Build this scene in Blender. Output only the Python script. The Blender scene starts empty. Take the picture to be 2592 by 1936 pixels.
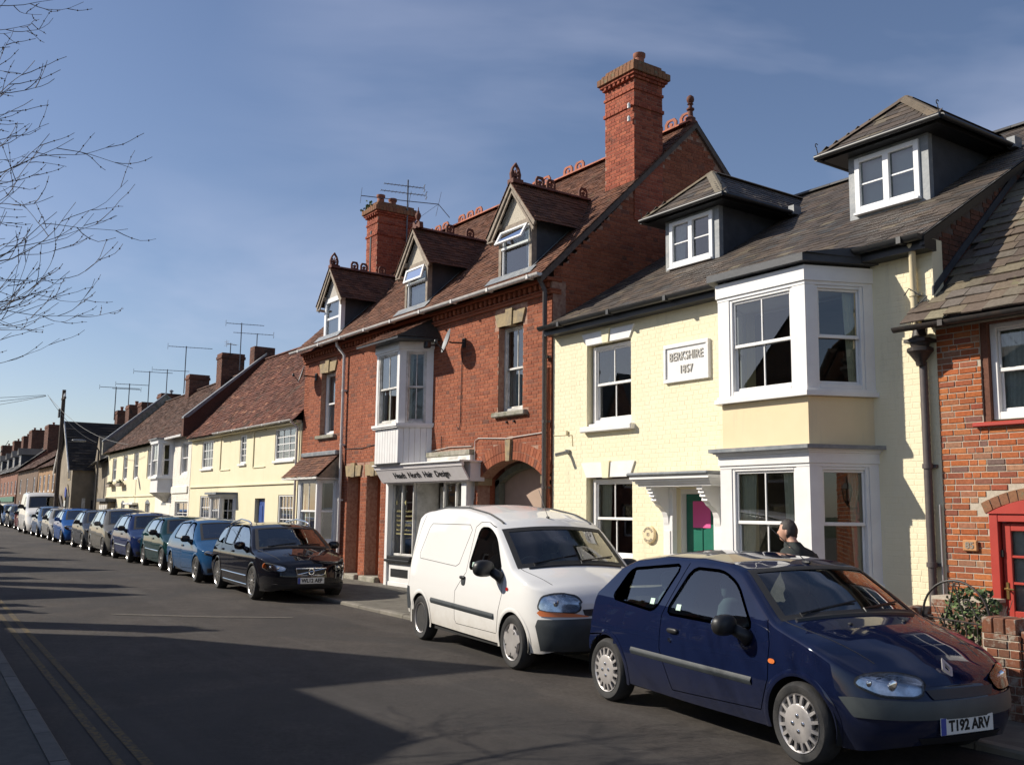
import bpy, bmesh, math, random
import numpy as np
from mathutils import Vector, Matrix
random.seed(7); rng = np.random.default_rng(7)
scene = bpy.context.scene
COL = scene.collection
R = math.radians

# ------------------------------------------------------------------ camera
cam_d = bpy.data.cameras.new('camera'); cam = bpy.data.objects.new('camera', cam_d); COL.objects.link(cam)
cam_d.sensor_width = 36; cam_d.lens = 36*2450/2592; cam_d.clip_start = .05; cam_d.clip_end = 3000
yaw, pit, rol = R(55.04), R(7.62), R(.715)
_f = Vector((-math.sin(yaw)*math.cos(pit), math.cos(yaw)*math.cos(pit), math.sin(pit)))
_r = Vector((math.cos(yaw), math.sin(yaw), 0)); _u = _r.cross(_f)
_r2 = math.cos(rol)*_r + math.sin(rol)*_u; _u2 = -math.sin(rol)*_r + math.cos(rol)*_u
CAM_H = 1.75
cam.matrix_world = Matrix(((_r2.x, _u2.x, -_f.x, 0), (_r2.y, _u2.y, -_f.y, 0), (_r2.z, _u2.z, -_f.z, CAM_H), (0, 0, 0, 1)))
scene.camera = cam

# ------------------------------------------------------------------ sky, sun, exposure
SUN = Vector((.83, .90, -.78)).normalized()          # the way the light travels
elev = math.asin(-SUN.z); azim = math.atan2(-SUN.x, -SUN.y)
world = bpy.data.worlds.new('World'); scene.world = world; world.use_nodes = True
nt = world.node_tree; nt.nodes.clear()
def wn(t, **k):
    n = nt.nodes.new(t)
    for a, b in k.items(): setattr(n, a, b)
    return n
w_out = wn('ShaderNodeOutputWorld'); w_bg = wn('ShaderNodeBackground'); w_sky = wn('ShaderNodeTexSky')
w_sky.sky_type = 'NISHITA'; w_sky.sun_disc = False; w_sky.sun_elevation = elev; w_sky.sun_rotation = azim
w_sky.altitude = 100; w_sky.air_density = 1.0; w_sky.dust_density = .5; w_sky.ozone_density = 1.5
w_bg.inputs['Strength'].default_value = .086
w_co = wn('ShaderNodeTexCoord'); w_map = wn('ShaderNodeMapping')
w_map.inputs['Rotation'].default_value = (R(0), R(-20), R(35)); w_map.inputs['Scale'].default_value = (1.0, 1.5, 4.6)
w_n1 = wn('ShaderNodeTexNoise'); w_n1.inputs['Scale'].default_value = 1.35; w_n1.inputs['Detail'].default_value = 5; w_n1.inputs['Roughness'].default_value = .52; w_n1.inputs['Distortion'].default_value = .5
w_n2 = wn('ShaderNodeTexNoise'); w_n2.inputs['Scale'].default_value = 1.1; w_n2.inputs['Detail'].default_value = 2
w_r1 = wn('ShaderNodeMapRange'); w_r1.inputs['From Min'].default_value = .46; w_r1.inputs['From Max'].default_value = .78
w_r2 = wn('ShaderNodeMapRange'); w_r2.inputs['From Min'].default_value = .38; w_r2.inputs['From Max'].default_value = .66
w_mu = wn('ShaderNodeMath', operation='MULTIPLY'); w_m2 = wn('ShaderNodeMath', operation='MULTIPLY'); w_m2.inputs[1].default_value = .72
w_mix = wn('ShaderNodeMix', data_type='RGBA'); w_mix.inputs[7].default_value = (7.2, 7.8, 9.0, 1)
L = nt.links.new
L(w_co.outputs['Generated'], w_map.inputs['Vector']); L(w_map.outputs[0], w_n1.inputs['Vector']); L(w_co.outputs['Generated'], w_n2.inputs['Vector'])
L(w_n1.outputs['Fac'], w_r1.inputs['Value']); L(w_n2.outputs['Fac'], w_r2.inputs['Value'])
L(w_r1.outputs[0], w_mu.inputs[0]); L(w_r2.outputs[0], w_mu.inputs[1]); L(w_mu.outputs[0], w_m2.inputs[0])
L(w_m2.outputs[0], w_mix.inputs[0]); L(w_sky.outputs[0], w_mix.inputs[6]); w_tint = wn('ShaderNodeMix', data_type='RGBA', blend_type='MULTIPLY'); w_tint.inputs[0].default_value = 1; w_tint.inputs[7].default_value = (1.02, .98, 1.05, 1); L(w_mix.outputs[2], w_tint.inputs[6]); L(w_tint.outputs[2], w_bg.inputs['Color']); L(w_bg.outputs[0], w_out.inputs[0])
sun_d = bpy.data.lights.new('sun', 'SUN'); sun = bpy.data.objects.new('sun', sun_d); COL.objects.link(sun)
sun_d.energy = 5.0; sun_d.angle = R(.53); sun_d.color = (1, .93, .81)
sun.rotation_euler = SUN.to_track_quat('-Z', 'Y').to_euler(); sun.location = (-30, -30, 40)
vs = scene.view_settings; vs.view_transform = 'Standard'; vs.look = 'None'; vs.exposure = .30; vs.gamma = 1; vs.use_curve_mapping = False

# ------------------------------------------------------------------ materials
MATS = {}
class NT:
    def __init__(s, name):
        s.m = bpy.data.materials.new(name); s.m.use_nodes = True; s.t = s.m.node_tree; s.t.nodes.clear()
        s.out = s.n('ShaderNodeOutputMaterial')
    def n(s, t, **k):
        x = s.t.nodes.new(t)
        for a, b in k.items():
            if a.startswith('i_'): x.inputs[a[2:].replace('_', ' ')].default_value = b
            else: setattr(x, a, b)
        return x
    def l(s, a, b): s.t.links.new(a, b)
    def noise(s, scale, detail=4, rough=.55, vec=None, dist=0):
        x = s.n('ShaderNodeTexNoise'); x.inputs['Scale'].default_value = scale; x.inputs['Detail'].default_value = detail
        x.inputs['Roughness'].default_value = rough; x.inputs['Distortion'].default_value = dist
        if vec is not None: s.l(vec, x.inputs['Vector'])
        return x.outputs['Fac']
    def ramp(s, fac, stops, interp='LINEAR'):
        x = s.n('ShaderNodeValToRGB'); e = x.color_ramp.elements; x.color_ramp.interpolation = interp
        while len(e) > 1: e.remove(e[-1])
        for i, (p, c) in enumerate(stops):
            q = e[0] if i == 0 else e.new(p)
            q.position = p; q.color = c4(c)
        s.l(fac, x.inputs[0]); return x.outputs[0]
    def mix(s, fac, a, b, blend='MIX'):
        x = s.n('ShaderNodeMix', data_type='RGBA', blend_type=blend)
        for v, i in ((fac, 0), (a, 6), (b, 7)):
            if hasattr(v, 'is_linked'): s.l(v, x.inputs[i])
            elif isinstance(v, (int, float)): x.inputs[i].default_value = v if i == 0 else (v, v, v, 1)
            else: x.inputs[i].default_value = c4(v)
        return x.outputs[2]
    def math(s, op, a, b=0):
        x = s.n('ShaderNodeMath', operation=op)
        for v, i in ((a, 0), (b, 1)):
            if hasattr(v, 'is_linked'): s.l(v, x.inputs[i])
            else: x.inputs[i].default_value = v
        return x.outputs[0]
    def pos(s): return s.n('ShaderNodeNewGeometry').outputs['Position']
    def rand(s):
        a = s.n('ShaderNodeNewGeometry').outputs['Random Per Island']; b = s.n('ShaderNodeObjectInfo').outputs['Random']
        return s.math('FRACT', s.math('ADD', a, s.math('MULTIPLY', b, 7.31)))
    def bump(s, h, strength=.3, dist=.01):
        x = s.n('ShaderNodeBump'); x.inputs['Strength'].default_value = strength; x.inputs['Distance'].default_value = dist
        s.l(h, x.inputs['Height']); return x.outputs[0]
    def bsdf(s, col, rough=.6, metal=0, spec=.5, coat=0, normal=None, sss=0, **k):
        b = s.n('ShaderNodeBsdfPrincipled')
        for v, i in ((col, 'Base Color'), (rough, 'Roughness'), (metal, 'Metallic'), (spec, 'Specular IOR Level'), (coat, 'Coat Weight')):
            if hasattr(v, 'is_linked'): s.l(v, b.inputs[i])
            else: b.inputs[i].default_value = c4(v) if i == 'Base Color' else v
        if coat: b.inputs['Coat Roughness'].default_value = k.get('coat_rough', .03)
        if normal is not None: s.l(normal, b.inputs['Normal'])
        return b
    def done(s, b):
        s.l(b.outputs[0] if hasattr(b, 'outputs') else b, s.out.inputs[0]); MATS[s.m.name] = s.m; return s.m
def c4(c): return (c[0], c[1], c[2], 1.0)

def simple(name, col, col2=None, scale=6, rough=.6, metal=0, spec=.5, coat=0, bump=0, bscale=60, detail=5, lo=.35, hi=.65, dirt=None, dscale=1.3, rand=0):
    t = NT(name); p = t.pos()
    c = col
    if col2 is not None:
        f = t.noise(scale, detail, .6, p); c = t.ramp(f, [(lo, col), (hi, col2)])
    if rand:
        r = t.rand(); v = t.math('ADD', t.math('MULTIPLY', r, rand*2), 1-rand)
        c = t.mix(1.0, c, v, 'MULTIPLY')
    if dirt is not None:
        f = t.noise(dscale, 6, .65, p); d = t.ramp(f, [(.48, (0, 0, 0)), (.72, (1, 1, 1))]); c = t.mix(d, c, dirt)
    nrm = None
    if bump: nrm = t.bump(t.noise(bscale, 5, .6, p), bump, .01)
    return t.done(t.bsdf(c, rough, metal, spec, coat, nrm))

def brick_mat(name, stops, mix2=None, rough=.85, lich=None, soot=None):
    t = NT(name); p = t.pos(); r = t.rand()
    c = t.ramp(r, stops)
    n = t.noise(30, 5, .65, p); c = t.mix(1.0, c, t.ramp(n, [(.25, (.66, .64, .62)), (.75, (1.22, 1.2, 1.18))]), 'MULTIPLY')
    big = t.noise(.9, 4, .6, p); c = t.mix(1.0, c, t.ramp(big, [(.3, (.8, .78, .76)), (.7, (1.1, 1.1, 1.1))]), 'MULTIPLY')
    if lich:
        f = t.noise(lich[1], 7, .7, p); c = t.mix(t.ramp(f, [(lich[2], (0, 0, 0)), (lich[2]+.12, (1, 1, 1))]), c, lich[0])
    if soot:
        f = t.noise(soot[1], 6, .65, p, .4); c = t.mix(t.ramp(f, [(soot[2], (0, 0, 0)), (soot[2]+.16, (1, 1, 1))]), c, soot[0])
    nb = t.bump(t.noise(140, 4, .6, p), .35, .006)
    return t.done(t.bsdf(c, rough, 0, .25, 0, nb))

# house materials
brick_mat('brick_victorian', [(0, (.25, .076, .040)), (.35, (.305, .096, .050)), (.7, (.355, .118, .060)), (.92, (.27, .092, .053)), (1, (.17, .072, .05))], soot=((.15, .068, .048), 2.2, .60))
brick_mat('brick_old', [(0, (.34, .095, .035)), (.18, (.42, .13, .042)), (.32, (.24, .075, .045)), (.46, (.46, .16, .055)), (.58, (.33, .13, .062)), (.70, (.42, .12, .042)), (.80, (.20, .07, .05)), (.88, (.36, .20, .12)), (.95, (.30, .075, .04)), (1, (.13, .11, .10))], soot=((.17, .10, .07), 3.0, .66))
brick_mat('brick_garden', [(0, (.20, .08, .045)), (.4, (.26, .10, .06)), (.7, (.20, .09, .055)), (1, (.13, .07, .05))], lich=((.36, .33, .27), 6, .50), soot=((.05, .04, .03), 3, .62))
brick_mat('brick_chimney', [(0, (.22, .055, .033)), (.5, (.32, .085, .048)), (1, (.38, .11, .06))], soot=((.06, .036, .03), 2.4, .58))
brick_mat('brick_dark', [(0, (.10, .045, .032)), (.5, (.14, .06, .04)), (1, (.17, .08, .055))], soot=((.04, .03, .026), 2, .55))
brick_mat('brick_lichen', [(0, (.22, .11, .06)), (.5, (.26, .13, .07)), (1, (.20, .09, .055))], lich=((.17, .15, .09), 8, .55), soot=((.07, .05, .035), 3, .6))
simple('mortar', (.52, .45, .36), (.42, .36, .28), 20, .95, bump=.4, bscale=120)
simple('mortar_red', (.40, .25, .18), (.26, .13, .09), 12, .95, bump=.3, bscale=120)
simple('mortar_dark', (.13, .10, .085), (.09, .07, .06), 12, .95, bump=.3, bscale=120)
def cream(name, a, b, bump=.25, streak=(.50, .45, .32)):
    t = NT(name); p = t.pos()
    c = t.ramp(t.noise(2.2, 6, .6, p), [(.35, a), (.65, b)])
    mp = t.n('ShaderNodeMapping'); mp.inputs['Scale'].default_value = (3.2, 3.2, .35); t.l(p, mp.inputs['Vector'])
    s = t.noise(2.0, 6, .7, mp.outputs[0]); c = t.mix(t.ramp(s, [(.55, (0, 0, 0)), (.85, (.55, .55, .55))]), c, streak)
    nb = t.bump(t.noise(55, 6, .65, p), bump, .008)
    return t.done(t.bsdf(c, .75, 0, .3, 0, nb))
cream('cream_brick_paint', (.80, .72, .51), (.77, .69, .48))
cream('cream_render', (.76, .62, .40), (.73, .59, .37), .12)
cream('cream_cottage', (.78, .70, .49), (.75, .67, .46))
cream('white_brick_paint', (.82, .78, .70), (.78, .73, .64))
cream('ochre_brick', (.27, .16, .085), (.33, .195, .10), .5, (.16, .10, .06))
cream('brown_brick', (.125, .082, .058), (.165, .105, .07), .5, (.07, .05, .04))
cream('red_far', (.19, .085, .058), (.24, .11, .07), .5, (.12, .06, .045))
cream('old_stone', (.20, .165, .12), (.27, .225, .165), .8, (.12, .10, .075))
simple('white_paint', (.80, .79, .77), (.74, .72, .70), 3, .38, spec=.4, bump=.05, bscale=30)
simple('white_grubby', (.72, .70, .66), (.55, .53, .49), 5, .5, dirt=(.36, .34, .30), dscale=4)
simple('upvc', (.80, .80, .80), None, rough=.25)
simple('bare_wood', (.33, .27, .21), (.20, .165, .13), 9, .85, bump=.4, bscale=40)
simple('sandstone', (.36, .27, .145), (.28, .21, .12), 7, .85, bump=.4, bscale=50, dirt=(.15, .13, .10), dscale=5)
simple('weathered_stone', (.36, .33, .27), (.24, .225, .19), 9, .9, bump=.5, bscale=60, dirt=(.12, .13, .07), dscale=5)
simple('lead', (.15, .165, .18), (.22, .235, .25), 5, .48, spec=.5, bump=.25, bscale=16, dirt=(.30, .30, .29), dscale=6)
simple('lead_dark', (.035, .038, .045), (.055, .058, .066), 4, .6, bump=.2, bscale=18)
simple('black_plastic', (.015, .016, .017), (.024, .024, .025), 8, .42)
simple('black_iron', (.018, .017, .017), (.04, .028, .022), 15, .55, bump=.15)
simple('brown_iron', (.075, .062, .06), (.10, .08, .075), 10, .5)
simple('pipe_cream', (.70, .60, .40), (.62, .53, .35), 6, .5)
simple('pipe_white', (.66, .64, .62), (.52, .50, .48), 7, .45)
simple('chimney_pot', (.32, .12, .07), (.24, .09, .055), 9, .8, dirt=(.10, .06, .05), dscale=6)
simple('terracotta', (.42, .125, .06), (.33, .10, .052), 10, .8, bump=.2, dirt=(.16, .075, .05), dscale=6)
simple('terracotta_dark', (.10, .035, .022), (.15, .05, .03), 10, .8, bump=.2)
simple('pebbledash', (.56, .51, .42), (.42, .37, .29), 60, .95, bump=.8, bscale=90)
simple('lichen_plaster', (.47, .44, .40), (.40, .37, .33), 5, .9)
simple('green_door', (.012, .13, .085), (.016, .15, .10), 4, .35)
simple('red_door', (.42, .045, .03), (.37, .038, .026), 4, .42)
simple('blue_door', (.03, .07, .26), (.035, .085, .30), 4, .4)
simple('pink_paper', (.72, .10, .30), None, rough=.7)
simple('wood_plaque', (.50, .25, .10), (.42, .20, .08), 14, .6)
simple('paint_black', (.02, .02, .02), None, rough=.6)
simple('lettering_grey', (.24, .21, .17), None, rough=.8)
simple('lettering_pale', (.46, .44, .40), None, rough=.8)
simple('brass', (.62, .42, .16), None, rough=.3, metal=1)
simple('galvanised', (.30, .31, .32), (.22, .22, .23), 20, .45, metal=.7)
simple('aerial_metal', (.09, .09, .10), (.16, .16, .17), 20, .5, metal=.5)
simple('dish_grey', (.20, .21, .22), (.16, .17, .18), 6, .5)
simple('curtain', (.62, .58, .50), (.54, .50, .43), 8, .9)
simple('curtain_cream', (.78, .74, .58), (.70, .66, .50), 8, .9)
simple('net_curtain', (.60, .60, .57), (.50, .50, .48), 18, .9)
simple('room_dark', (.040, .037, .034), (.055, .05, .046), 3, .9)
simple('room_mid', (.26, .24, .20), (.21, .19, .16), 3, .9)
simple('blind_blue', (.40, .46, .48), (.36, .42, .44), 3, .8)
simple('garage_door', (.42, .30, .23), (.37, .265, .20), 3, .8)
simple('olive_wood', (.17, .19, .15), (.12, .13, .10), 8, .8)
simple('shop_sign', (.76, .72, .72), (.70, .66, .66), 5, .6)
simple('shop_wood', (.42, .20, .07), (.34, .16, .05), 8, .6)
simple('gold_letter', (.34, .30, .13), None, rough=.5)
simple('poster_orange', (.55, .33, .14), (.45, .25, .10), 40, .7)
simple('shop_wall', (.34, .32, .28), (.28, .26, .23), 4, .9)
simple('pole_wood', (.055, .040, .030), (.09, .066, .05), 8, .9, bump=.4)
simple('bark', (.075, .060, .052), (.12, .10, .085), 14, .9, bump=.5)
simple('twig', (.085, .060, .050), (.12, .085, .07), 14, .8)
simple('skin', (.52, .30, .21), (.47, .26, .18), 12, .55)
simple('hair_dark', (.030, .024, .020), (.055, .045, .038), 60, .6, bump=.6, bscale=150)
simple('jacket_dark', (.017, .022, .020), (.026, .031, .028), 8, .85, bump=.4, bscale=25)
simple('trousers_dark', (.03, .032, .04), (.045, .045, .055), 8, .9)
simple('shoe_black', (.015, .014, .013), None, rough=.5)
simple('leaf_green', (.055, .10, .025), (.10, .14, .04), 8, .7, rand=.35)
simple('leaf_dark', (.025, .045, .016), (.05, .07, .025), 8, .7, rand=.4)
simple('flower_orange', (.50, .16, .08), None, rough=.7)
simple('soil', (.06, .045, .032), (.09, .07, .05), 12, .95)
simple('wire_black', (.03, .03, .032), None, rough=.6)
simple('wire_white', (.55, .52, .48), None, rough=.6)
simple('ceramic', (.70, .70, .68), None, rough=.2)

def tile_mat(name, stops, moss=None, lich=None, rough=.85):
    t = NT(name); p = t.pos(); c = t.ramp(t.rand(), stops)
    c = t.mix(1.0, c, t.ramp(t.noise(26, 5, .6, p), [(.25, (.7, .68, .66)), (.75, (1.2, 1.2, 1.2))]), 'MULTIPLY')
    c = t.mix(1.0, c, t.ramp(t.noise(1.1, 5, .6, p), [(.3, (.72, .72, .72)), (.7, (1.15, 1.12, 1.1))]), 'MULTIPLY')
    for q in (moss, lich):
        if q: c = t.mix(t.ramp(t.noise(q[1], 7, .72, p, .3), [(q[2], (0, 0, 0)), (q[2]+q[3], (1, 1, 1))]), c, q[0])
    return t.done(t.bsdf(c, rough, 0, .3, 0, t.bump(t.noise(90, 5, .6, p), .4, .008)))
tile_mat('clay_tile', [(0, (.095, .045, .030)), (.3, (.14, .062, .038)), (.6, (.18, .08, .047)), (.85, (.12, .062, .044)), (1, (.22, .10, .055))], moss=((.055, .058, .025), 1.6, .60, .14), lich=((.30, .20, .06), 5, .70, .06))
tile_mat('clay_tile_red', [(0, (.085, .030, .020)), (.4, (.135, .046, .028)), (.75, (.17, .060, .035)), (.92, (.095, .042, .030)), (1, (.36, .17, .10))], moss=((.055, .042, .028), 1.4, .54, .16))
tile_mat('clay_tile_brown', [(0, (.070, .038, .028)), (.5, (.105, .054, .038)), (1, (.14, .072, .048))], moss=((.07, .055, .035), 1.2, .56, .16))
tile_mat('slate', [(0, (.062, .052, .046)), (.3, (.088, .074, .064)), (.55, (.115, .088, .070)), (.75, (.080, .078, .076)), (.93, (.135, .105, .08)), (1, (.17, .15, .11))], moss=((.115, .105, .055), 2.6, .62, .10), lich=((.36, .34, .26), 1.1, .69, .05), rough=.62)
tile_mat('stone_slate', [(0, (.105, .082, .068)), (.3, (.15, .115, .088)), (.55, (.18, .155, .105)), (.8, (.15, .13, .115)), (.93, (.24, .22, .15)), (1, (.095, .078, .066))], moss=((.17, .16, .085), 3, .58, .1), lich=((.40, .36, .22), 9, .70, .05), rough=.8)
tile_mat('slate_far', [(0, (.07, .07, .072)), (.5, (.10, .10, .10)), (1, (.13, .125, .12))], rough=.7)
tile_mat('tile_dark', [(0, (.030, .026, .024)), (.5, (.042, .036, .032)), (1, (.06, .05, .042))], rough=.9)

def glass(name, tint=(.9, .95, .93), refl=1.0, dirt=.0):
    t = NT(name)
    tr = t.n('ShaderNodeBsdfTransparent'); tr.inputs[0].default_value = c4(tint)
    gl = t.n('ShaderNodeBsdfGlossy'); gl.inputs['Roughness'].default_value = .005; gl.inputs[0].default_value = (1, 1, 1, 1)
    fr = t.n('ShaderNodeFresnel'); fr.inputs['IOR'].default_value = 1.52
    f = t.math('MINIMUM', t.math('MULTIPLY', fr.outputs[0], 1.75*refl), 1.0)
    mx = t.n('ShaderNodeMixShader'); t.l(f, mx.inputs[0]); t.l(tr.outputs[0], mx.inputs[1]); t.l(gl.outputs[0], mx.inputs[2])
    o = mx.outputs[0]
    if dirt:
        df = t.n('ShaderNodeBsdfDiffuse'); df.inputs[0].default_value = (.6, .6, .58, 1)
        m2 = t.n('ShaderNodeMixShader'); m2.inputs[0].default_value = dirt; t.l(o, m2.inputs[1]); t.l(df.outputs[0], m2.inputs[2]); o = m2.outputs[0]
    return t.done(o)
glass('window_glass', (.80, .86, .84), 1.3)
glass('car_glass', (.72, .86, .80), 1.15)
glass('lens_glass', (.92, .95, .97), 1.0)

def car_paint(name, col, flake=None, rough=.5, dirt=None, metal=.0, dirt_z=.55):
    t = NT(name); p = t.n('ShaderNodeTexCoord').outputs['Object']; c = col
    if flake: c = t.ramp(t.noise(900, 2, .5, p), [(.4, col), (.75, flake)])
    if dirt:
        sx = t.n('ShaderNodeSeparateXYZ'); t.l(p, sx.inputs[0])
        h = t.n('ShaderNodeMapRange'); h.inputs['From Min'].default_value = dirt_z; h.inputs['From Max'].default_value = .1; t.l(sx.outputs[2], h.inputs['Value'])
        g = t.math('MULTIPLY', h.outputs[0], t.math('ADD', t.noise(5, 7, .7, p), .1)); g = t.math('MINIMUM', t.math('MULTIPLY', g, .9), .85)
        c = t.mix(g, c, dirt)
    return t.done(t.bsdf(c, .6, 0, 0.0, 1.0, None, coat_rough=.03))
car_paint('paint_navy', (.0050, .0085, .030), (.007, .012, .040), .34, (.03, .03, .035), .25)
car_paint('paint_white', (.74, .73, .71), None, .38, (.33, .27, .19), dirt_z=.75)
car_paint('paint_nearblack', (.006, .006, .009), (.01, .01, .014), .34, (.06, .055, .05), .2, .5)
car_paint('paint_blue', (.014, .060, .145), (.025, .09, .21), .34, (.08, .09, .11), .35, .5)
car_paint('paint_teal', (.005, .028, .030), (.008, .04, .042), .34, None, .3)
car_paint('paint_royal', (.008, .018, .070), (.013, .028, .10), .34, None, .3)
car_paint('paint_grey', (.12, .115, .10), (.17, .165, .15), .34, None, .5)
car_paint('paint_darkgrey', (.03, .034, .042), (.05, .055, .065), .34, None, .3)
car_paint('paint_bright_blue', (.010, .065, .24), (.016, .095, .32), .34, None, .3)
car_paint('paint_silver', (.24, .24, .235), (.32, .32, .31), .34, None, .6)
car_paint('paint_skyblue', (.065, .11, .20), (.09, .15, .26), .34, None, .4)
car_paint('paint_maroon', (.12, .012, .018), (.18, .02, .025), .34, None, .3)
simple('tyre', (.018, .018, .019), (.032, .030, .028), 10, .82, bump=.3, bscale=80)
simple('bumper_plastic', (.020, .025, .029), (.030, .036, .040), 9, .55, bump=.12, bscale=120)
simple('bumper_grey', (.060, .070, .070), (.045, .052, .054), 5, .55)
simple('trim_black', (.012, .012, .013), None, rough=.45)
simple('rubber', (.016, .016, .017), None, rough=.6)
simple('wheel_silver', (.55, .52, .50), (.47, .44, .42), 6, .38, metal=.55)
simple('wheel_alloy', (.62, .60, .57), (.52, .50, .48), 6, .25, metal=.9)
simple('wheel_steel', (.16, .125, .10), (.10, .075, .06), 9, .7, dirt=(.28, .23, .18), dscale=12)
simple('wheel_dark', (.02, .02, .02), None, rough=.7)
simple('chrome', (.75, .75, .75), None, rough=.08, metal=1)
simple('reflector', (.72, .73, .75), (.42, .43, .45), 9, .16, metal=1, lo=.42, hi=.58)
simple('amber', (.62, .13, .015), None, rough=.2)
simple('lamp_red', (.35, .012, .012), None, rough=.2)
simple('orange_lens', (.60, .16, .04), None, rough=.25)
simple('car_interior', (.035, .037, .042), (.05, .05, .055), 10, .85)
simple('car_seat', (.05, .06, .075), (.07, .08, .095), 14, .95)
simple('plate_white', (.66, .66, .63), None, rough=.35)
simple('plate_yellow', (.60, .46, .06), None, rough=.35)
simple('plate_blue', (.02, .05, .30), None, rough=.35)
simple('under_black', (.010, .010, .010), None, rough=.9)
simple('tax_disc', (.45, .62, .52), None, rough=.5)
# ------------------------------------------------------------------ mesh helpers
XF = None                                            # optional plan rotation for houses that stand at another angle
def link(o): COL.objects.link(o); return o
def tag(o, label, cat=None, group=None, kind=None):
    if label: o['label'] = label
    if cat: o['category'] = cat
    if group: o['group'] = group
    if kind: o['kind'] = kind
    return o
def thing(name, label, cat, loc=(0, 0, 0), rz=0, group=None):
    o = link(bpy.data.objects.new(name, None)); o.empty_display_size = .2
    l = Vector(loc)
    if XF is not None: l = XF @ l
    o.location = l; o.rotation_euler = (0, 0, rz); return tag(o, label, cat, group)
def root_loc(p):
    v = Vector((0, 0, 0))
    while p is not None: v += p.location; p = p.parent
    return v
class MB:
    def __init__(s): s.v = []; s.f = []; s.o = (0, 0); s.a = 0.0; s.fr = False
    def frame(s, org, ang=0):
        """local axes (u along the wall, d outwards from it, z up)"""
        s.o = org; s.c = math.cos(ang); s.s = math.sin(ang); s.fr = True; return s
    def add(s, verts, faces):
        n = len(s.v)
        if s.fr:
            verts = [(s.o[0]+u*s.c+d*s.s, s.o[1]+u*s.s-d*s.c, z) for u, d, z in verts]
        s.v += [tuple(map(float, v)) for v in verts]; s.f += [tuple(i+n for i in f) for f in faces]; return s
    def box(s, x0, x1, y0, y1, z0, z1):
        v = [(x0, y0, z0), (x1, y0, z0), (x1, y1, z0), (x0, y1, z0), (x0, y0, z1), (x1, y0, z1), (x1, y1, z1), (x0, y1, z1)]
        return s.add(v, [(0, 3, 2, 1), (4, 5, 6, 7), (0, 1, 5, 4), (1, 2, 6, 5), (2, 3, 7, 6), (3, 0, 4, 7)])
    def bbox(s, x0, x1, y0, y1, z0, z1, b=.006):
        """box with chamfered edges"""
        if x0 > x1: x0, x1 = x1, x0
        if y0 > y1: y0, y1 = y1, y0
        b = min(b, (x1-x0)*.45, (y1-y0)*.45, (z1-z0)*.45); V = []; ix = {}
        for sx in (0, 1):
            for sy in (0, 1):
                for sz in (0, 1):
                    X, Y, Z = (x0, x1)[sx], (y0, y1)[sy], (z0, z1)[sz]; bx, by, bz = (b, -b)[sx], (b, -b)[sy], (b, -b)[sz]
                    ix[sx, sy, sz] = len(V); V += [(X, Y+by, Z+bz), (X+bx, Y, Z+bz), (X+bx, Y+by, Z)]
        F = []
        for q in (0, 1):
            a = [ix[q, 0, 0], ix[q, 1, 0], ix[q, 1, 1], ix[q, 0, 1]]; F.append(tuple(a if q else a[::-1]))
            a = [ix[0, q, 0]+1, ix[0, q, 1]+1, ix[1, q, 1]+1, ix[1, q, 0]+1]; F.append(tuple(a if q else a[::-1]))
            a = [ix[0, 0, q]+2, ix[1, 0, q]+2, ix[1, 1, q]+2, ix[0, 1, q]+2]; F.append(tuple(a if q else a[::-1]))
        for p in (0, 1):
            for q in (0, 1):
                F.append((ix[0, p, q]+1, ix[1, p, q]+1, ix[1, p, q]+2, ix[0, p, q]+2))
                F.append((ix[p, 0, q], ix[p, 1, q], ix[p, 1, q]+2, ix[p, 0, q]+2))
                F.append((ix[p, q, 0], ix[p, q, 1], ix[p, q, 1]+1, ix[p, q, 0]+1))
        for k in ix.values(): F.append((k, k+1, k+2))
        return s.add(V, F)
    def prism(s, poly, axis, a, b):
        """extrude a 2D polygon: axis 'y' -> poly is (x,z), 'x' -> (y,z), 'z' -> (x,y)"""
        m = {'y': lambda p, t: (p[0], t, p[1]), 'x': lambda p, t: (t, p[0], p[1]), 'z': lambda p, t: (p[0], p[1], t)}[axis]
        n = len(poly); v = [m(p, a) for p in poly]+[m(p, b) for p in poly]
        f = [tuple(range(n)), tuple(range(2*n-1, n-1, -1))]+[(i, (i+1) % n, n+(i+1) % n, n+i) for i in range(n)]
        return s.add(v, f)
    def tube(s, pts, r, n=8, caps=True):
        pts = [Vector(p) for p in pts]; rs = r if hasattr(r, '__len__') else [r]*len(pts); V = []; F = []; up = None
        for i, p in enumerate(pts):
            d = (pts[min(i+1, len(pts)-1)]-pts[max(i-1, 0)]).normalized()
            if up is None: up = d.orthogonal().normalized()
            up = (up-d*up.dot(d)); up = up.normalized() if up.length > 1e-6 else d.orthogonal().normalized()
            sd = d.cross(up)
            for k in range(n):
                a = 2*math.pi*k/n; V.append(p+(up*math.cos(a)+sd*math.sin(a))*rs[i])
        for i in range(len(pts)-1):
            for k in range(n): F.append((i*n+k, i*n+(k+1) % n, (i+1)*n+(k+1) % n, (i+1)*n+k))
        if caps: F += [tuple(range(n-1, -1, -1)), tuple((len(pts)-1)*n+k for k in range(n))]
        return s.add(V, F)
    def lathe(s, prof, c=(0, 0, 0), n=20, axis='z'):
        V = []; F = []
        for r, h in prof:
            for k in range(n):
                a = 2*math.pi*k/n; q = (r*math.cos(a), r*math.sin(a), h)
                if axis == 'y': q = (q[0], q[2], q[1])
                if axis == 'x': q = (q[2], q[0], q[1])
                V.append((c[0]+q[0], c[1]+q[1], c[2]+q[2]))
        m = len(prof)
        for i in range(m-1):
            for k in range(n): F.append((i*n+k, i*n+(k+1) % n, (i+1)*n+(k+1) % n, (i+1)*n+k))
        F += [tuple(range(n-1, -1, -1)), tuple((m-1)*n+k for k in range(n))]
        return s.add(V, F)
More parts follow.
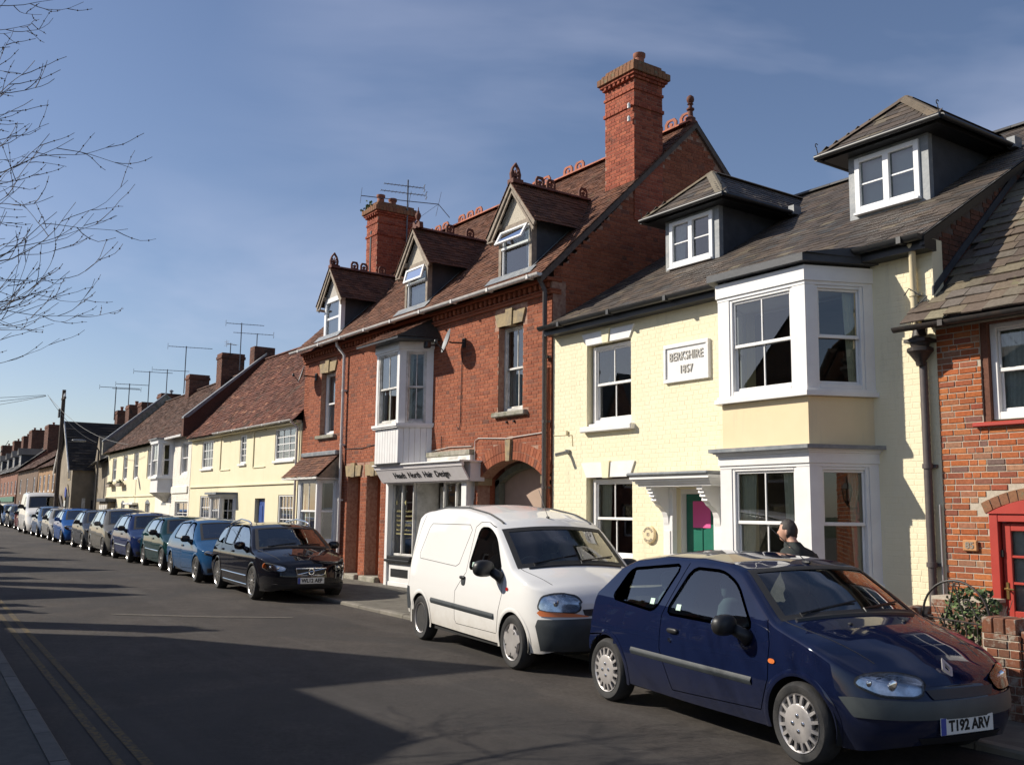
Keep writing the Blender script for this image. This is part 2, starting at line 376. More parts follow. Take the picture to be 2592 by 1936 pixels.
    def blob(s, c, r, p=2.0, nu=16, nv=10, rot=None):
        V = []; F = []; sg = lambda x, e: math.copysign(abs(x)**e, x); e = 2/p
        for i in range(nv+1):
            t = -math.pi/2+math.pi*i/nv
            for k in range(nu):
                a = 2*math.pi*k/nu
                q = Vector((r[0]*sg(math.cos(t), e)*sg(math.cos(a), e), r[1]*sg(math.cos(t), e)*sg(math.sin(a), e), r[2]*sg(math.sin(t), e)))
                if rot is not None: q = rot @ q
                V.append((c[0]+q.x, c[1]+q.y, c[2]+q.z))
        for i in range(nv):
            for k in range(nu): F.append((i*nu+k, i*nu+(k+1) % nu, (i+1)*nu+(k+1) % nu, (i+1)*nu+k))
        return s.add(V, F)
    def quad(s, *p): return s.add(p, [tuple(range(len(p)))])
    def wall(s, x0, x1, z0, z1, y, t, holes=()):
        """vertical wall slab, front at y facing -Y, thickness t, with rectangular holes (x0,x1,z0,z1)"""
        xs = sorted({x0, x1, *[min(max(h[i], x0), x1) for h in holes for i in (0, 1)]}); zs = sorted({z0, z1, *[min(max(h[i], z0), z1) for h in holes for i in (2, 3)]})
        inside = lambda x, z: any(h[0] < x < h[1] and h[2] < z < h[3] for h in holes)
        g = [[not inside((xs[i]+xs[i+1])/2, (zs[j]+zs[j+1])/2) for j in range(len(zs)-1)] for i in range(len(xs)-1)]
        ok = lambda i, j: 0 <= i < len(xs)-1 and 0 <= j < len(zs)-1 and g[i][j]
        for i in range(len(xs)-1):
            for j in range(len(zs)-1):
                if not g[i][j]: continue
                a, b, c, d = xs[i], xs[i+1], zs[j], zs[j+1]; Y = y+t
                s.quad((a, y, c), (b, y, c), (b, y, d), (a, y, d)); s.quad((b, Y, c), (a, Y, c), (a, Y, d), (b, Y, d))
                if not ok(i-1, j): s.quad((a, Y, c), (a, y, c), (a, y, d), (a, Y, d))
                if not ok(i+1, j): s.quad((b, y, c), (b, Y, c), (b, Y, d), (b, y, d))
                if not ok(i, j-1): s.quad((a, Y, c), (b, Y, c), (b, y, c), (a, y, c))
                if not ok(i, j+1): s.quad((a, y, d), (b, y, d), (b, Y, d), (a, Y, d))
        return s
    def build(s, name, mat, parent=None, smooth=False, label=None, cat=None, group=None, kind=None, local=False, weld=0):
        me = bpy.data.meshes.new(name); v = s.v
        if XF is not None and not local: v = [tuple(XF @ Vector(p)) for p in v]
        if parent is not None and not local:
            o0 = root_loc(parent); v = [(p[0]-o0.x, p[1]-o0.y, p[2]-o0.z) for p in v]
        me.from_pydata(v, [], s.f)
        if weld:
            bm = bmesh.new(); bm.from_mesh(me); bmesh.ops.remove_doubles(bm, verts=bm.verts, dist=weld); bm.to_mesh(me); bm.free()
        me.materials.append(MATS[mat])
        if smooth:
            me.polygons.foreach_set('use_smooth', [True]*len(me.polygons))
            if smooth != 'all': me.set_sharp_from_angle(angle=R(smooth if smooth is not True else 40))
        me.update()
        o = link(bpy.data.objects.new(name, me)); o.parent = parent
        return tag(o, label, cat, group, kind)

def text_mb(body, size, xs=1.0, bold=.0, extrude=.002, font_spacing=1.0, align='CENTER'):
    """mesh of flat lettering in (x, z), centred, facing -Y"""
    cu = bpy.data.curves.new('t', 'FONT'); cu.body = body; cu.size = size; cu.extrude = extrude; cu.offset = bold; cu.align_x = align; cu.align_y = 'CENTER'; cu.resolution_u = 4; cu.space_character = font_spacing
    ob = bpy.data.objects.new('t', cu); COL.objects.link(ob)
    me = bpy.data.meshes.new_from_object(ob.evaluated_get(bpy.context.evaluated_depsgraph_get()))
    v = [(p.co.x*xs, -p.co.z, p.co.y) for p in me.vertices]; f = [tuple(p.vertices) for p in me.polygons]
    bpy.data.objects.remove(ob); bpy.data.curves.remove(cu); bpy.data.meshes.remove(me)
    return v, f

# a shared brick: unit in x and z, rear at y=0, face at y=-1
def unit_brick():
    me = bpy.data.meshes.new('brick'); a, b = .018, .06
    v = [(0, 0, 0), (1, 0, 0), (1, 0, 1), (0, 0, 1), (0, -.6, 0), (1, -.6, 0), (1, -.6, 1), (0, -.6, 1), (a, -1, b), (1-a, -1, b), (1-a, -1, 1-b), (a, -1, 1-b)]
    f = [(8, 9, 10, 11)]+[(i, (i+1) % 4, 4+(i+1) % 4, 4+i) for i in range(4)]+[(4+i, 4+(i+1) % 4, 8+(i+1) % 4, 8+i) for i in range(4)]
    me.from_pydata(v, [], f); return me, v, f
BR_ME, BR_V, BR_F = unit_brick(); BR_MATS = {}
def brick_mesh(mat):
    if mat not in BR_MATS:
        m = BR_ME.copy(); m.materials.append(MATS[mat]); BR_MATS[mat] = m
    return BR_MATS[mat]
def lay_bricks(x0, x1, z0, z1, holes=(), course=.0715, blen=.215, joint=.009, bond='flemish', jit=.0, ok=None):
    out = []; j = 0; z = z0
    while z+course*.5 < z1:
        h = min(course-joint, z1-z-.002); x = x0-rng.uniform(0, .02)
        if bond == 'flemish': seq = [blen, blen*.48]; off = (blen*.76 if j % 2 else 0)
        elif bond == 'mixed': seq = None; off = rng.uniform(0, blen)
        else: seq = [blen]; off = (blen*.5 if j % 2 else 0)
        x -= off; i = 0
        while x < x1:
            L = (seq[i % len(seq)] if seq else (blen if rng.random() < .66 else blen*.48)); L *= 1+rng.uniform(-jit, jit)
            segs = [(max(x, x0), min(x+L-joint, x1))]
            for hx0, hx1, hz0, hz1 in holes:
                if z+h > hz0+.01 and z < hz1-.01:
                    n = []
                    for a, b in segs:
                        if b <= hx0 or a >= hx1: n.append((a, b)); continue
                        if a < hx0: n.append((a, hx0))
                        if b > hx1: n.append((hx1, b))
                    segs = n
            for a, b in segs:
                if b-a > .03 and (ok is None or ok((a+b)/2, z+h/2)): out.append((a, z+rng.uniform(-jit, jit)*.01, b-a, h))
            x += L; i += 1
        z += course; j += 1
    return out
def bricks_joined(name, lst, y, mat, parent, proud=.007, flip=None, kind='stuff'):
    mb = MB(); V = []; F = []
    for x, z, w, h in lst:
        n = len(V); p = proud*(1+rng.uniform(-.35, .35))
        V += [(x+v[0]*w, y+v[1]*p, z+v[2]*h) for v in BR_V]; F += [tuple(i+n for i in f) for f in BR_F]
    if flip: V = [flip(v) for v in V]
    mb.add(V, F); return mb.build(name, mat, parent, kind=kind)
def bricks_single(lst, y, mat, parent, proud=.007):
    o0 = root_loc(parent); me = brick_mesh(mat)
    for x, z, w, h in lst:
        o = link(bpy.data.objects.new('brick', me)); o.parent = parent
        o.location = (x-o0.x, y-o0.y, z-o0.z); o.scale = (w, proud*(1+rng.uniform(-.4, .4)), h)
def nearest_split(lst, y, n=300, vis=None):
    def key(b):
        x, z, w, h = b; c = proj(x+w/2, y, z+h/2)
        seen = 0 <= c[0] <= 2592 and 0 <= c[1] <= 1936 and (vis is None or vis(x+w/2, z+h/2))
        return (0 if seen else 1, math.hypot(x, y))
    s = sorted(lst, key=key); return s[:n], s[n:]
def proj(x, y, z):
    d = Vector((x, y, z-CAM_H)); w = d.dot(_f); 
    if w <= 0: return (-1, -1)
    return 1296+2450*d.dot(_r2)/w, 968-2450*d.dot(_u2)/w

def slab_tiles(p0, ud, vd, nd, ulen, vlen, tw, gauge, th=.012, jit=.25, ok=None, over=1.25, wjit=0.0, cuts=None):
    """roof tiles: list of (8 corner points) laid from the eave p0 along ud, up vd, normal nd"""
    p0, ud, vd, nd = map(Vector, (p0, ud, vd, nd)); out = []; rows = int(vlen/gauge); 
    for r in range(rows+1):
        u = -(tw*.5 if r % 2 else 0)-rng.uniform(0, .15)*tw
        while u < ulen:
            w = tw*(1+rng.uniform(-wjit, wjit)); a, b = max(u, 0), min(u+w-.004, ulen)
            if b-a > .02:
                v0 = r*gauge+rng.uniform(-1, 1)*.05*gauge*jit*4; v1 = min(v0+gauge*over, vlen)
                c = p0+ud*((a+b)/2)+vd*((v0+v1)/2)
                if v1-v0 > .02 and (ok is None or ok(c, (a+b)/2, (v0+v1)/2)):
                    e = th*(1.6+rng.uniform(-1, 1)*jit*1.4); tl = rng.uniform(-1, 1)*jit*th*.7
                    P = [p0+ud*a+vd*v0+nd*(e+tl), p0+ud*b+vd*v0+nd*(e-tl), p0+ud*b+vd*v1+nd*.004, p0+ud*a+vd*v1+nd*.004]
                    Q = [p0+ud*a+vd*v0+nd*(e+tl-th), p0+ud*b+vd*v0+nd*(e-tl-th), p0+ud*b+vd*v1-nd*.004, p0+ud*a+vd*v1-nd*.004]
                    out.append(P+Q)
            u += w
    return out
TF = [(0, 1, 2, 3), (4, 5, 1, 0), (5, 6, 2, 1), (7, 4, 0, 3)]
def tiles_joined(name, tl, mat, parent):
    V = []; F = []
    for P in tl:
        n = len(V); V += [tuple(p) for p in P]; F += [tuple(i+n for i in f) for f in TF]
    return MB().add(V, F).build(name, mat, parent, kind='stuff')
def tiles_single(name, tl, mat, parent):
    o0 = root_loc(parent)
    for P in tl:
        c = sum(P, Vector())/8; me = bpy.data.meshes.new(name); me.from_pydata([tuple(p-c) for p in P], [], TF); me.materials.append(MATS[mat])
        o = link(bpy.data.objects.new(name, me)); o.parent = parent; o.location = c-o0
def split_tiles(tl, n=300):
    def key(P):
        c = sum(P, Vector())/8; q = proj(*c); return (0 if 0 <= q[0] <= 2592 and 0 <= q[1] <= 1936 else 1, c.length)
    s = sorted(tl, key=key); return s[:n], s[n:]

# ------------------------------------------------------------------ ground
def gz(x): return .007*max(0.0, -18-x)
_KX = [-400, -110, -50, -26, -20, -8, 60]; _KY = [25, 12.9, 10.2, 9.25, 8.2, 7.52, 4.0]
def kerbR(x): return float(np.interp(x, _KX, _KY))                         # near edge of the right pavement (low kerb)
def kerbL(x): return 1.02-.060*x if x > -22 else 2.34-.040*(x+22)
t = NT('asphalt'); p = t.pos()
c = t.ramp(t.noise(230, 3, .7, p), [(.3, (.034, .030, .028)), (.55, (.068, .061, .056)), (.8, (.135, .122, .112))])
big = t.noise(.55, 6, .6, p); c = t.mix(1.0, c, t.ramp(big, [(.3, (.66, .66, .67)), (.7, (1.18, 1.16, 1.12))]), 'MULTIPLY')
c = t.mix(1.0, c, t.ramp(t.noise(22, 6, .7, p), [(.25, (.62, .60, .59)), (.75, (1.42, 1.40, 1.38))]), 'MULTIPLY'); c = t.mix(1.0, c, t.ramp(t.noise(4.5, 5, .65, p), [(.3, (.82, .80, .79)), (.7, (1.16, 1.15, 1.14))]), 'MULTIPLY')
mp = t.n('ShaderNodeMapping'); mp.inputs['Scale'].default_value = (.12, 1.1, 1); mp.inputs['Rotation'].default_value = (0, 0, R(3.4)); t.l(p, mp.inputs['Vector'])
st = t.noise(1.5, 5, .6, mp.outputs[0]); c = t.mix(t.ramp(st, [(.52, (0, 0, 0)), (.75, (.42, .42, .42))]), c, (.115, .105, .095))
pat = t.noise(.23, 3, .5, p, .8); c = t.mix(t.ramp(pat, [(.56, (0, 0, 0)), (.59, (.5, .5, .5))]), c, (.040, .037, .036))
t.done(t.bsdf(c, .88, 0, .3, 0, t.bump(t.noise(190, 4, .7, p), .8, .012)))
simple('pavement_tarmac', (.115, .105, .085), (.155, .142, .115), 9, .92, bump=.5, bscale=150, dirt=(.075, .068, .055), dscale=2)
simple('kerb_concrete', (.15, .135, .11), (.20, .18, .15), 8, .9, bump=.4, bscale=80, rand=.14, dirt=(.13, .12, .09), dscale=4)
simple('kerb_shaded', (.085, .083, .078), (.115, .11, .10), 8, .9, bump=.4, bscale=80, rand=.14)  # left kerb: darker concrete, with the shade there painted into its colour
t = NT('yellow_line'); p = t.pos(); f = t.noise(16, 7, .75, p)
c = t.mix(t.ramp(f, [(.42, (0, 0, 0)), (.56, (1, 1, 1))]), (.15, .105, .040), (.065, .056, .046)); t.done(t.bsdf(c, .85, 0, .3, 0, t.bump(t.noise(190, 4, .7, p), .8, .012)))
t = NT('white_line'); p = t.pos(); f = t.noise(14, 7, .75, p)
c = t.mix(t.ramp(f, [(.40, (0, 0, 0)), (.60, (1, 1, 1))]), (.17, .15, .125), (.085, .076, .068)); t.done(t.bsdf(c, .85, 0, .3, 0, t.bump(t.noise(190, 4, .7, p), .8, .012)))
simple('grass_far', (.05, .065, .025), (.08, .085, .035), .4, .95)

def strip(fn0, fn1, xs, dz):
    """quad strip between two plan curves, on the ground"""
    mb = MB(); V = []; F = []
    for x in xs: V += [(x, fn0(x), gz(x)+dz), (x, fn1(x), gz(x)+dz)]
    for i in range(len(xs)-1): F.append((2*i, 2*i+2, 2*i+3, 2*i+1))
    return mb.add(V, F)
XS = [60, 30, 12, 4, 0, -4, -8, -12, -16, -18, -20, -22, -26, -32, -40, -50, -62, -76, -92, -112, -140, -180, -260, -400]
XS = XS[::-1]
g = MB(); g.quad((-1500, -1500, -.06), (1500, -1500, -.06), (1500, 1500, -.06), (-1500, 1500, -.06)); tag(g.build('ground', 'grass_far'), None, kind='structure')
road = strip(lambda x: kerbL(x)-.02, lambda x: kerbR(x)+.02, XS, 0).build('road', 'asphalt', kind='structure')
for off in (.30, .47): strip(lambda x, o=off: kerbL(x)+o, lambda x, o=off: kerbL(x)+o+.075, [x for x in XS if x > -120 and x < 20], .005).build('yellow_line', 'yellow_line', road)
ml = MB(); ml.prism([(-17.2, 3.95), (-17.0, 4.03), (-15.9, 5.25), (-15.2, 6.35), (-15.33, 6.38), (-16.05, 5.32), (-17.15, 4.09)], 'z', .004, .006); ml.build('faded_marking', 'white_line', road)
ml = MB()
pav = strip(lambda x: kerbR(x)+.13, lambda x: 16.0 if x > -90 else 30.0, XS, .055).build('pavement', 'pavement_tarmac', kind='structure')
simple('pavement_shaded', (.050, .048, .044), (.072, .068, .06), 9, .92, bump=.5, bscale=150)  # darker copy of the pavement tarmac, left side's shade put into the colour
pavl = strip(lambda x: -8.0, lambda x: kerbL(x)-.13, XS, .105).build('pavement', 'pavement_shaded', kind='structure')
def kerb_stones(fn, sgn, par, mat, x0, x1, hh, L=.915):
    x = x0
    while x < x1:
        b = x+L-.012; y0, y1 = fn(x), fn(b); m = MB(); dz = gz(x); h = hh+rng.uniform(-.004, .004); w = .125*sgn; ch = .018*sgn
        V = []
        for X, Y in ((x, y0), (b, y1)): V += [(X, Y, dz-.05), (X, Y, dz+h-.02), (X, Y+ch, dz+h), (X, Y+w, dz+h), (X, Y+w, dz-.05)]
        m.add(V, [(0, 1, 6, 5), (1, 2, 7, 6), (2, 3, 8, 7), (3, 4, 9, 8), (0, 4, 3, 2, 1), (5, 6, 7, 8, 9)]); m.build('kerb_stone', mat, par); x += L
kerb_stones(kerbR, 1, pav, 'kerb_concrete', -50, 3, .062)
kerb_stones(kerbL, -1, pavl, 'kerb_shaded', -40, -3, .112)
# ------------------------------------------------------------------ windows
def sash(house, org, ang, u0, u1, z0, z1, cols=2, rows=(1, 1), frame=.075, rail=.045, bar=.022, depth=.11, mat='white_paint', setback=.0,
         room='room_dark', rdepth=1.3, curtain=None, sill=None, offset_low=True, kind='sash', box=True, roomz=None):
    """a window set in the plane (org, ang): frame mesh with panes, curtains and the room behind as sub-parts. d is measured outwards."""
    d0 = -setback; m = MB().frame(org, ang)
    w = frame
    m.bbox(u0, u0+w, d0-depth, d0, z0, z1); m.bbox(u1-w, u1, d0-depth, d0, z0, z1); m.bbox(u0+w, u1-w, d0-depth, d0, z1-w*.8, z1-.0005); m.bbox(u0+w, u1-w, d0-depth, d0, z0+.0005, z0+w*1.15)
    a, b, c, e = u0+w, u1-w, z0+w*1.15, z1-w*.8; zm = c+(e-c)*(rows[0] if len(rows) == 1 else (.5 if kind == 'sash' else .5))
    panes = []
    if kind == 'sash':
        for (lo, hi, dd) in ((zm-rail*.5, e, d0-.028), (c, zm+rail*.5, d0-.062)):
            t = .03
            m.bbox(a, b, dd-.03, dd, lo, lo+rail); m.bbox(a, b, dd-.03, dd, hi-t, hi)
            m.bbox(a, a+t, dd-.03, dd, lo+rail, hi-t); m.bbox(b-t, b, dd-.03, dd, lo+rail, hi-t)
            U = np.linspace(a+t, b-t, cols+1)
            for k in U[1:-1]: m.bbox(k-bar/2, k+bar/2, dd-.026, dd-.004, lo+rail, hi-t, .003)
            nr = rows[0]; Zs = np.linspace(lo+rail, hi-t, nr+1)
            for k in Zs[1:-1]: m.bbox(a+t, b-t, dd-.024, dd-.006, k-bar/2, k+bar/2, .003)
            for i in range(cols):
                for j in range(nr): panes.append((U[i], U[i+1], Zs[j], Zs[j+1], dd-.016))
    else:                                             # casement grid
        U = np.linspace(a, b, cols+1); Zs = np.linspace(c, e, rows[0]+1); dd = d0-.03
        for k in U[1:-1]: m.bbox(k-bar/2, k+bar/2, dd-.03, dd, c, e, .003)
        for k in Zs[1:-1]: m.bbox(a, b, dd-.028, dd-.003, k-bar/2, k+bar/2, .003)
        for i in range(cols):
            for j in range(rows[0]): panes.append((U[i], U[i+1], Zs[j], Zs[j+1], dd-.016))
    win = m.build('window', mat, house)
    for p in panes:
        MB().frame(org, ang).add([(p[0], p[4], p[2]), (p[1], p[4], p[2]), (p[1], p[4], p[3]), (p[0], p[4], p[3])], [(0, 1, 2, 3)]).build('pane', 'window_glass', win)
    if sill:
        s_ = MB().frame(org, ang); s_.bbox(u0-sill[0], u1+sill[0], d0-.02, sill[1], z0-sill[2], z0-.001, .008); s_.build('sill', sill[3], win)
    if curtain:
        cm = MB().frame(org, ang); style, mt = curtain
        def drape(ua, ub, za, zb, taper=0, amp=.018, n=26, dd=d0-depth-.035):
            V = []; F = []
            for j, z in enumerate((zb, (za+zb)/2, za)):
                for i in range(n+1):
                    f = i/n; u = ua+(ub-ua)*f*(1-taper*j*.5) if taper >= 0 else ub-(ub-ua)*(1-f)*(1+taper*j*.5)
                    V.append((u, dd+amp*math.sin(f*n*1.25+.4*j), z))
            for j in range(2):
                for i in range(n): F.append((j*(n+1)+i, j*(n+1)+i+1, (j+1)*(n+1)+i+1, (j+1)*(n+1)+i))
            cm.add(V, F)
        wd = u1-u0
        if style == 'pair': drape(u0+.02, u0+wd*.30, z0, z1, .2); drape(u1-wd*.30, u1-.02, z0, z1, -.2)
        if style == 'left': drape(u0+.02, u0+wd*.33, z0, z1, .2)
        if style == 'right': drape(u1-wd*.33, u1-.02, z0, z1, -.3)
        if style == 'full': drape(u0+.02, u1-.02, z0, z1, 0, .022, 40)
        if style == 'half': drape(u0+.02, u1-.02, z0, (z0+z1)/2+.02, 0, .015, 40)
        if style == 'blind': cm.box(u0+.02, u1-.02, d0-depth-.06, d0-depth-.05, z0+.02, z1-.02)
        if style == 'blindtop': cm.box(u0+.02, u1-.02, d0-depth-.06, d0-depth-.05, z1-(z1-z0)*.3, z1-.02)
        cm.build('curtain', mt, win, smooth='all' if style[:5] != 'blind' else False)
    if box:
        r = MB().frame(org, ang); q = .02 if roomz is None else 0; za, zb = (z0-.0, z1+.0) if roomz is None else roomz
        A, B = u0-.0, u1+.0; D0, D1 = d0-depth-.002, d0-depth-rdepth
        V = [(A, D0, za), (B, D0, za), (B, D0, zb), (A, D0, zb), (A, D1, za), (B, D1, za), (B, D1, zb), (A, D1, zb)]
        r.add(V, [(4, 5, 6, 7), (0, 1, 5, 4), (3, 7, 6, 2), (0, 4, 7, 3), (1, 2, 6, 5)]); r.build('room', room, win)
    return win
def canted(plan, z0, z1, off=0.0, extra=0.0):
    """prism over a canted bay plan [(x,y) wall-left, front-left, front-right, wall-right], grown outwards by off"""
    (a, b, c, d) = plan; o = off
    P = [(a[0]-o*.9, a[1]+.02), (b[0]-o*.62, b[1]-o), (c[0]+o*.62, c[1]-o), (d[0]+o*.9, d[1]+.02)]
    return MB().prism(P, 'z', z0, z1)
def bay_lights(house, plan, z0, z1, post, cols_front=2, mat='white_paint', curtain=None, scur=None, room='room_dark', side_post=.10, rows=(1, 1), side_cols=1, hollow=True, cols_mat=None):
    """corner posts and three sash lights of a canted bay"""
    (a, b, c, d) = plan; out = []
    for (p, q, pp, nc, cu) in ((a, b, side_post, side_cols, scur), (b, c, post, cols_front, curtain), (c, d, side_post, side_cols, scur)):
        L = math.hypot(q[0]-p[0], q[1]-p[1]); an = math.atan2(q[1]-p[1], q[0]-p[0])
        for e in (0, L-pp): MB().frame(p, an).box(e, e+pp, -.12, .0, z0, z1).build('bay_post', cols_mat or mat, house)
        out.append(sash(house, p, an, pp, L-pp, z0, z1, cols=nc, rows=rows, frame=.05, setback=.012, depth=.10, mat=mat, curtain=cu, box=False))
    x0, x1 = a[0]+.05, d[0]-.05; m = MB(); y = a[1]; dp = 2.4
    V = [(x0, y+.3, z0-.02), (x1, y+.3, z0-.02), (x1, y+.3, z1+.02), (x0, y+.3, z1+.02), (x0, y+dp, z0-.02), (x1, y+dp, z0-.02), (x1, y+dp, z1+.02), (x0, y+dp, z1+.02)]
    m.add(V, [(4, 5, 6, 7), (0, 1, 5, 4), (3, 7, 6, 2), (0, 4, 7, 3), (1, 2, 6, 5)]); m.build('room', room, out[1])
    P = [(a[0]+.06, a[1]+.3), (b[0]+.03, b[1]+.13), (c[0]-.03, c[1]+.13), (d[0]-.06, d[1]+.3)]
    MB().prism(P, 'z', z0-.04, z0-.02).build('window_board', 'white_paint', out[1]); MB().prism(P, 'z', z1+.02, z1+.04).build('bay_ceiling', 'white_paint', out[1])
    return out
def gutter(par, x0, x1, y, z, r=.055, mat='black_plastic', name='gutter', dips=True):
    m = MB(); n = 8; V = []; F = []
    prof = [(-r*math.cos(a), -r*math.sin(a)) for a in np.linspace(0, math.pi, n)]; prof = prof+[(r*.86, 0)]+[(-r*.86*math.cos(a), -r*.86*math.sin(a)) for a in np.linspace(math.pi, 0, n)][1:]
    k = len(prof)
    for X in (x0, x1): V += [(X, y+p[0], z+p[1]) for p in prof]
    F = [(i, (i+1) % k, k+(i+1) % k, k+i) for i in range(k)]+[tuple(range(n)), tuple(range(k+n-1, k-1, -1))]; m.add(V, F)
    x = x0+.6
    while x < x1: m.box(x, x+.06, y-r*1.12, y+r*1.12, z-r*1.1, z+.004); x += 1.35
    return m.build(name, mat, par, smooth=50)
def pipe(par, pts, r, mat, name='downpipe', joints=()):
    m = MB(); m.tube(pts, r, 12)
    for z in joints: m.lathe([(r, z-.03), (r*1.28, z-.028), (r*1.28, z+.028), (r, z+.03)], (pts[-1][0], pts[-1][1], 0), 12); m.box(pts[-1][0]-r*1.9, pts[-1][0]+r*1.9, pts[-1][1]+r*.6, pts[-1][1]+r*1.6, z-.02, z+.02)
    return m.build(name, mat, par, smooth=50)
def ridge_tiles(par, p0, p1, mat, L=.45, r=.11, crest=False, name='ridge_tile', fancy='terracotta', gap=()):
    p0, p1 = Vector(p0), Vector(p1); d = (p1-p0); n = max(1, round(d.length/L)); st = d/n; dx = st.normalized(); sd = Vector((-dx.y, dx.x, 0)).normalized()
    for i in range(n):
        a, b = p0+st*i, p0+st*(i+1)-dx*.008; m = MB(); V = []
        for q in (a, b):
            for k in range(7):
                t = math.pi*k/6; V.append(q+sd*(r*1.15*math.cos(t))+Vector((0, 0, r*.72*math.sin(t)-.02)))
        F = [(k, k+1, 8+k, 7+k) for k in range(6)]+[tuple(range(6, -1, -1)), tuple(range(7, 14))]
        m.add(V, F); m.build(name, mat, par, smooth=50)
        if crest and i not in gap:
            W, H_, th = st.length*.80, .19, .035; c = (a+b)/2+Vector((0, 0, r*.66)); m = MB(); pr = []
            pr = [(-W/2, -.03), (W/2, -.03), (W/2, H_*.6), (W*.32, H_), (-W*.32, H_), (-W/2, H_*.6)]; hole = [(W*.26*math.cos(t), H_*.46+.062*math.sin(t)) for t in np.linspace(-.6, math.pi+.6, 9)]
            # crest piece with a pierced arch: outer band + central leaf
            oc = [pr[1], pr[2], pr[3], pr[4], pr[5], pr[0]]; Vv = []; Ff = []
            m.add([tuple(c+dx*x+Vector((0, 0, z))+sd*s) for s in (th/2, -th/2) for x, z in pr[:2]+[(W/2, .02), (-W/2, .02)]], [(0, 1, 2, 3), (7, 6, 5, 4), (0, 4, 5, 1), (1, 5, 6, 2), (2, 6, 7, 3), (3, 7, 4, 0)])
            band_o = [(W/2, .02), (W/2, H_*.6), (W*.32, H_), (0, H_*1.02), (-W*.32, H_), (-W/2, H_*.6), (-W/2, .02)]; band_i = [(W*.27, .02), (W*.29, H_*.5), (W*.18, H_*.72), (0, H_*.78), (-W*.18, H_*.72), (-W*.29, H_*.5), (-W*.27, .02)]
            for k in range(6):
                q = [band_o[k], band_o[k+1], band_i[k+1], band_i[k]]
                m.add([tuple(c+dx*x+Vector((0, 0, z))+sd*s) for s in (th/2, -th/2) for x, z in q], [(0, 1, 2, 3), (7, 6, 5, 4), (0, 4, 5, 1), (2, 6, 7, 3), (1, 5, 6, 2), (3, 7, 4, 0)])
            lf = [(-.02, .02), (.02, .02), (.055, H_*.42), (0, H_*.6), (-.055, H_*.42)]
            m.add([tuple(c+dx*x+Vector((0, 0, z))+sd*s*.8) for s in (th/2, -th/2) for x, z in lf], [(0, 1, 2, 3, 4), (9, 8, 7, 6, 5)]+[(k, (k+1) % 5, 5+(k+1) % 5, 5+k) for k in range(5)])
            m.build('ridge_crest', fancy, par)
def brick_box(name, x0, x1, y0, y1, z0, z1, mat, par, mortar='mortar_red', course=.075, proud=.006, faces='frlb', singles=0):
    """brick stack: a mortar core with bricks on its faces"""
    core = MB().box(x0, x1, y0, y1, z0, z1).build(name, mortar, par); V = []; F = []
    def put(lst, mp):
        for x, z, w, h in lst:
            n = len(V); p = proud*(1+rng.uniform(-.4, .4)); V.extend(mp(x+v[0]*w, -v[1]*p, z+v[2]*h) for v in BR_V); F.extend(tuple(i+n for i in f) for f in BR_F)
    if 'f' in faces: put(lay_bricks(x0, x1, z0, z1, course=course), lambda u, d, z: (u, y0-d, z))
    if 'r' in faces: put(lay_bricks(y0, y1, z0, z1, course=course), lambda u, d, z: (x1+d, u, z))
    if 'l' in faces: put(lay_bricks(-y1, -y0, z0, z1, course=course), lambda u, d, z: (x0-d, -u, z))
    if 'b' in faces: put(lay_bricks(-x1, -x0, z0, z1, course=course), lambda u, d, z: (-u, y1+d, z))
    MB().add(V, F).build('brickwork', mat, core, kind='stuff'); return core
def chimney_pot(par, x, y, z, h=.35, r=.12, mat='chimney_pot'):
    MB().lathe([(r*.95, z), (r*1.02, z+.05), (r*.9, z+.1), (r*.86, z+h-.1), (r*1.08, z+h-.07), (r*1.1, z+h), (r*.8, z+h), (r*.75, z+h-.15)], (x, y, 0), 16).build('chimney_pot', mat, par, smooth=40)
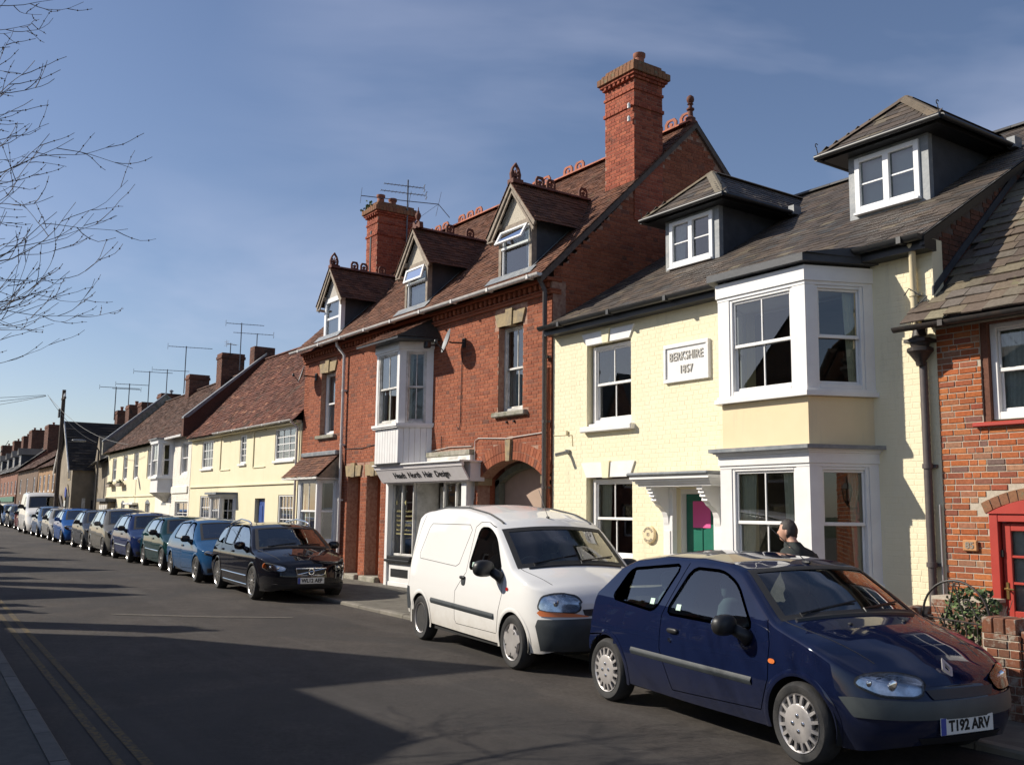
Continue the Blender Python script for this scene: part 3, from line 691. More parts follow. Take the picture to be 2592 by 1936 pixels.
# ------------------------------------------------------------------ the cream house (83)
YF = 10.73
def cream_house():
    H = thing('terraced_house', 'cream painted brick house with white two storey bay, number 83', 'house', (-10.2, YF, 0))
    hol = [(-13.05, -11.90, 3.23, 4.67), (-13.06, -11.88, .93, 2.36), (-10.86, -9.98, .06, 2.14), (-9.44, -7.44, .95, 2.36), (-9.44, -7.44, 3.34, 4.68)]
    wall = MB().wall(-14.02, -6.47, 0, 5.12, YF, .22, hol).build('wall', 'cream_brick_paint', H)
    skip = hol+[(-13.2, -11.78, 4.66, 4.90), (-13.2, -11.78, 2.35, 2.64), (-11.1, -10.1, 3.77, 4.42), (-9.62, -7.25, 0, 5.1)]
    bricks_joined('painted_brick', lay_bricks(-14.0, -6.48, .06, 5.1, skip, course=.0715, blen=.215, bond='flemish', jit=.03), YF, 'cream_brick_paint', wall, .0025)
    # gable end over the neighbour's roof
    MB().prism([(10.76, 0), (15.4, 0), (20, 0), (20, 5.1), (15.4, 7.95), (10.76, 5.16)], 'x', -6.72, -6.49).build('gable_wall', 'mortar_dark', H)
    gb = [b for b in lay_bricks(10.8, 15.3, 3.9, 7.8, course=.0715, bond='mixed') if b[1] < 5.12+(b[0]-10.76)*.6-.05]
    bricks_joined('gable_brickwork', gb, 0, 'brick_dark', H, .006, flip=lambda v: (-6.487-v[1], v[0], v[2]))
    # sash windows with flat arches
    sash(H, (0, YF), 0, -13.0, -11.93, 3.26, 4.64, cols=2, setback=.10, depth=.12, curtain=None, sill=None, room='room_mid')
    sash(H, (0, YF), 0, -13.0, -11.92, .97, 2.33, cols=2, setback=.10, depth=.12, curtain=('left', 'curtain_cream'), room='room_dark')
    for z0, z1, zb in ((4.665, 4.875, 3.23), (2.355, 2.605, .93)):
        a = MB()
        a.prism([(-13.03, z0), (-12.60, z0), (-12.63, z1), (-13.17, z1)], 'y', YF-.028, YF+.05); a.prism([(-12.42, z0), (-11.92, z0), (-11.80, z1), (-12.39, z1)], 'y', YF-.028, YF+.05)
        a.build('flat_arch', 'white_paint', H)
        MB().prism([(-12.585, z0-.012), (-12.435, z0-.012), (-12.405, z1+.02), (-12.615, z1+.02)], 'y', YF-.05, YF+.05).build('keystone', 'cream_brick_paint', H)
        s = MB(); s.bbox(-13.12, -11.80, YF-.115, YF+.1, zb-.10, zb-.005, .012); s.bbox(-13.03, -11.92, YF+.02, YF+.14, zb-.004, zb+.05, .008); s.build('window_sill', 'white_paint', H)
    # hanging ornament in the upper window
    MB().lathe([(.002, 4.45), (.004, 4.18), (.05, 4.05), (.075, 3.98), (.01, 3.97)], (-12.78, YF+.32, 0), 8).build('window_ornament', 'galvanised', H)
    # date plaque
    pl = MB(); pl.bbox(-11.085, -10.115, YF-.03, YF+.05, 3.79, 4.40, .01); P = pl.build('date_plaque', 'white_paint', H)
    fr = MB()
    for q in ((-11.085, -10.115, 4.335, 4.40), (-11.085, -10.115, 3.79, 3.85), (-11.085, -11.03, 3.85, 4.335), (-10.17, -10.115, 3.85, 4.335)): fr.bbox(q[0], q[1], YF-.055, YF-.03, q[2], q[3], .006)
    fr.build('plaque_border', 'white_paint', P)
    for body, z, sz in (('BERKSHIRE', 4.19, .185), ('1857', 3.98, .175)):
        v, f = text_mb(body, sz, .76, .002, .008, 1.08); MB().add([(p[0]-10.60, p[1]+YF-.037, p[2]+z) for p in v], f).build('lettering', 'lettering_pale', P)
    # round name plaque
    rp = MB().lathe([(.02, -.05), (.125, -.05), (.138, -.042), (.142, 0)], (-11.46, YF-.002, 1.425), 32, 'y').build('name_plaque', 'cream_render', H)
    v, f = text_mb('83', .075, .9, .002, .002); MB().add([(p[0]-11.46, p[1]+YF-.053, p[2]+1.425) for p in v], f).build('lettering', 'lettering_grey', rp)
    for word, s_, r_ in (('BERKSHIRE', 1, .098), ('COTTAGE', -1, .105)):
        mb = MB()
        for i, ch in enumerate(word):
            a = (i-(len(word)-1)/2)*.27*s_; v, f = text_mb(ch, .05, .8, .002, .002); th = math.pi/2-a if s_ > 0 else -math.pi/2-a
            rt = -a if s_ > 0 else -a; c, s = math.cos(rt), math.sin(rt)
            mb.add([(-11.46+r_*math.cos(th)+p[0]*c-p[2]*s, p[1]+YF-.053, 1.425+r_*math.sin(th)+p[0]*s+p[2]*c) for p in v], f)
        mb.build('lettering', 'lettering_grey', rp)
    # door, surround and canopy
    dl = MB(); dl.bbox(-10.82, -10.05, YF+.16, YF+.205, .10, 2.06); D = dl.build('door', 'green_door', H)
    dp = MB()
    for z0, z1 in ((.22, .85), (1.0, 1.92)):
        for x0, x1 in ((-10.75, -10.47), (-10.40, -10.12)): dp.bbox(x0, x1, YF+.145, YF+.16, z0, z1, .01)
    dp.build('door_panel', 'green_door', D)
    MB().box(-10.66, -10.30, YF+.138, YF+.144, 1.55, 1.95).build('notice', 'pink_paper', D)
    MB().lathe([(.008, -.05), (.022, -.03), (.026, -.012), (.012, 0)], (-10.72, YF+.16, 1.1), 12, 'y').build('door_knob', 'brass', D)
    MB().box(-10.95, -9.95, YF-.25, YF+.2, .02, .10).build('doorstep', 'weathered_stone', H)
    ds = MB(); ds.box(-10.95, -9.9, YF+.21, YF+.4, .05, 2.2); ds.build('door_backing', 'room_dark', H)
    for x0, x1 in ((-11.08, -10.87), (-10.03, -9.80)):
        q = MB(); q.bbox(x0, x1, YF-.09, YF+.02, .06, 2.16); q.bbox(x0+.04, x1-.04, YF-.105, YF-.09, .25, 1.5, .006); q.bbox(x0-.015, x1+.015, YF-.12, YF+.02, .06, .22); q.build('pilaster', 'white_paint', H)
    MB().box(-10.87, -10.03, YF+.08, YF+.21, 2.06, 2.16).box(-10.87, -10.825, YF+.08, YF+.21, .06, 2.06).box(-10.05, -10.03, YF+.08, YF+.21, .06, 2.06).build('door_frame', 'white_paint', H)
    cn = MB()
    for k, (e, z0, z1) in enumerate(((.50, 2.16, 2.20), (.54, 2.20, 2.235), (.58, 2.235, 2.27), (.62, 2.27, 2.315))): cn.box(-11.20-k*.022, -9.68+k*.022, YF-e, YF+.02, z0, z1)
    cn.build('door_canopy', 'white_paint', H); MB().bbox(-11.31, -9.60, YF-.66, YF+.02, 2.316, 2.37, .02).build('canopy_lead', 'lead', H)
    for x in (-11.06, -10.0):
        b = [(0, 2.16)]; b += [(-.46, 2.16), (-.46, 2.11), (-.42, 2.10), (-.43, 2.06), (-.39, 2.05), (-.40, 2.01), (-.35, 1.99), (-.36, 1.95), (-.31, 1.93), (-.27, 1.88), (-.20, 1.84), (-.14, 1.78), (-.11, 1.70), (-.10, 1.62), (-.09, 1.58), (-.06, 1.58), (-.05, 1.54), (0, 1.54)]
        MB().prism([(YF+y, z) for y, z in b], 'x', x, x+.11).build('canopy_bracket', 'white_paint', H)
    # two storey canted bay
    plan = [(-9.56, YF), (-9.17, 9.88), (-7.70, 9.88), (-7.31, YF)]
    canted(plan, 0, .79, -.03).build('bay_base', 'cream_render', H); canted(plan, .79, .865, .10).build('bay_sill', 'white_paint', H)
    canted(plan, .866, .93, .035).build('bay_sill', 'white_paint', H)
    bay_lights(H, plan, .93, 2.36, .20, 2, curtain=('pair', 'curtain_cream'), scur=('right', 'curtain_cream'), side_post=.13, room='room_mid')
    canted(plan, 2.36, 2.401, .006).build('bay_fascia', 'white_paint', H); canted(plan, 2.402, 2.53, .025).build('bay_fascia', 'white_paint', H)
    for k, (o, z0, z1) in enumerate(((.05, 2.531, 2.555), (.085, 2.556, 2.575))): canted(plan, z0, z1, o).build('bay_cornice', 'white_paint', H)
    canted(plan, 2.576, 2.625, .14).build('bay_lead', 'lead', H)
    canted(plan, 2.626, 3.235, -.035).build('bay_panel', 'cream_render', H)
    canted(plan, 3.24, 3.30, .06).build('bay_sill', 'white_paint', H); canted(plan, 3.301, 3.335, .02).build('bay_sill', 'white_paint', H)
    bay_lights(H, plan, 3.335, 4.66, .20, 2, curtain=('blindtop', 'room_mid') if 0 else None, scur=('right', 'curtain_cream'), side_post=.13)
    canted(plan, 4.66, 4.705, .006).build('bay_fascia', 'white_paint', H); canted(plan, 4.706, 4.90, .028).build('bay_fascia', 'white_paint', H)
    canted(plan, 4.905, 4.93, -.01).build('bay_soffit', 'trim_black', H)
    canted(plan, 4.932, 5.03, .13).build('bay_lead', 'lead_dark', H)
    ld = MB(); ld.add([(-9.29, 9.75, 5.031), (-7.58, 9.75, 5.031), (-7.2, 10.75, 5.20), (-9.67, 10.75, 5.20), (-9.67, 10.75, 5.0), (-7.2, 10.75, 5.0)], [(0, 1, 2, 3), (0, 3, 4), (1, 5, 2)]); ld.build('bay_roof', 'lead_dark', H)
    # roof of small slates
    e0, ez, sl, ry = 10.47, 5.11, .60, 15.4; vd = Vector((0, 1, sl)).normalized(); nd = Vector((0, -sl, 1)).normalized(); vl = (ry-e0)*math.sqrt(1+sl*sl); rz = ez+sl*(ry-e0)
    rf = MB().add([(-14.0, e0, ez), (-6.40, e0, ez), (-6.40, ry, rz), (-14.0, ry, rz), (-14.0, 20, 5.3), (-6.4, 20, 5.3)], [(0, 1, 2, 3), (3, 2, 5, 4)]).build('roof', 'slate_far', H)
    tl = slab_tiles((-13.98, e0, ez), (1, 0, 0), vd, nd, 7.56, vl, .25, .155, .009, .35, wjit=.12, over=1.35,
                    ok=lambda c, u, v: not any(x0 < c.x < x1 and c.y > 12.25 and c.y < 14.6 for x0, x1 in ((-8.4, -7.45), (-12.3, -11.35))))
    near, rest = split_tiles(tl, 300); tiles_single('slate', near, 'slate', rf); tiles_joined('slates', rest, 'slate', rf)
    ridge_tiles(rf, (-13.9, ry, rz+.02), (-6.42, ry, rz+.02), 'slate_far', .45, .10)
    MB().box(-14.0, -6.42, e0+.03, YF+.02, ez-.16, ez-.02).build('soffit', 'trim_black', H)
    gutter(H, -14.05, -6.42, e0-.045, ez+.0, .072, 'black_plastic')
    MB().prism([(e0, ez-.02), (e0, ez-.13), (ry, rz-.13), (ry, rz-.02)], 'x', -6.47, -6.405).build('bargeboard', 'trim_black', H)
    # two hipped dormers
    for xl, xr, z0 in ((-8.57, -7.28, 6.10), (-12.47, -11.17, 6.06)):
        y = 12.10; zt = z0+.98
        dm = MB(); dm.box(xl, xl+.12, y, y+.10, z0-.25, zt); dm.box(xr-.13, xr, y, y+.10, z0-.25, zt); dm.box(xl+.12, xr-.13, y, y+.10, zt-.07, zt); dm.box(xl+.12, xr-.13, y, y+.10, z0-.25, z0+.065)
        D = dm.build('dormer', 'lead', H)
        for x in (xl+.005, xr-.085): MB().prism([(y+.101, z0-.2), (y+.101, zt), (14.3, zt), (14.3, 7.2)], 'x', x, x+.08).build('dormer_cheek', 'lead_dark', D)
        sash(H, (0, y), 0, xl+.12, xr-.13, z0+.07, zt-.07, cols=2, rows=(2,), kind='casement', frame=.085, bar=.024, setback=-.035, depth=.09, mat='upvc', curtain=('blind', 'blind_blue') if xl > -10 else ('left', 'net_curtain'), room='room_mid', rdepth=.8)
        mm = MB(); c = (xl+xr)/2; mm.bbox(c-.055, c+.045, y-.04, y+.02, z0+.13, zt-.13); mm.bbox(xl+.115, xr-.125, y-.085, y+.02, z0+.035, z0+.072); mm.build('window_mullion', 'upvc', D)
        ov, es = .26, .34; ze = zt+.06; hz = ze+.80; yf = y-ov; hy = y+.55; A, B = xl-es, xr+es; my = 10.47+(hz-5.11)/.6; ey = 10.47+(ze-5.11)/.6
        sf = MB(); sf.box(A+.06, B-.06, yf+.05, y+.35, ze-.075, ze-.015); sf.box(A+.06, xl, y+.35, 13.6, ze-.075, ze-.015); sf.box(xr, B-.06, y+.35, 13.6, ze-.075, ze-.015); sf.build('dormer_soffit', 'trim_black', D)
        tp = MB(); tp.add([(A, yf, ze), (B, yf, ze), (c, hy, hz), (c, my+.2, hz), (A, ey+.2, ze), (B, ey+.2, ze)], [(0, 1, 2), (1, 5, 3, 2), (0, 2, 3, 4)]); tp.build('dormer_roof', 'slate_far', D)
        fn = (Vector((B, yf, ze))-Vector((A, yf, ze))).cross(Vector((c, hy, hz))-Vector((A, yf, ze))).normalized(); fv = Vector((0, hy-yf, hz-ze)); fl = fv.length
        T = slab_tiles((A, yf, ze), (1, 0, 0), fv.normalized(), fn, B-A, fl, .22, .15, .009, .3, ok=lambda q, u, v: abs(u-(B-A)/2) < (B-A)/2*(1-v/fl)-.04)
        for sg, X in ((1, B), (-1, A)):
            sv = Vector((c-X, 0, hz-ze)); sn = Vector((hz-ze, 0, X-c)) if sg > 0 else Vector((-(hz-ze), 0, -(X-c)))
            sn = Vector(((hz-ze)*sg, 0, abs(X-c))).normalized(); sL = sv.length
            T += slab_tiles((X, yf, ze), (0, 1, 0), sv.normalized(), sn, my-yf, sL, .22, .15, .009, .3, ok=lambda q, u, v: u > (hy-yf)*v/sL+.02 and u < (ey-yf)+(my-ey)*v/sL+.1)
        tiles_joined('dormer_slates', T, 'slate', D)
        for P_, Q_ in (((A, yf, ze+.02), (c, hy, hz+.02)), ((B, yf, ze+.02), (c, hy, hz+.02)), ((c, hy, hz+.02), (c, my, hz+.02))):
            d = Vector(Q_)-Vector(P_); u = d.normalized(); sd = u.cross(Vector((0, 0, 1))).normalized(); n_ = sd.cross(u); hm = MB(); V = []
            for q in (Vector(P_), Vector(Q_)): V += [q+sd*.12-n_*.045, q+sd*.02+n_*.02, q-sd*.02+n_*.02, q-sd*.12-n_*.045]
            hm.add([tuple(q) for q in V], [(0, 1, 5, 4), (1, 2, 6, 5), (2, 3, 7, 6), (0, 3, 2, 1), (4, 5, 6, 7)]); hm.build('hip_tile', 'stone_slate', D)
        gm = MB(); gm.tube([(A-.03, yf-.035, ze-.02), (B+.03, yf-.035, ze-.02)], .04, 10); gm.tube([(B+.035, yf, ze-.02), (B+.035, ey-.1, ze-.02)], .04, 10); gm.tube([(A-.035, yf, ze-.02), (A-.035, ey-.1, ze-.02)], .04, 10); gm.build('dormer_gutter', 'black_plastic', D, smooth=50)
        for X in (A, B):
            pts = [(X, yf, ze+.03), (X, yf-.03, ze+.12)]+[(X, yf-.03-.03*math.sin(t)*1.0, ze+.14+.03*(1-math.cos(t))) for t in np.linspace(0, 4.2, 8)]
            MB().tube(pts, .007, 6).build('hip_iron', 'black_iron', D)
        fl_ = MB(); fl_.box(B-.02, B+.10, ey-.25, ey-.05, ze-.06, ze+.10); fl_.build('lead_flashing', 'lead', D)
        MB().prism([(y-.12, z0-.17), (y-.12, z0-.16), (y, z0-.06), (y, z0-.09)], 'x', xl-.1, xr+.1).build('lead_apron', 'lead', D)
    # rainwater pipes and small fittings
    pipe(H, [(-6.62, 10.52, 5.05), (-6.62, 10.55, 4.97), (-6.69, YF-.07, 4.80), (-6.69, YF-.07, 4.0)], .042, 'pipe_cream', joints=(4.45,))
    pipe(H, [(-6.60, YF-.08, 3.60), (-6.60, YF-.08, .07)], .048, 'brown_iron', joints=(2.35, 1.2, .5))
    hp = MB(); hp.lathe([(.05, 3.55), (.06, 3.6), (.13, 3.70), (.15, 3.72), (.15, 3.76), (.10, 3.78), (.12, 3.84), (.13, 3.88), (.09, 3.90), (.07, 4.0)], (-6.60, YF-.13, 0), 12); hp.box(-6.74, -6.46, YF-.25, YF-.005, 3.83, 3.87); hp.build('rain_hopper', 'black_iron', H, smooth=30)
    pipe(H, [(-6.50, YF-.03, 1.9), (-6.50, YF-.03, .07)], .012, 'wire_white', name='service_pipe')
    cc = MB(); cc.tube([(-13.55, YF-.02, 2.82), (-13.55, YF-.10, 2.80), (-13.60, YF-.26, 2.76)], .035, 10); cc.lathe([(.05, 2.80), (.05, 2.86)], (-13.55, YF-.03, 0), 10); cc.build('security_light', 'galvanised', H)
    wr = MB(); wr.tube([(-14.0, YF-.012, 3.14), (-13.62, YF-.012, 3.13), (-13.45, YF-.012, 3.12), (-13.44, YF-.012, 2.92)], .006, 5); wr.lathe([(.02, 3.13), (.02, 3.20)], (-13.58, YF-.03, 0), 8); wr.build('wall_cable', 'pipe_cream', H)
    return H
cream_house()

# ------------------------------------------------------------------ red brick cottage (85)
def cottage85():
    H = thing('cottage', 'old mottled red brick cottage with red door, number 85', 'house', (-4.5, YF, 0))
    hol = [(-5.94, -4.75, 2.83, 3.99), (-5.93, -4.75, .05, 1.90)]
    wall = MB().wall(-6.47, -1.0, 0, 4.03, YF+.012, .22, hol).build('wall', 'mortar', H)
    arch = [(-6.0, -4.68, 1.72, 2.12)]
    def ok(x, z):
        a = (x+5.34)/.72; return not (abs(a) < 1 and z > 1.75 and z < 1.93+.20*(1-a*a)+.02)
    bl = lay_bricks(-6.47, -1.0, .06, 4.02, hol, course=.0715, blen=.215, bond='mixed', jit=.07, joint=.012, ok=ok)
    near, rest = nearest_split(bl, YF, 300); bricks_single(near, YF+.012, 'brick_old', wall, .0075); bricks_joined('brickwork', rest, YF+.012, 'brick_old', wall, .0075)
    n = 13                                                # brick arch over the door
    for i in range(n):
        a0, a1 = [-1+2*(i+q)/n for q in (.06, .94)]; P = []
        for a, e in ((a0, 0), (a1, 0), (a1, .125), (a0, .125)): P.append((-5.34+a*.64*(1+e*.55), 1.80+.17*(1-a*a)+e*(1-.1*abs(a))))
        MB().prism(P, 'y', YF, YF+.06).build('brick', 'brick_lichen', wall)
    # window
    sash(H, (0, YF), 0, -5.86, -4.78, 2.86, 3.97, cols=2, setback=.09, depth=.11, curtain=('left', 'net_curtain'), room='room_dark', bar=.03)
    w = MB(); w.box(-5.94, -5.86, YF+.03, YF+.2, 2.84, 3.99); w.box(-5.86, -4.75, YF+.03, YF+.2, 3.97, 3.99); w.build('window_reveal', 'brick_dark', H)
    MB().bbox(-6.04, -4.6, YF-.06, YF+.1, 2.78, 2.828, .008).build('window_sill', 'red_door', H)
    # door
    F_ = MB(); F_.bbox(-5.93, -5.83, YF-.01, YF+.1, .06, 1.80); F_.bbox(-4.85, -4.75, YF-.01, YF+.1, .06, 1.80); F_.bbox(-5.83, -4.85, YF-.008, YF+.1, 1.71, 1.795); F_.prism([(-5.94, 1.80)]+[(-5.34+.60*q, 1.80+.165*(1-q*q)) for q in np.linspace(-1, 1, 11)]+[(-4.74, 1.80)], 'y', YF-.03, YF+.1); F_.build('door_frame', 'red_door', H)
    d = MB(); d.bbox(-5.82, -5.72, YF+.05, YF+.095, .08, 1.70); d.bbox(-4.96, -4.86, YF+.05, YF+.095, .08, 1.70); d.bbox(-5.72, -4.96, YF+.05, YF+.095, 1.61, 1.70); d.bbox(-5.72, -4.96, YF+.05, YF+.095, .08, .74)
    for z in (1.04, 1.33): d.bbox(-5.72, -4.96, YF+.055, YF+.09, z-.014, z+.014, .004)
    d.bbox(-5.36, -5.32, YF+.055, YF+.09, .74, 1.61, .004); D = d.build('door', 'red_door', H)
    for z0, z1 in ((.74, 1.03), (1.055, 1.32), (1.345, 1.61)):
        for x0, x1 in ((-5.72, -5.36), (-5.32, -4.96)): MB().quad((x0, YF+.072, z0), (x1, YF+.072, z0), (x1, YF+.072, z1), (x0, YF+.072, z1)).build('pane', 'window_glass', D)
    MB().box(-5.78, -4.9, YF+.13, YF+.14, .7, 1.66).build('door_curtain', 'net_curtain', D)
    k = MB(); k.bbox(-5.80, -5.765, YF+.035, YF+.05, .86, 1.05, .006); k.tube([(-5.78, YF+.03, .98), (-5.78, YF-.02, .98), (-5.68, YF-.02, .975)], .011, 8); k.build('door_handle', 'brass', D)
    MB().bbox(-5.835, -5.80, YF+.02, YF+.05, 1.32, 1.40, .004).build('door_hinge', 'black_iron', D)
    MB().box(-5.9, -4.8, YF+.3, YF+.32, .05, 1.9).build('hall', 'room_mid', H)
    num = MB().bbox(-6.243, -6.065, YF-.035, YF+.0, 1.372, 1.500, .012).build('number_plaque', 'wood_plaque', H)
    v, f = text_mb('85', .10, 1.05, .003, .004); MB().add([(p[0]-6.155, p[1]+YF-.037, p[2]+1.437) for p in v], f).build('lettering', 'lettering_grey', num)
    # lantern
    lx, ly, lz = -5.30, YF-.17, 2.03
    l = MB(); l.lathe([(.01, lz+.30), (.02, lz+.24), (.012, lz+.22), (.05, lz+.20), (.085, lz+.13), (.088, lz+.12)], (lx, ly, 0), 6); l.lathe([(.05, lz-.06), (.055, lz-.05), (.03, lz-.085), (.01, lz-.12)], (lx, ly, 0), 6)
    for i in range(6):
        a = 2*math.pi*i/6; l.tube([(lx+.082*math.cos(a), ly+.082*math.sin(a), lz+.12), (lx+.05*math.cos(a), ly+.05*math.sin(a), lz-.055)], .006, 5)
    l.tube([(lx, ly, lz-.11), (lx, ly+.05, lz-.17), (lx, ly+.17, lz-.15)], .012, 6); LN = l.build('wall_lantern', 'black_iron', H); MB().lathe([(.08, lz+.118), (.05, lz-.05)], (lx, ly, 0), 6).build('lantern_glass', 'window_glass', LN)
    # stone slate roof
    e0, ez, sl, ry = 10.40, 4.06, .90, 14.9; rz = ez+sl*(ry-e0); vd = Vector((0, 1, sl)).normalized(); nd = Vector((0, -sl, 1)).normalized(); vl = (ry-e0)*math.sqrt(1+sl*sl)
    rf = MB().add([(-6.68, e0, ez), (-1, e0, ez), (-1, ry, rz), (-6.68, ry, rz)], [(0, 1, 2, 3)]).build('roof', 'tile_dark', H)
    tl = slab_tiles((-6.70, e0-.03, ez-.02), (1, 0, 0), vd, nd, 5.7, vl, .27, .19, .016, .5, wjit=.3, over=1.4, ok=lambda c, u, v: c.x > -6.47 or c.y < 10.74)
    near, rest = split_tiles(tl, 300); tiles_single('stone_slate', near, 'stone_slate', rf); tiles_joined('stone_slates', rest, 'stone_slate', rf)
    gutter(H, -6.78, -1.0, e0-.05, ez-.06, .058, 'black_iron')
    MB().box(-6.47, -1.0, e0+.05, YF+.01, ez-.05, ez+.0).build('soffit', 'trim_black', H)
    MB().prism([(10.7, 4.40), (12.8, 6.29), (12.8, 6.40), (10.7, 4.51)], 'x', -6.474, -6.455).build('lead_flashing', 'lead_dark', H)
    MB().tube([(-6.8, YF-.1, 4.45), (-6.72, YF-.12, 4.52), (-6.6, YF-.1, 4.42), (-6.52, YF-.06, 4.40), (-6.66, YF-.14, 4.25), (-6.74, YF-.14, 4.1)], .008, 5).build('loose_cable', 'wire_black', H)
    return H
cottage85()

# ------------------------------------------------------------------ front garden of 85
def garden():
    gy = 8.40; g0 = .055
    def bwall(name, label, x0, x1, top, th, y=gy, cat='wall', cap=None):
        T = thing(name, label, cat, ((x0+x1)/2, y, g0)); core = MB().box(x0, x1, y, y+th, g0-.03, top).build('core', 'mortar', T); V = []
        fl = lay_bricks(x0, x1, g0, top, course=.0735, blen=.215, bond='mixed', jit=.05, joint=.011)
        bricks_single(fl, y, 'brick_garden', core, .009)
        sd = lay_bricks(y, y+th, g0, top, course=.0735, bond='mixed', jit=.04, joint=.011); V = []; F = []
        for a, z, w, h in sd:
            for mp in (lambda u, d, zz: (x1-d, u, zz), lambda u, d, zz: (x0+d, u, zz)):
                n = len(V); V += [mp(a+v[0]*w, v[1]*.009, z+v[2]*h) for v in BR_V]; F += [tuple(i+n for i in f) for f in BR_F]
        MB().add(V, F).build('end_brickwork', 'brick_garden', core, kind='stuff')
        x = x0
        while x < x1-.02:
            w = min(.105, x1-x); MB().bbox(x, x+w-.010, y-.008, y+th+.008, top, top+(.10 if cap is None else cap), .008).build('coping_brick', 'brick_garden', T); x += w
        return T
    bwall('garden_wall', 'low lichened brick garden wall left of the iron gate', -6.25, -5.56, .78, .22)
    bwall('gate_pier', 'dark brick gate pier left of the arched iron gate', -5.55, -5.39, .84, .30, gy-.03, 'gate pier', .075)
    bwall('gate_pier', 'brick gate pier right of the arched iron gate', -4.74, -4.42, .76, .24, gy-.03, 'gate pier', .135)
    bwall('garden_wall', 'low brick garden wall with mossy base, right of the gate', -4.415, -2.0, .70, .22)
    G = thing('garden_gate', 'wrought iron garden gate with arched top and scrolls', 'gate', (-5.06, gy+.1, g0)); y = gy+.1
    a = MB(); a.tube([(-5.38, y, .10), (-5.38, y, .85)]+[(-5.06+.32*math.cos(t), y, .85+.33*math.sin(t)) for t in np.linspace(math.pi, 0, 17)]+[(-4.75, y, .85), (-4.75, y, .1)], .011, 8); a.build('arch_frame', 'black_iron', G, smooth=True)
    a = MB(); a.tube([(-5.38, y, .84), (-4.75, y, .80)], .008, 6); a.tube([(-5.38, y, .20), (-4.75, y, .20)], .01, 6); a.build('rail', 'black_iron', G)
    for i in range(1, 6):
        x = -5.38+.63*i/6; MB().tube([(x, y, .20), (x, y, .82)], .006, 6).build('bar', 'black_iron', G)
    def scroll(c, r, t0, t1, s=1, k=.0):
        return [(c[0]+s*r*(1-k*(t-t0)/(t1-t0))*math.cos(t), y, c[1]+r*(1-k*(t-t0)/(t1-t0))*math.sin(t)) for t in np.linspace(t0, t1, 20)]
    m = MB(); m.tube([(-5.06, y, 1.16), (-5.10, y, 1.0), (-5.16, y, .83)], .006, 6); m.tube([(-5.06, y, 1.16), (-5.02, y, 1.0), (-4.97, y, .83)], .006, 6); m.build('spear', 'black_iron', G)
    m = MB(); m.tube(scroll((-5.085, 1.145), .03, -1.2, 5.2, -1, .6), .006, 6); m.tube(scroll((-5.035, 1.145), .03, -1.2, 5.2, 1, .6), .006, 6); m.tube(scroll((-4.95, .985), .045, -.4, 7.2, 1, .75)[::-1]+[(-4.90, y, .96), (-4.86, y, .88), (-4.80, y, .82)], .006, 6); m.tube(scroll((-4.80, .865), .035, 1.2, 5.6, 1, .3), .006, 6); m.build('scroll', 'black_iron', G, smooth=True)
    # plants behind the gate
    def shrub(label, c, r, n, mats, stems=9, flowers=0, hgt=.9):
        S = thing('shrub', label, 'shrub', (c[0], c[1], g0))
        st = MB()
        for i in range(stems):
            a = rng.uniform(0, 6.28); t = rng.uniform(.2, 1); st.tube([(c[0], c[1], g0), (c[0]+.5*r[0]*t*math.cos(a), c[1]+.5*r[1]*t*math.sin(a), g0+hgt*.5), (c[0]+.9*r[0]*t*math.cos(a), c[1]+.9*r[1]*t*math.sin(a), g0+hgt*rng.uniform(.7, 1))], [.008, .006, .003], 5)
        st.build('stem', 'bark', S)
        for k, mt in enumerate(mats):
            V = []; F = []
            for i in range(n):
                th = rng.uniform(0, 6.28); q = rng.uniform(0, 1)**.5; zz = rng.uniform(0, 1); rr = q*(1-.55*zz**2)
                P = Vector((c[0]+r[0]*rr*math.cos(th), c[1]+r[1]*rr*math.sin(th), g0+.05+hgt*zz)); s_ = rng.uniform(.018, .042)
                d = Vector(rng.normal(size=3)).normalized(); e = d.orthogonal().normalized()*.45; m_ = len(V)
                V += [tuple(P-d*s_), tuple(P+e*s_), tuple(P+d*s_), tuple(P-e*s_)]; F.append((m_, m_+1, m_+2, m_+3))
            MB().add(V, F).build('foliage', mt, S, kind='stuff')
        for i in range(flowers):
            P = (c[0]+rng.uniform(-.5, .5)*r[0], c[1]-r[1]*rng.uniform(.3, .9), g0+hgt*rng.uniform(.35, .75)); MB().blob(P, (.018, .018, .018), 2, 8, 5).build('flower', 'flower_orange', S)
    shrub('leafy shrub with a few orange flowers behind the iron gate', (-5.15, 8.95), (.42, .35, 0), 650, ('leaf_dark', 'leaf_green'), 12, 9, .98)
    shrub('darker low bush beside the brick pier behind the gate', (-4.72, 9.1), (.38, .35, 0), 700, ('leaf_dark', 'leaf_green'), 8, 0, .72)
    tag(MB().box(-6.2, -2.0, 8.64, 10.7, .03, .075).build('garden_soil', 'soil'), None, kind='structure')
    # brick parapet seen over the wall
    T = thing('planter', 'small brick planter against the cottage behind the gate', 'planter', (-5.9, 9.9, .07)); brick_box('brick_body', -6.1, -5.45, 9.8, 10.1, .07, .92, 'brick_garden', T, 'mortar')
garden()
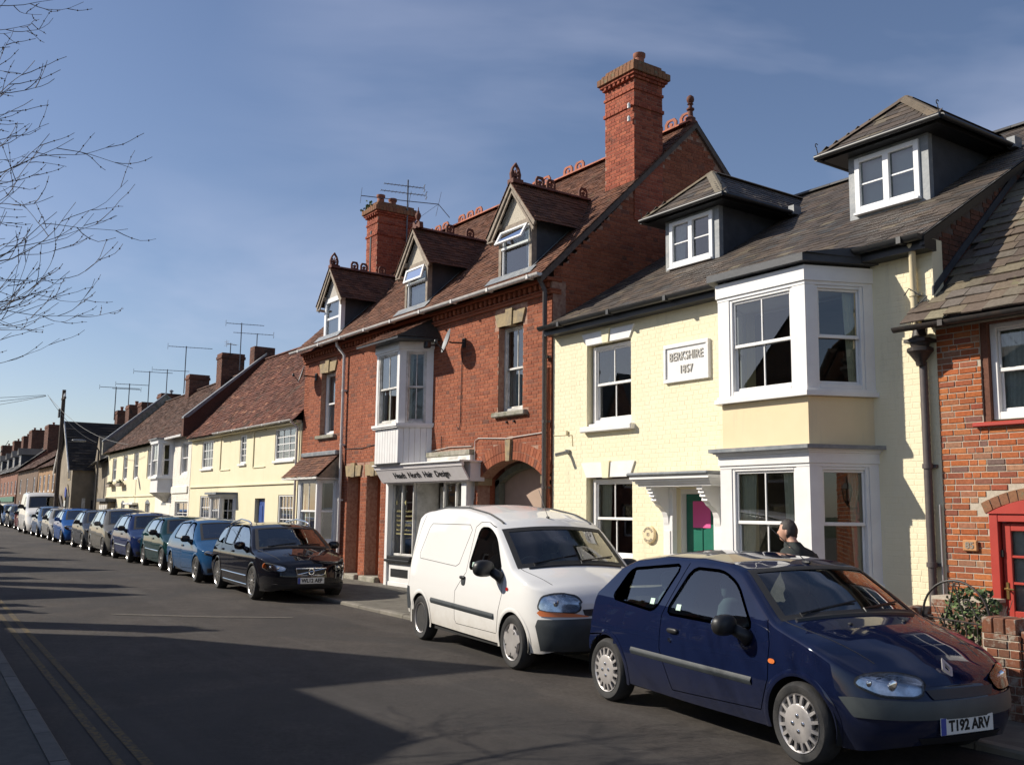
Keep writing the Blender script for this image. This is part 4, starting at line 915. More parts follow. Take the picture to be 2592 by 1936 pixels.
# ------------------------------------------------------------------ red brick house with shop and archway
def red_house():
    H = thing('terraced_house', 'tall red brick house with three dormers, archway and hairdresser shopfront', 'house', (-19.8, YF, 0))
    X0, X1, ZT = -25.56, -14.06, 6.06
    hol = [(-15.84, -15.0, 3.69, 5.41), (-24.42, -23.52, 3.72, 5.42), (-20.15, -18.62, 3.66, 5.30), (-20.19, -16.66, 0, 2.96), (-22.58, -21.84, .06, 2.60), (-21.50, -20.76, .06, 2.60), (-16.53, -14.26, 0, 2.75), (-24.9, -23.3, .9, 2.55)]
    wall = MB().wall(X0, X1, 0, ZT, YF+.01, .30, hol)
    # spandrels above the segmental arch
    ax, aw, zs, zc = -15.395, 1.135, 2.36, 2.75
    R_ = (aw*aw+(zc-zs)**2)/(2*(zc-zs)); cz = zc-R_
    arc = lambda r, x: cz+math.sqrt(max(r*r-(x-ax)**2, 0))
    for sg in (-1, 1):
        xs = np.linspace(ax, ax+sg*aw, 12); P = [(x, arc(R_, x)) for x in xs]+[(ax+sg*aw, 2.75)]; 
        wall.prism(P if sg > 0 else P[::-1], 'y', YF+.01, YF+.31)
    wall = wall.build('wall', 'mortar_red', H)
    skip = hol+[(-15.97, -14.87, 5.40, 5.73), (-24.58, -23.48, 5.40, 5.76), (-20.35, -18.42, 2.78, 5.5), (-22.68, -21.68, 2.58, 2.92), (-21.62, -20.6, 2.58, 2.92), (-15.95, -14.80, 3.58, 3.69), (-24.5, -23.33, 3.60, 3.72), (-20.2, -16.64, 2.7, 3.02), (-15.50, -15.30, 2.7, 3.16)]
    def ok(x, z): return not (abs(x-ax) < aw+.14 and math.hypot(x-ax, z-cz) < R_+.36 and z > 2.2)
    bl = lay_bricks(X0, X1, .06, 5.80, skip, course=.0735, blen=.226, joint=.008, ok=ok)
    near, rest = nearest_split(bl, YF, 300, lambda x, z: z > 1.6 and x > -20.5); bricks_single(near, YF+.01, 'brick_victorian', wall, .0055); bricks_joined('brickwork', rest, YF+.01, 'brick_victorian', wall, .0055)
    # arch rings
    for r0, r1, sh in ((R_+.005, R_+.16, 0), (R_+.172, R_+.35, .5)):
        n = 30
        for i in range(n):
            t0, t1 = [math.atan2(aw+.10, -cz+zs)*(-1+2*(i+q)/n) for q in (.05, .95)]
            P = [(ax+r*math.sin(t), cz+r*math.cos(t)) for r, t in ((r0, t0), (r0, t1), (r1, t1), (r1, t0))]
            if P[0][0] < -16.62 or P[1][0] > -14.09 or abs(ax-(P[0][0]+P[1][0])/2) < .10: continue
            MB().prism(P, 'y', YF, YF+.08).build('brick', 'brick_victorian', wall)
    MB().prism([(-15.47, 2.73), (-15.35, 2.73), (-15.32, 3.14), (-15.50, 3.14)], 'y', YF-.05, YF+.1).build('keystone', 'sandstone', H)
    # archway reveal, impost, gate frame and doors
    ap = MB(); ap.box(-16.66, -16.53, YF+.31, YF+1.1, 0, 2.9); ap.box(-14.26, -14.1, YF+.31, YF+1.1, 0, 2.9); ap.box(-16.6, -14.1, YF+.3, YF+1.1, 2.76, 2.9); ap.build('archway_side', 'brick_victorian', H)
    for x0, x1 in ((-16.57, -16.44), (-14.35, -14.24)):
        MB().prism([(x0, 2.28), (x1, 2.28), (x1, 2.42), (x0, 2.42)], 'y', YF-.03, YF+.3).build('impost', 'sandstone', H)
    fr = MB(); fr.box(-16.5, -16.36, YF+.42, YF+.56, .05, 2.40); fr.box(-14.36, -14.28, YF+.42, YF+.56, .05, 2.40)
    xs = np.linspace(-16.5, -14.28, 14); P = [(x, arc(R_, x)-.02) for x in xs]+[(x, arc(R_, x)-.15) for x in xs[::-1]]
    for i in range(13): fr.prism([P[i], P[i+1], P[26-i], P[27-i]], 'y', YF+.42, YF+.56)
    fr.build('gate_frame', 'olive_wood', H)
    MB().box(-16.4, -14.3, YF+.58, YF+.62, .05, 2.8).build('garage_door', 'garage_door', H)
    # eaves: string course, dentils, gutter
    st = MB(); st.bbox(X0-.02, X1+.02, YF-.05, YF+.2, 5.80, 5.86, .01); st.bbox(X0-.02, X1+.02, YF-.075, YF+.2, 5.86, 5.90, .01); st.build('string_course', 'brick_victorian', H)
    MB().box(X0-.02, X1+.02, YF-.02, YF+.2, 5.90, 6.03).build('eaves_band', 'mortar_red', H)
    x = X0+.02
    while x < X1-.1:
        if not (-20.35 < x < -18.4): MB().bbox(x, x+.085, YF-.10, YF-.02, 5.915, 6.02, .006).build('dentil', 'brick_victorian', H)
        x += .172
    MB().bbox(X0-.05, X1+.05, YF-.16, YF+.2, 6.03, 6.10, .01).build('eaves_course', 'brick_victorian', H)
    gutter(H, X0-.12, X1+.12, 10.33, 6.115, .065, 'pipe_white')
    # sash windows with stone heads
    for a, b, z0, z1, m_, cu in ((-15.84, -15.0, 3.69, 5.41, 'white_grubby', ('half', 'net_curtain')), (-24.42, -23.52, 3.72, 5.42, 'white_paint', ('full', 'blind_blue'))):
        sash(H, (0, YF), 0, a+.0, b-.0, z0+.02, z1-.01, cols=2 if m_ == 'white_grubby' else 1, setback=.15, depth=.12, frame=.055, mat=m_, curtain=cu, room='room_mid')
        MB().bbox(a-.11, b+.17, YF-.09, YF+.15, z0-.095, z0+.0, .015).build('window_sill', 'weathered_stone', H)
        c = (a+b)/2; w = (b-a)/2
        for q in (((c-w, z1), (c-.10, z1), (c-.12, z1+.26), (c-w-.10, z1+.26)), ((c+.10, z1), (c+w, z1), (c+w+.10, z1+.26), (c+.12, z1+.26)), ((c-.095, z1-.02), (c+.095, z1-.02), (c+.115, z1+.32), (c-.115, z1+.32))):
            MB().prism(q, 'y', YF-(.055 if q[0][1] < z1 else .03), YF+.1).build('lintel_stone', 'sandstone', H)
    # two doorways
    for a, b in ((-22.58, -21.84), (-21.50, -20.76)):
        c = (a+b)/2; w = (b-a)/2
        for q in (((c-w-.02, 2.59), (c-.10, 2.59), (c-.12, 2.86), (c-w-.08, 2.86)), ((c+.10, 2.59), (c+w+.02, 2.59), (c+w+.08, 2.86), (c+.12, 2.86)), ((c-.095, 2.57), (c+.095, 2.57), (c+.115, 2.92), (c-.115, 2.92))):
            MB().prism(q, 'y', YF-(.05 if q[0][1] < 2.58 else .028), YF+.1).build('lintel_stone', 'sandstone', H)
        rv = MB(); rv.box(a-.12, a, YF+.31, YF+.8, .05, 2.7); rv.box(b, b+.12, YF+.31, YF+.8, .05, 2.7); rv.box(a-.1, b+.1, YF+.31, YF+.8, 2.6, 2.7); rv.build('porch_side', 'brick_victorian', H)
        f = MB(); f.box(a, a+.10, YF+.55, YF+.68, .2, 2.6); f.box(b-.10, b, YF+.55, YF+.68, .2, 2.6); f.box(a+.1, b-.1, YF+.55, YF+.68, 2.12, 2.2); f.box(a+.1, b-.1, YF+.55, YF+.68, 2.52, 2.6); f.build('door_frame', 'white_grubby', H)
        d = MB(); d.bbox(a+.1, b-.1, YF+.62, YF+.66, .2, 2.12); D = d.build('door', 'trim_black', H)
        q = MB()
        for z0, z1 in ((.35, .95), (1.1, 1.95)): q.bbox(a+.18, b-.18, YF+.605, YF+.62, z0, z1, .01)
        q.build('door_panel', 'trim_black', D); MB().quad((a+.1, YF+.63, 2.2), (b-.1, YF+.63, 2.2), (b-.1, YF+.63, 2.52), (a+.1, YF+.63, 2.52)).build('fanlight', 'window_glass', D)
        MB().bbox(a+.3, b-.3, YF+.59, YF+.62, 1.0, 1.05).build('letter_plate', 'brass', D)
        MB().bbox(a-.06, b+.06, YF-.12, YF+.8, .04, .195, .02).build('doorstep', 'weathered_stone', H)
    # oriel window
    pl = [(-20.38, YF), (-19.95, YF-.60), (-18.85, YF-.60), (-18.39, YF)]
    canted(pl, 2.80, 3.56, -.045).build('oriel_panel', 'white_paint', H)
    for (p, q) in ((pl[0], pl[1]), (pl[1], pl[2]), (pl[2], pl[3])):
        L = math.hypot(q[0]-p[0], q[1]-p[1]); an = math.atan2(q[1]-p[1], q[0]-p[0]); n = round(L/.125)
        for i in range(n): MB().frame(p, an).bbox(L*i/n+.002, L*(i+1)/n-.002, -.045, -.008, 2.79, 3.565, .006).build('board', 'white_paint', H)
    canted(pl, 2.765, 2.79, -.02).build('oriel_soffit', 'trim_black', H)
    canted(pl, 3.566, 3.60, .05).build('oriel_sill', 'white_paint', H); canted(pl, 3.60, 3.66, .075).build('oriel_sill', 'white_paint', H)
    bay_lights(H, pl, 3.66, 5.27, .09, 2, mat='white_grubby', cols_mat='white_paint', curtain=('pair', 'net_curtain'), scur=('left', 'curtain'), side_post=.15, side_cols=2, room='room_mid')
    canted(pl, 5.27, 5.31, .01).build('oriel_fascia', 'white_paint', H); canted(pl, 5.311, 5.50, .04).build('oriel_fascia', 'white_paint', H)
    A, B, yf, ze, zt = -20.62, -18.10, YF-.92, 5.52, 6.02
    MB().prism([(A, YF), (A+.22, yf), (B-.28, yf), (B, YF)], 'z', ze-.05, ze-.01).build('oriel_eave', 'trim_black', H)
    cr = MB().add([(A+.2, yf, ze), (B-.26, yf, ze), (B-.36, YF, zt), (A+.3, YF, zt), (A, YF, ze), (B, YF, ze)], [(0, 1, 2, 3), (1, 5, 2), (0, 3, 4)]).build('oriel_roof', 'tile_dark', H)
    fv = Vector((0, YF-yf, zt-ze)); n_ = Vector((0, -(zt-ze), YF-yf)).normalized()
    tiles_joined('oriel_tiles', slab_tiles((A+.2, yf, ze), (1, 0, 0), fv.normalized(), n_, B-A-.5, fv.length, .16, .10, .011, .4), 'clay_tile', cr)
    # main roof
    e0, ez, sl, ry = 10.40, 6.12, .961, 14.53; rz = ez+sl*(ry-e0); vd = Vector((0, 1, sl)).normalized(); nd = Vector((0, -sl, 1)).normalized(); vl = (ry-e0)*math.sqrt(1+sl*sl)
    rf = MB().add([(X0-.1, e0, ez), (X1+.06, e0, ez), (X1+.06, ry, rz), (X0-.1, ry, rz), (X0-.1, 18.7, 6.1), (X1+.06, 18.7, 6.1)], [(0, 1, 2, 3), (3, 2, 5, 4)]).build('roof', 'tile_dark', H)
    dx = ((-15.83, -14.70), (-19.75, -18.70), (-24.32, -23.26))
    tl = slab_tiles((X0-.12, e0-.03, ez-.03), (1, 0, 0), vd, nd, X1-X0+.2, vl+.03, .165, .10, .011, .45, over=1.3, wjit=.06, ok=lambda c, u, v: not any(a+.05 < c.x < b-.05 and 10.75 < c.y < 12.2 for a, b in dx))
    tiles_joined('roof_tiles', tl, 'clay_tile', rf)
    ridge_tiles(rf, (X0+.05, ry, rz+.02), (X1-.02, ry, rz+.02), 'terracotta', .46, .12, True, gap=(3, 7, 8, 11, 14, 17, 18))
    # gable ends with bricks on the near one
    MB().prism([(10.74, 0), (18.4, 0), (18.4, 6.1), (ry, rz-.05), (10.74, 6.1)], 'x', X1-.3, X1-.012).build('gable_wall', 'mortar_red', H)
    gl = [b for b in lay_bricks(10.76, 17.8, 4.6, rz-.1, course=.0735, blen=.226, joint=.008) if b[1]+b[3] < min(6.12+(b[0]-10.4)*.961, rz-(b[0]+b[2]-ry)*.98)-.12]
    bricks_joined('gable_brickwork', gl, 0, 'brick_victorian', H, .008, flip=lambda v: (X1-.012-v[1], v[0], v[2]))
    MB().prism([(10.74, 0), (18.4, 0), (18.4, 6.1), (ry, rz-.05), (10.74, 6.1)], 'x', X0+.012, X0+.3).build('gable_wall', 'brick_victorian', H)
    MB().prism([(e0, ez-.03), (e0+.05, ez-.14), (ry, rz-.15), (18.6, 6.0), (18.7, 6.1), (ry, rz-.02)], 'x', X1-.0, X1+.055).build('verge', 'mortar_dark', H)
    # gable finial
    f = MB(); f.lathe([(.10, rz-.05), (.11, rz+.12), (.06, rz+.16), (.05, rz+.28), (.085, rz+.31), (.085, rz+.34), (.04, rz+.36), (.04, rz+.42), (.07, rz+.44), (.04, rz+.46), (.075, rz+.50), (.085, rz+.55), (.075, rz+.60), (.03, rz+.64)], (X1-.12, ry, 0), 14); f.build('finial', 'terracotta_dark', H, smooth=40)
    # chimneys
    def chimney(x0, x1, y0, y1, z0, z1, pots, plain):
        c = brick_box('chimney', x0, x1, y0, y1, z0, z1-.42, 'brick_chimney', H)
        for o, za, zb in ((.035, z1-1.02, z1-.945), (.03, z1-.66, z1-.60), (.05, z1-.42, z1-.36), (.09, z1-.36, z1-.30), (.13, z1-.30, z1-.16), (.06, z1-.16, z1-.08), (0, z1-.08, z1)):
            bb = MB(); nx = max(3, round((x1-x0+2*o)/.115)); ny = max(3, round((y1-y0+2*o)/.115)); A_, B_, C_, D_ = x0-o, x1+o, y0-o, y1+o
            bb.box(A_+.01, B_-.01, C_+.01, D_-.01, za+.001, zb-.001)
            for i in range(nx): 
                bb.bbox(A_+(B_-A_)*i/nx+.003, A_+(B_-A_)*(i+1)/nx-.003, C_, C_+.03, za, zb, .006); bb.bbox(A_+(B_-A_)*i/nx+.003, A_+(B_-A_)*(i+1)/nx-.003, D_-.03, D_, za, zb, .006)
            for i in range(ny):
                bb.bbox(A_, A_+.03, C_+(D_-C_)*i/ny+.003, C_+(D_-C_)*(i+1)/ny-.003, za, zb, .006); bb.bbox(B_-.03, B_, C_+(D_-C_)*i/ny+.003, C_+(D_-C_)*(i+1)/ny-.003, za, zb, .006)
            bb.build('corbel_course', 'brick_lichen' if o in (.13, .06, 0) else 'brick_chimney', c)
        i = 0; xx = x0+.05
        while xx < x1-.05: MB().bbox(xx, xx+.07, y0-.085, y0+.02, z1-.43, z1-.37, .005).build('dentil', 'brick_chimney', c); xx += .14
        for px, py, ph in pots: chimney_pot(c, px, py, z1-.04, ph)
        return c
    c1 = chimney(-14.95, -14.045, 12.78, 13.56, 7.6, 11.02, ((-14.4, 13.25, .40),), True)
    MB().add([(-15.05, 12.70, 8.33), (-14.0, 12.70, 8.33), (-14.0, 12.86, 8.49), (-15.05, 12.86, 8.49)], [(0, 1, 2, 3)]).build('lead_flashing', 'lead', c1)
    for z in (10.0, 9.72): MB().lathe([(.02, z-.06), (.035, z-.05), (.03, z), (.038, z+.03), (.02, z+.06)], (-14.12, 12.70, 0), 10).build('insulator', 'ceramic', c1, smooth=40)
    c2 = chimney(-25.55, -24.85, 12.5, 13.7, 7.6, 10.78, ((-25.2, 12.75, .34), (-25.2, 13.15, .30)), False)
    MB().box(-25.29, -25.21, 12.478, 12.5, 7.9, 9.95).build('flue_groove', 'trim_black', c2)
    sp = MB()
    for i in range(60):
        P = Vector((-25.45+rng.normal()*.12, 12.48+rng.normal()*.06, 10.62+abs(rng.normal())*.13)); d = Vector(rng.normal(size=3)).normalized()*.05; e = d.orthogonal()*.5; sp.quad(tuple(P-d), tuple(P+e), tuple(P+d), tuple(P-e))
    sp.build('chimney_weed', 'leaf_green', c2, kind='stuff')
    # three gabled dormers
    for k, (a, b) in enumerate(dx):
        y = 10.70; zb, ze_, za = 6.36, 7.44, 8.22; c = (a+b)/2; mt = 'upvc' if k == 2 else 'bare_wood'
        f = MB(); f.box(a, a+.085, y, y+.12, zb, ze_); f.box(b-.085, b, y, y+.12, zb, ze_); f.box(a+.085, b-.085, y, y+.12, ze_-.09, ze_); f.bbox(a-.03, b+.03, y-.05, y+.12, zb-.05, zb+.03)
        D = f.build('dormer', mt, H)
        for x in (a+.003, b-.073): MB().prism([(y+.121, zb-.1), (y+.121, ze_), (11.85, ze_)], 'x', x, x+.07).build('dormer_cheek', 'lead_dark', D)
        MB().prism([(a-.02, ze_), (b+.02, ze_), (c, za-.10)], 'y', y+.015, y+.11).build('dormer_gable', 'pebbledash' if k < 2 else 'lichen_plaster', D)
        win = sash(H, (0, y), 0, a+.085, b-.085, zb+.03, ze_-.09, cols=1, rows=(2,) if k == 2 else (1,), kind='casement', frame=.05, bar=.06 if k == 2 else .03, setback=.025 if k < 2 else -.005, depth=.08, mat='upvc', curtain=('right', 'net_curtain') if k == 0 else ('blind', 'blind_blue') if k == 2 else ('half', 'net_curtain'), room='room_mid', rdepth=.8)
        if k < 2:                                          # tilted top light
            w0, w1 = a+.10, b-.10; zt_, h = ze_-.12, .32; ty = h*math.sin(R(28)) if k == 0 else h*math.sin(R(14)); tz = h*math.cos(R(28 if k == 0 else 14))
            fm = MB(); P0 = Vector((w0, y-.01, zt_)); vv = Vector((0, -ty, -tz)); nn = Vector((0, -tz, ty)).normalized()*.035; ux = Vector((w1-w0, 0, 0))
            def bar(u0, u1, v0, v1):
                q = [P0+ux*u+vv*v+nn*n for n in (0, 1) for u, v in ((u0, v0), (u1, v0), (u1, v1), (u0, v1))]; fm.add([tuple(i) for i in q], [(0, 1, 2, 3), (7, 6, 5, 4), (0, 4, 5, 1), (1, 5, 6, 2), (2, 6, 7, 3), (3, 7, 4, 0)])
            bar(0, 1, 0, .14); bar(0, 1, .86, 1); bar(0, .07, .14, .86); bar(.93, 1, .14, .86); tw = fm.build('top_light', 'upvc', D)
            q = [P0+ux*u+vv*v+nn*.5 for u, v in ((.07, .14), (.93, .14), (.93, .86), (.07, .86))]; MB().quad(*[tuple(i) for i in q]).build('pane', 'window_glass', tw)
            MB().bbox(w0, w1, y-.01, y+.04, zt_-.36, zt_-.31).build('transom', 'upvc', D)
        # tiled gable roof with barge boards
        ov = .15; es = .27; yf = y-ov; bz = ze_-.16; apz = za+.04
        SL = (apz-bz)/((b-a)/2+es); by = lambda z: 10.40+(z-6.12)/.961
        rr = MB().add([(a-es, yf, bz), (c, yf, apz), (c, by(apz)+.1, apz), (a-es, by(bz)+.1, bz), (b+es, yf, bz), (b+es, by(bz)+.1, bz)], [(0, 1, 2, 3), (1, 4, 5, 2)]).build('dormer_roof', 'tile_dark', D)
        T = []
        for sg in (-1, 1):
            X = c+sg*((b-a)/2+es); sv = Vector((c-X, 0, apz-bz)); sL = sv.length; sn = Vector(((apz-bz)*sg, 0, abs(X-c))).normalized(); bL, tL = by(bz)-yf, by(apz)-yf
            T += slab_tiles((X, yf, bz), (0, 1, 0), sv.normalized(), sn, tL+.1, sL, .165, .10, .011, .45, ok=lambda q, u, v: u < bL+(tL-bL)*v/sL+.12)
        tiles_joined('dormer_tiles', T, 'clay_tile', D)
        bg = MB()
        for sg in (-1, 1):
            X = c+sg*((b-a)/2+es); bg.prism([(c, apz-.02), (X, bz-.02), (X-sg*.05, bz-.09), (c, apz-.11)], 'y', yf+.02, yf+.06); bg.prism([(c, apz-.15), (X-sg*.08, bz-.12), (X-sg*.10, bz-.17), (c, apz-.22)], 'y', yf+.05, yf+.08)
        bg.build('bargeboard', 'bare_wood', D)
        for X in (a+.0, b-.09): MB().bbox(X-.03, X+.12, yf+.08, y+.12, ze_-.02, ze_+.07).build('purlin_end', 'bare_wood', D)
        MB().prism([(yf, bz-.13), (y+.1, bz-.13), (y+.1, bz-.10), (yf, bz-.10)], 'x', a-es+.05, a).build('eave_soffit', 'bare_wood', D)
        ridge_tiles(D, (c, yf+.05, apz), (c, by(apz)-.05, apz), 'terracotta_dark', .30, .10, True, fancy='terracotta_dark', gap=(0, 1, 4, 5) if k == 0 else (0, 1, 2, 4, 6) if k == 1 else (0, 1, 4, 6), name='dormer_ridge_tile')
        if k != 1:                                         # pierced leaf finial
            L_ = [(-.0, .0), (.09, .02), (.10, .14), (.07, .26), (0, .38), (-.07, .26), (-.10, .14), (-.09, .02)]
            fm = MB(); fy = yf+.14
            inn = [(x*.62, .05+z*.72) for x, z in L_]
            for i in range(8):
                q = [L_[i], L_[(i+1) % 8], inn[(i+1) % 8], inn[i]]; fm.prism([(fy+x*1.25, apz+.04+z) for x, z in q], 'x', c-.03, c+.03)
            for t in np.linspace(.3, 2.84, 5): fm.prism([(fy-.014, apz+.08), (fy+.014, apz+.08), (fy+.09*math.cos(t)+.008, apz+.17+.10*math.sin(t)), (fy+.09*math.cos(t)-.008, apz+.17+.10*math.sin(t))], 'x', c-.02, c+.02)
            fm.box(c-.10, c+.10, fy-.12, fy+.13, apz-.03, apz+.06); fm.build('finial', 'terracotta_dark', D)
        else:
            fm = MB(); fy = yf+.16; fm.prism([(c-.17, apz), (c+.17, apz), (c+.15, apz+.14), (c+.10, apz+.15), (c+.04, apz+.10), (c-.04, apz+.10), (c-.10, apz+.18), (c-.16, apz+.17)], 'y', fy-.05, fy+.05)
            fm.lathe([(.035, apz+.09), (.03, apz+.14), (.06, apz+.17), (.03, apz+.2), (.05, apz+.24), (.07, apz+.30), (.06, apz+.36), (.03, apz+.40), (.035, apz+.42), (.015, apz+.44), (.008, apz+.52)], (c, fy, 0), 12); fm.build('finial', 'terracotta_dark', D, smooth=40)
        MB().add([(a-.25, 10.52, 6.27), (b+.2, 10.52, 6.27), (b+.2, y-.02, 6.44), (a-.25, y-.02, 6.44)], [(0, 1, 2, 3)]).build('lead_apron', 'lead', D)
        MB().add([(b+.01, y, 6.45), (b+.09, y-.02, 6.44), (b+.09, 11.8, 7.50), (b+.01, 11.8, 7.51)], [(0, 1, 2, 3)]).build('lead_flashing', 'lead', D)
    # shopfront
    s = YF-.15
    for x0, x1 in ((-20.19, -20.06), (-16.90, -16.70)): MB().bbox(x0, x1, s, YF+.1, .06, 2.42, .008).build('shop_pilaster', 'white_paint', H)
    sg = MB().prism([(YF-.24, 2.38), (YF-.28, 2.38), (YF-.46, 2.66), (YF-.42, 2.66)], 'x', -20.14, -16.42).build('shop_sign', 'shop_sign', H)
    v, f = text_mb('Heads  North  Hair  Design', .20, 1.06, .002, .003); u_ = Vector((0, -.18, .28)).normalized()
    MB().add([(-18.20+p[0], YF-.372+u_.y*p[2]-.0035+p[1], 2.52+u_.z*p[2]) for p in v], f).build('lettering', 'paint_black', sg)
    MB().prism([(YF-.42, 2.66), (YF-.47, 2.66), (YF-.50, 2.74), (YF-.42, 2.74)], 'x', -20.16, -16.38).build('shop_cornice', 'shop_sign', H)
    MB().bbox(-20.18, -16.36, YF-.54, YF+.05, 2.742, 2.775, .006).build('shop_cornice', 'white_paint', H)
    MB().box(-20.14, -16.42, YF-.24, YF+.1, 2.36, 2.741).build('sign_box', 'shop_sign', H)
    for z0, z1, o in ((2.776, 2.90, 0), (2.905, 3.01, .02)): MB().bbox(-18.43, -16.66, YF-.10-o, YF+.05, z0, z1, .008).build('old_fascia', 'weathered_stone' if o else 'white_grubby', H)
    MB().bbox(-20.16, -18.43, YF-.05, YF+.05, 2.776, 2.96).build('sign_upstand', 'white_grubby', H)
    # left display window
    MB().bbox(-20.05, -19.0, s+.03, YF+.1, .06, .16, .01).bbox(-20.03, -18.98, s+.05, YF+.1, .16, .60, .01).build('stall_riser', 'white_paint', H)
    MB().box(-19.93, -19.14, s+.04, s+.049, .27, .45).build('vent_panel', 'trim_black', H)
    MB().bbox(-20.1, -18.95, s-.05, YF+.1, .60, .66, .012).bbox(-20.07, -18.97, s+.0, YF+.1, .66, .74, .012).build('display_sill', 'trim_black', H)
    def display(xs, z0, z1, y, nm, door=False):
        m = MB()
        for i, x in enumerate(xs): m.bbox(x-.022, x+.022, y-.05, y+.03, z0, z1)
        m.bbox(xs[0], xs[-1], y-.045, y+.025, z0, z0+.05); m.bbox(xs[0], xs[-1], y-.045, y+.025, z1-.05, z1)
        w = m.build(nm, 'white_grubby', H)
        for a, b in zip(xs[:-1], xs[1:]): MB().quad((a, y, z0), (b, y, z0), (b, y, z1), (a, y, z1)).build('pane', 'window_glass', w)
        return w
    W1 = display((-20.04, -19.62, -19.10), .74, 2.38, YF+.02, 'display_window'); W2 = display((-17.78, -17.30, -16.92), .74, 2.38, YF+.02, 'display_window')
    MB().bbox(-17.80, -16.9, YF-.01, YF+.05, 1.78, 1.83).build('window_bar', 'white_paint', W2)
    dd = MB(); dd.bbox(-18.90, -18.80, YF+.55, YF+.6, .08, 2.3); dd.bbox(-18.15, -18.05, YF+.55, YF+.6, .08, 2.3); dd.bbox(-18.8, -18.15, YF+.55, YF+.6, .08, .5); dd.bbox(-18.8, -18.15, YF+.55, YF+.6, 2.2, 2.3); DD = dd.build('shop_door', 'white_grubby', H)
    MB().quad((-18.8, YF+.58, .5), (-18.15, YF+.58, .5), (-18.15, YF+.58, 2.2), (-18.8, YF+.58, 2.2)).build('pane', 'window_glass', DD)
    for x in (-19.10, -17.84): MB().box(x, x+.06, YF+.03, YF+.6, .08, 2.38).build('lobby_side', 'white_grubby', H)
    rm = MB(); V = [(-20.15, YF+.11, .06), (-16.7, YF+.11, .06), (-16.7, YF+.11, 2.7), (-20.15, YF+.11, 2.7), (-20.15, YF+3, .06), (-16.7, YF+3, .06), (-16.7, YF+3, 2.7), (-20.15, YF+3, 2.7)]
    rm.add(V, [(4, 5, 6, 7), (0, 1, 5, 4), (3, 7, 6, 2), (0, 4, 7, 3), (1, 2, 6, 5)]); rm.build('shop_room', 'shop_wall', H)
    for a, b in ((-20.0, -19.64), (-19.58, -19.12)):
        for z, mt, h in ((1.93, 'trim_black', .015), (1.22, 'gold_letter', .02)): MB().box(a+.03, b-.03, YF+.008, YF+.014, z, z+h).build('window_stripe', mt, W1)
        MB().prism([(a+.02, 1.935), (a+.09, 1.995), (a+.09, 1.875)], 'y', YF+.004, YF+.008).build('window_arrow', 'gold_letter', W1)
        for j in range(5):
            q = MB(); x = a+.06+rng.uniform(0, .05)
            while x < b-.10: h = rng.uniform(.018, .05); q.box(x, x+rng.uniform(.008, .02), YF+.008, YF+.011, 1.72-.105*j, 1.72-.105*j+h); x += rng.uniform(.022, .045)
            q.build('window_lettering', 'gold_letter', W1, kind='stuff')
    for a in (-17.74, -17.26):
        MB().prism([(a+.02, 1.705), (a+.09, 1.765), (a+.09, 1.645)], 'y', YF+.004, YF+.008).build('window_arrow', 'gold_letter', W2); MB().box(a+.09, a+.3, YF+.006, YF+.012, 1.698, 1.712).build('window_stripe', 'trim_black', W2)
    MB().prism([(-17.68, 2.0), (-17.62, 1.95), (-17.42, 1.95), (-17.36, 2.0), (-17.36, 2.27), (-17.68, 2.27)], 'y', YF+.035, YF+.04).build('poster', 'poster_orange', W2)
    MB().box(-17.64, -17.40, YF+.030, YF+.034, 2.07, 2.13).build('poster_band', 'lettering_grey', W2)
    cb = MB(); cb.bbox(-19.56, -19.14, YF+.15, YF+.5, .74, 1.14); cb.bbox(-19.60, -19.10, YF+.12, YF+.53, 1.14, 1.19); cb.build('display_cabinet', 'shop_wood', H)
    # ground floor bay on the left with its tiled roof
    pb = [(-25.10, YF), (-24.45, YF-.52), (-23.25, YF-.52), (-23.06, YF)]
    canted(pb, .05, .86, -.03).build('bay_base', 'brick_victorian', H); canted(pb, .86, .91, .04).build('bay_sill', 'white_paint', H)
    bay_lights(H, pb, .91, 2.50, .06, 2, mat='upvc', curtain=None, scur=('left', 'curtain'), side_post=.06, room='room_dark')
    canted(pb, 2.50, 2.58, .02).build('bay_fascia', 'white_paint', H)
    A, B, yf, ze2, zt2 = -25.28, -22.98, YF-.66, 2.60, 3.22
    br_ = MB().add([(A, yf, ze2), (B, yf, ze2), (B, YF, zt2), (A, YF, zt2)], [(0, 1, 2, 3)]).build('bay_roof', 'tile_dark', H); fv = Vector((0, YF-yf, zt2-ze2)); n_ = Vector((0, -(zt2-ze2), YF-yf)).normalized()
    tiles_joined('bay_tiles', slab_tiles((A, yf-.02, ze2-.01), (1, 0, 0), fv.normalized(), n_, B-A, fv.length, .16, .10, .011, .45), 'clay_tile', br_)
    MB().prism([(yf+.05, ze2-.04), (YF, zt2-.05), (YF, ze2-.04)], 'x', B-.09, B-.05).build('bay_roof_side', 'bare_wood', H)
    MB().box(A, B, yf-.01, yf+.02, ze2-.07, ze2-.012).box(A, B, yf+.02, YF, ze2-.07, ze2-.04).build('bay_eave', 'white_grubby', H); MB().bbox(A+.05, B-.02, YF-.16, YF+.02, zt2-.06, zt2+.06, .02).build('lead_flashing', 'lead', H)
    # pipes, cables
    pipe(H, [(-22.95, YF-.27, 6.08), (-22.95, YF-.25, 5.98), (-22.82, YF-.09, 5.72), (-22.82, YF-.08, .07)], .04, 'pipe_white', joints=(4.8, 3.4, 2.0))
    pipe(H, [(-14.14, YF-.27, 6.08), (-14.14, YF-.12, 5.85), (-14.14, YF-.10, .07)], .045, 'brown_iron', joints=(4.6, 3.4, 2.2))
    pipe(H, [(-14.09, YF-.05, 4.4), (-14.09, YF-.05, .07)], .03, 'brick_victorian', name='soil_pipe')
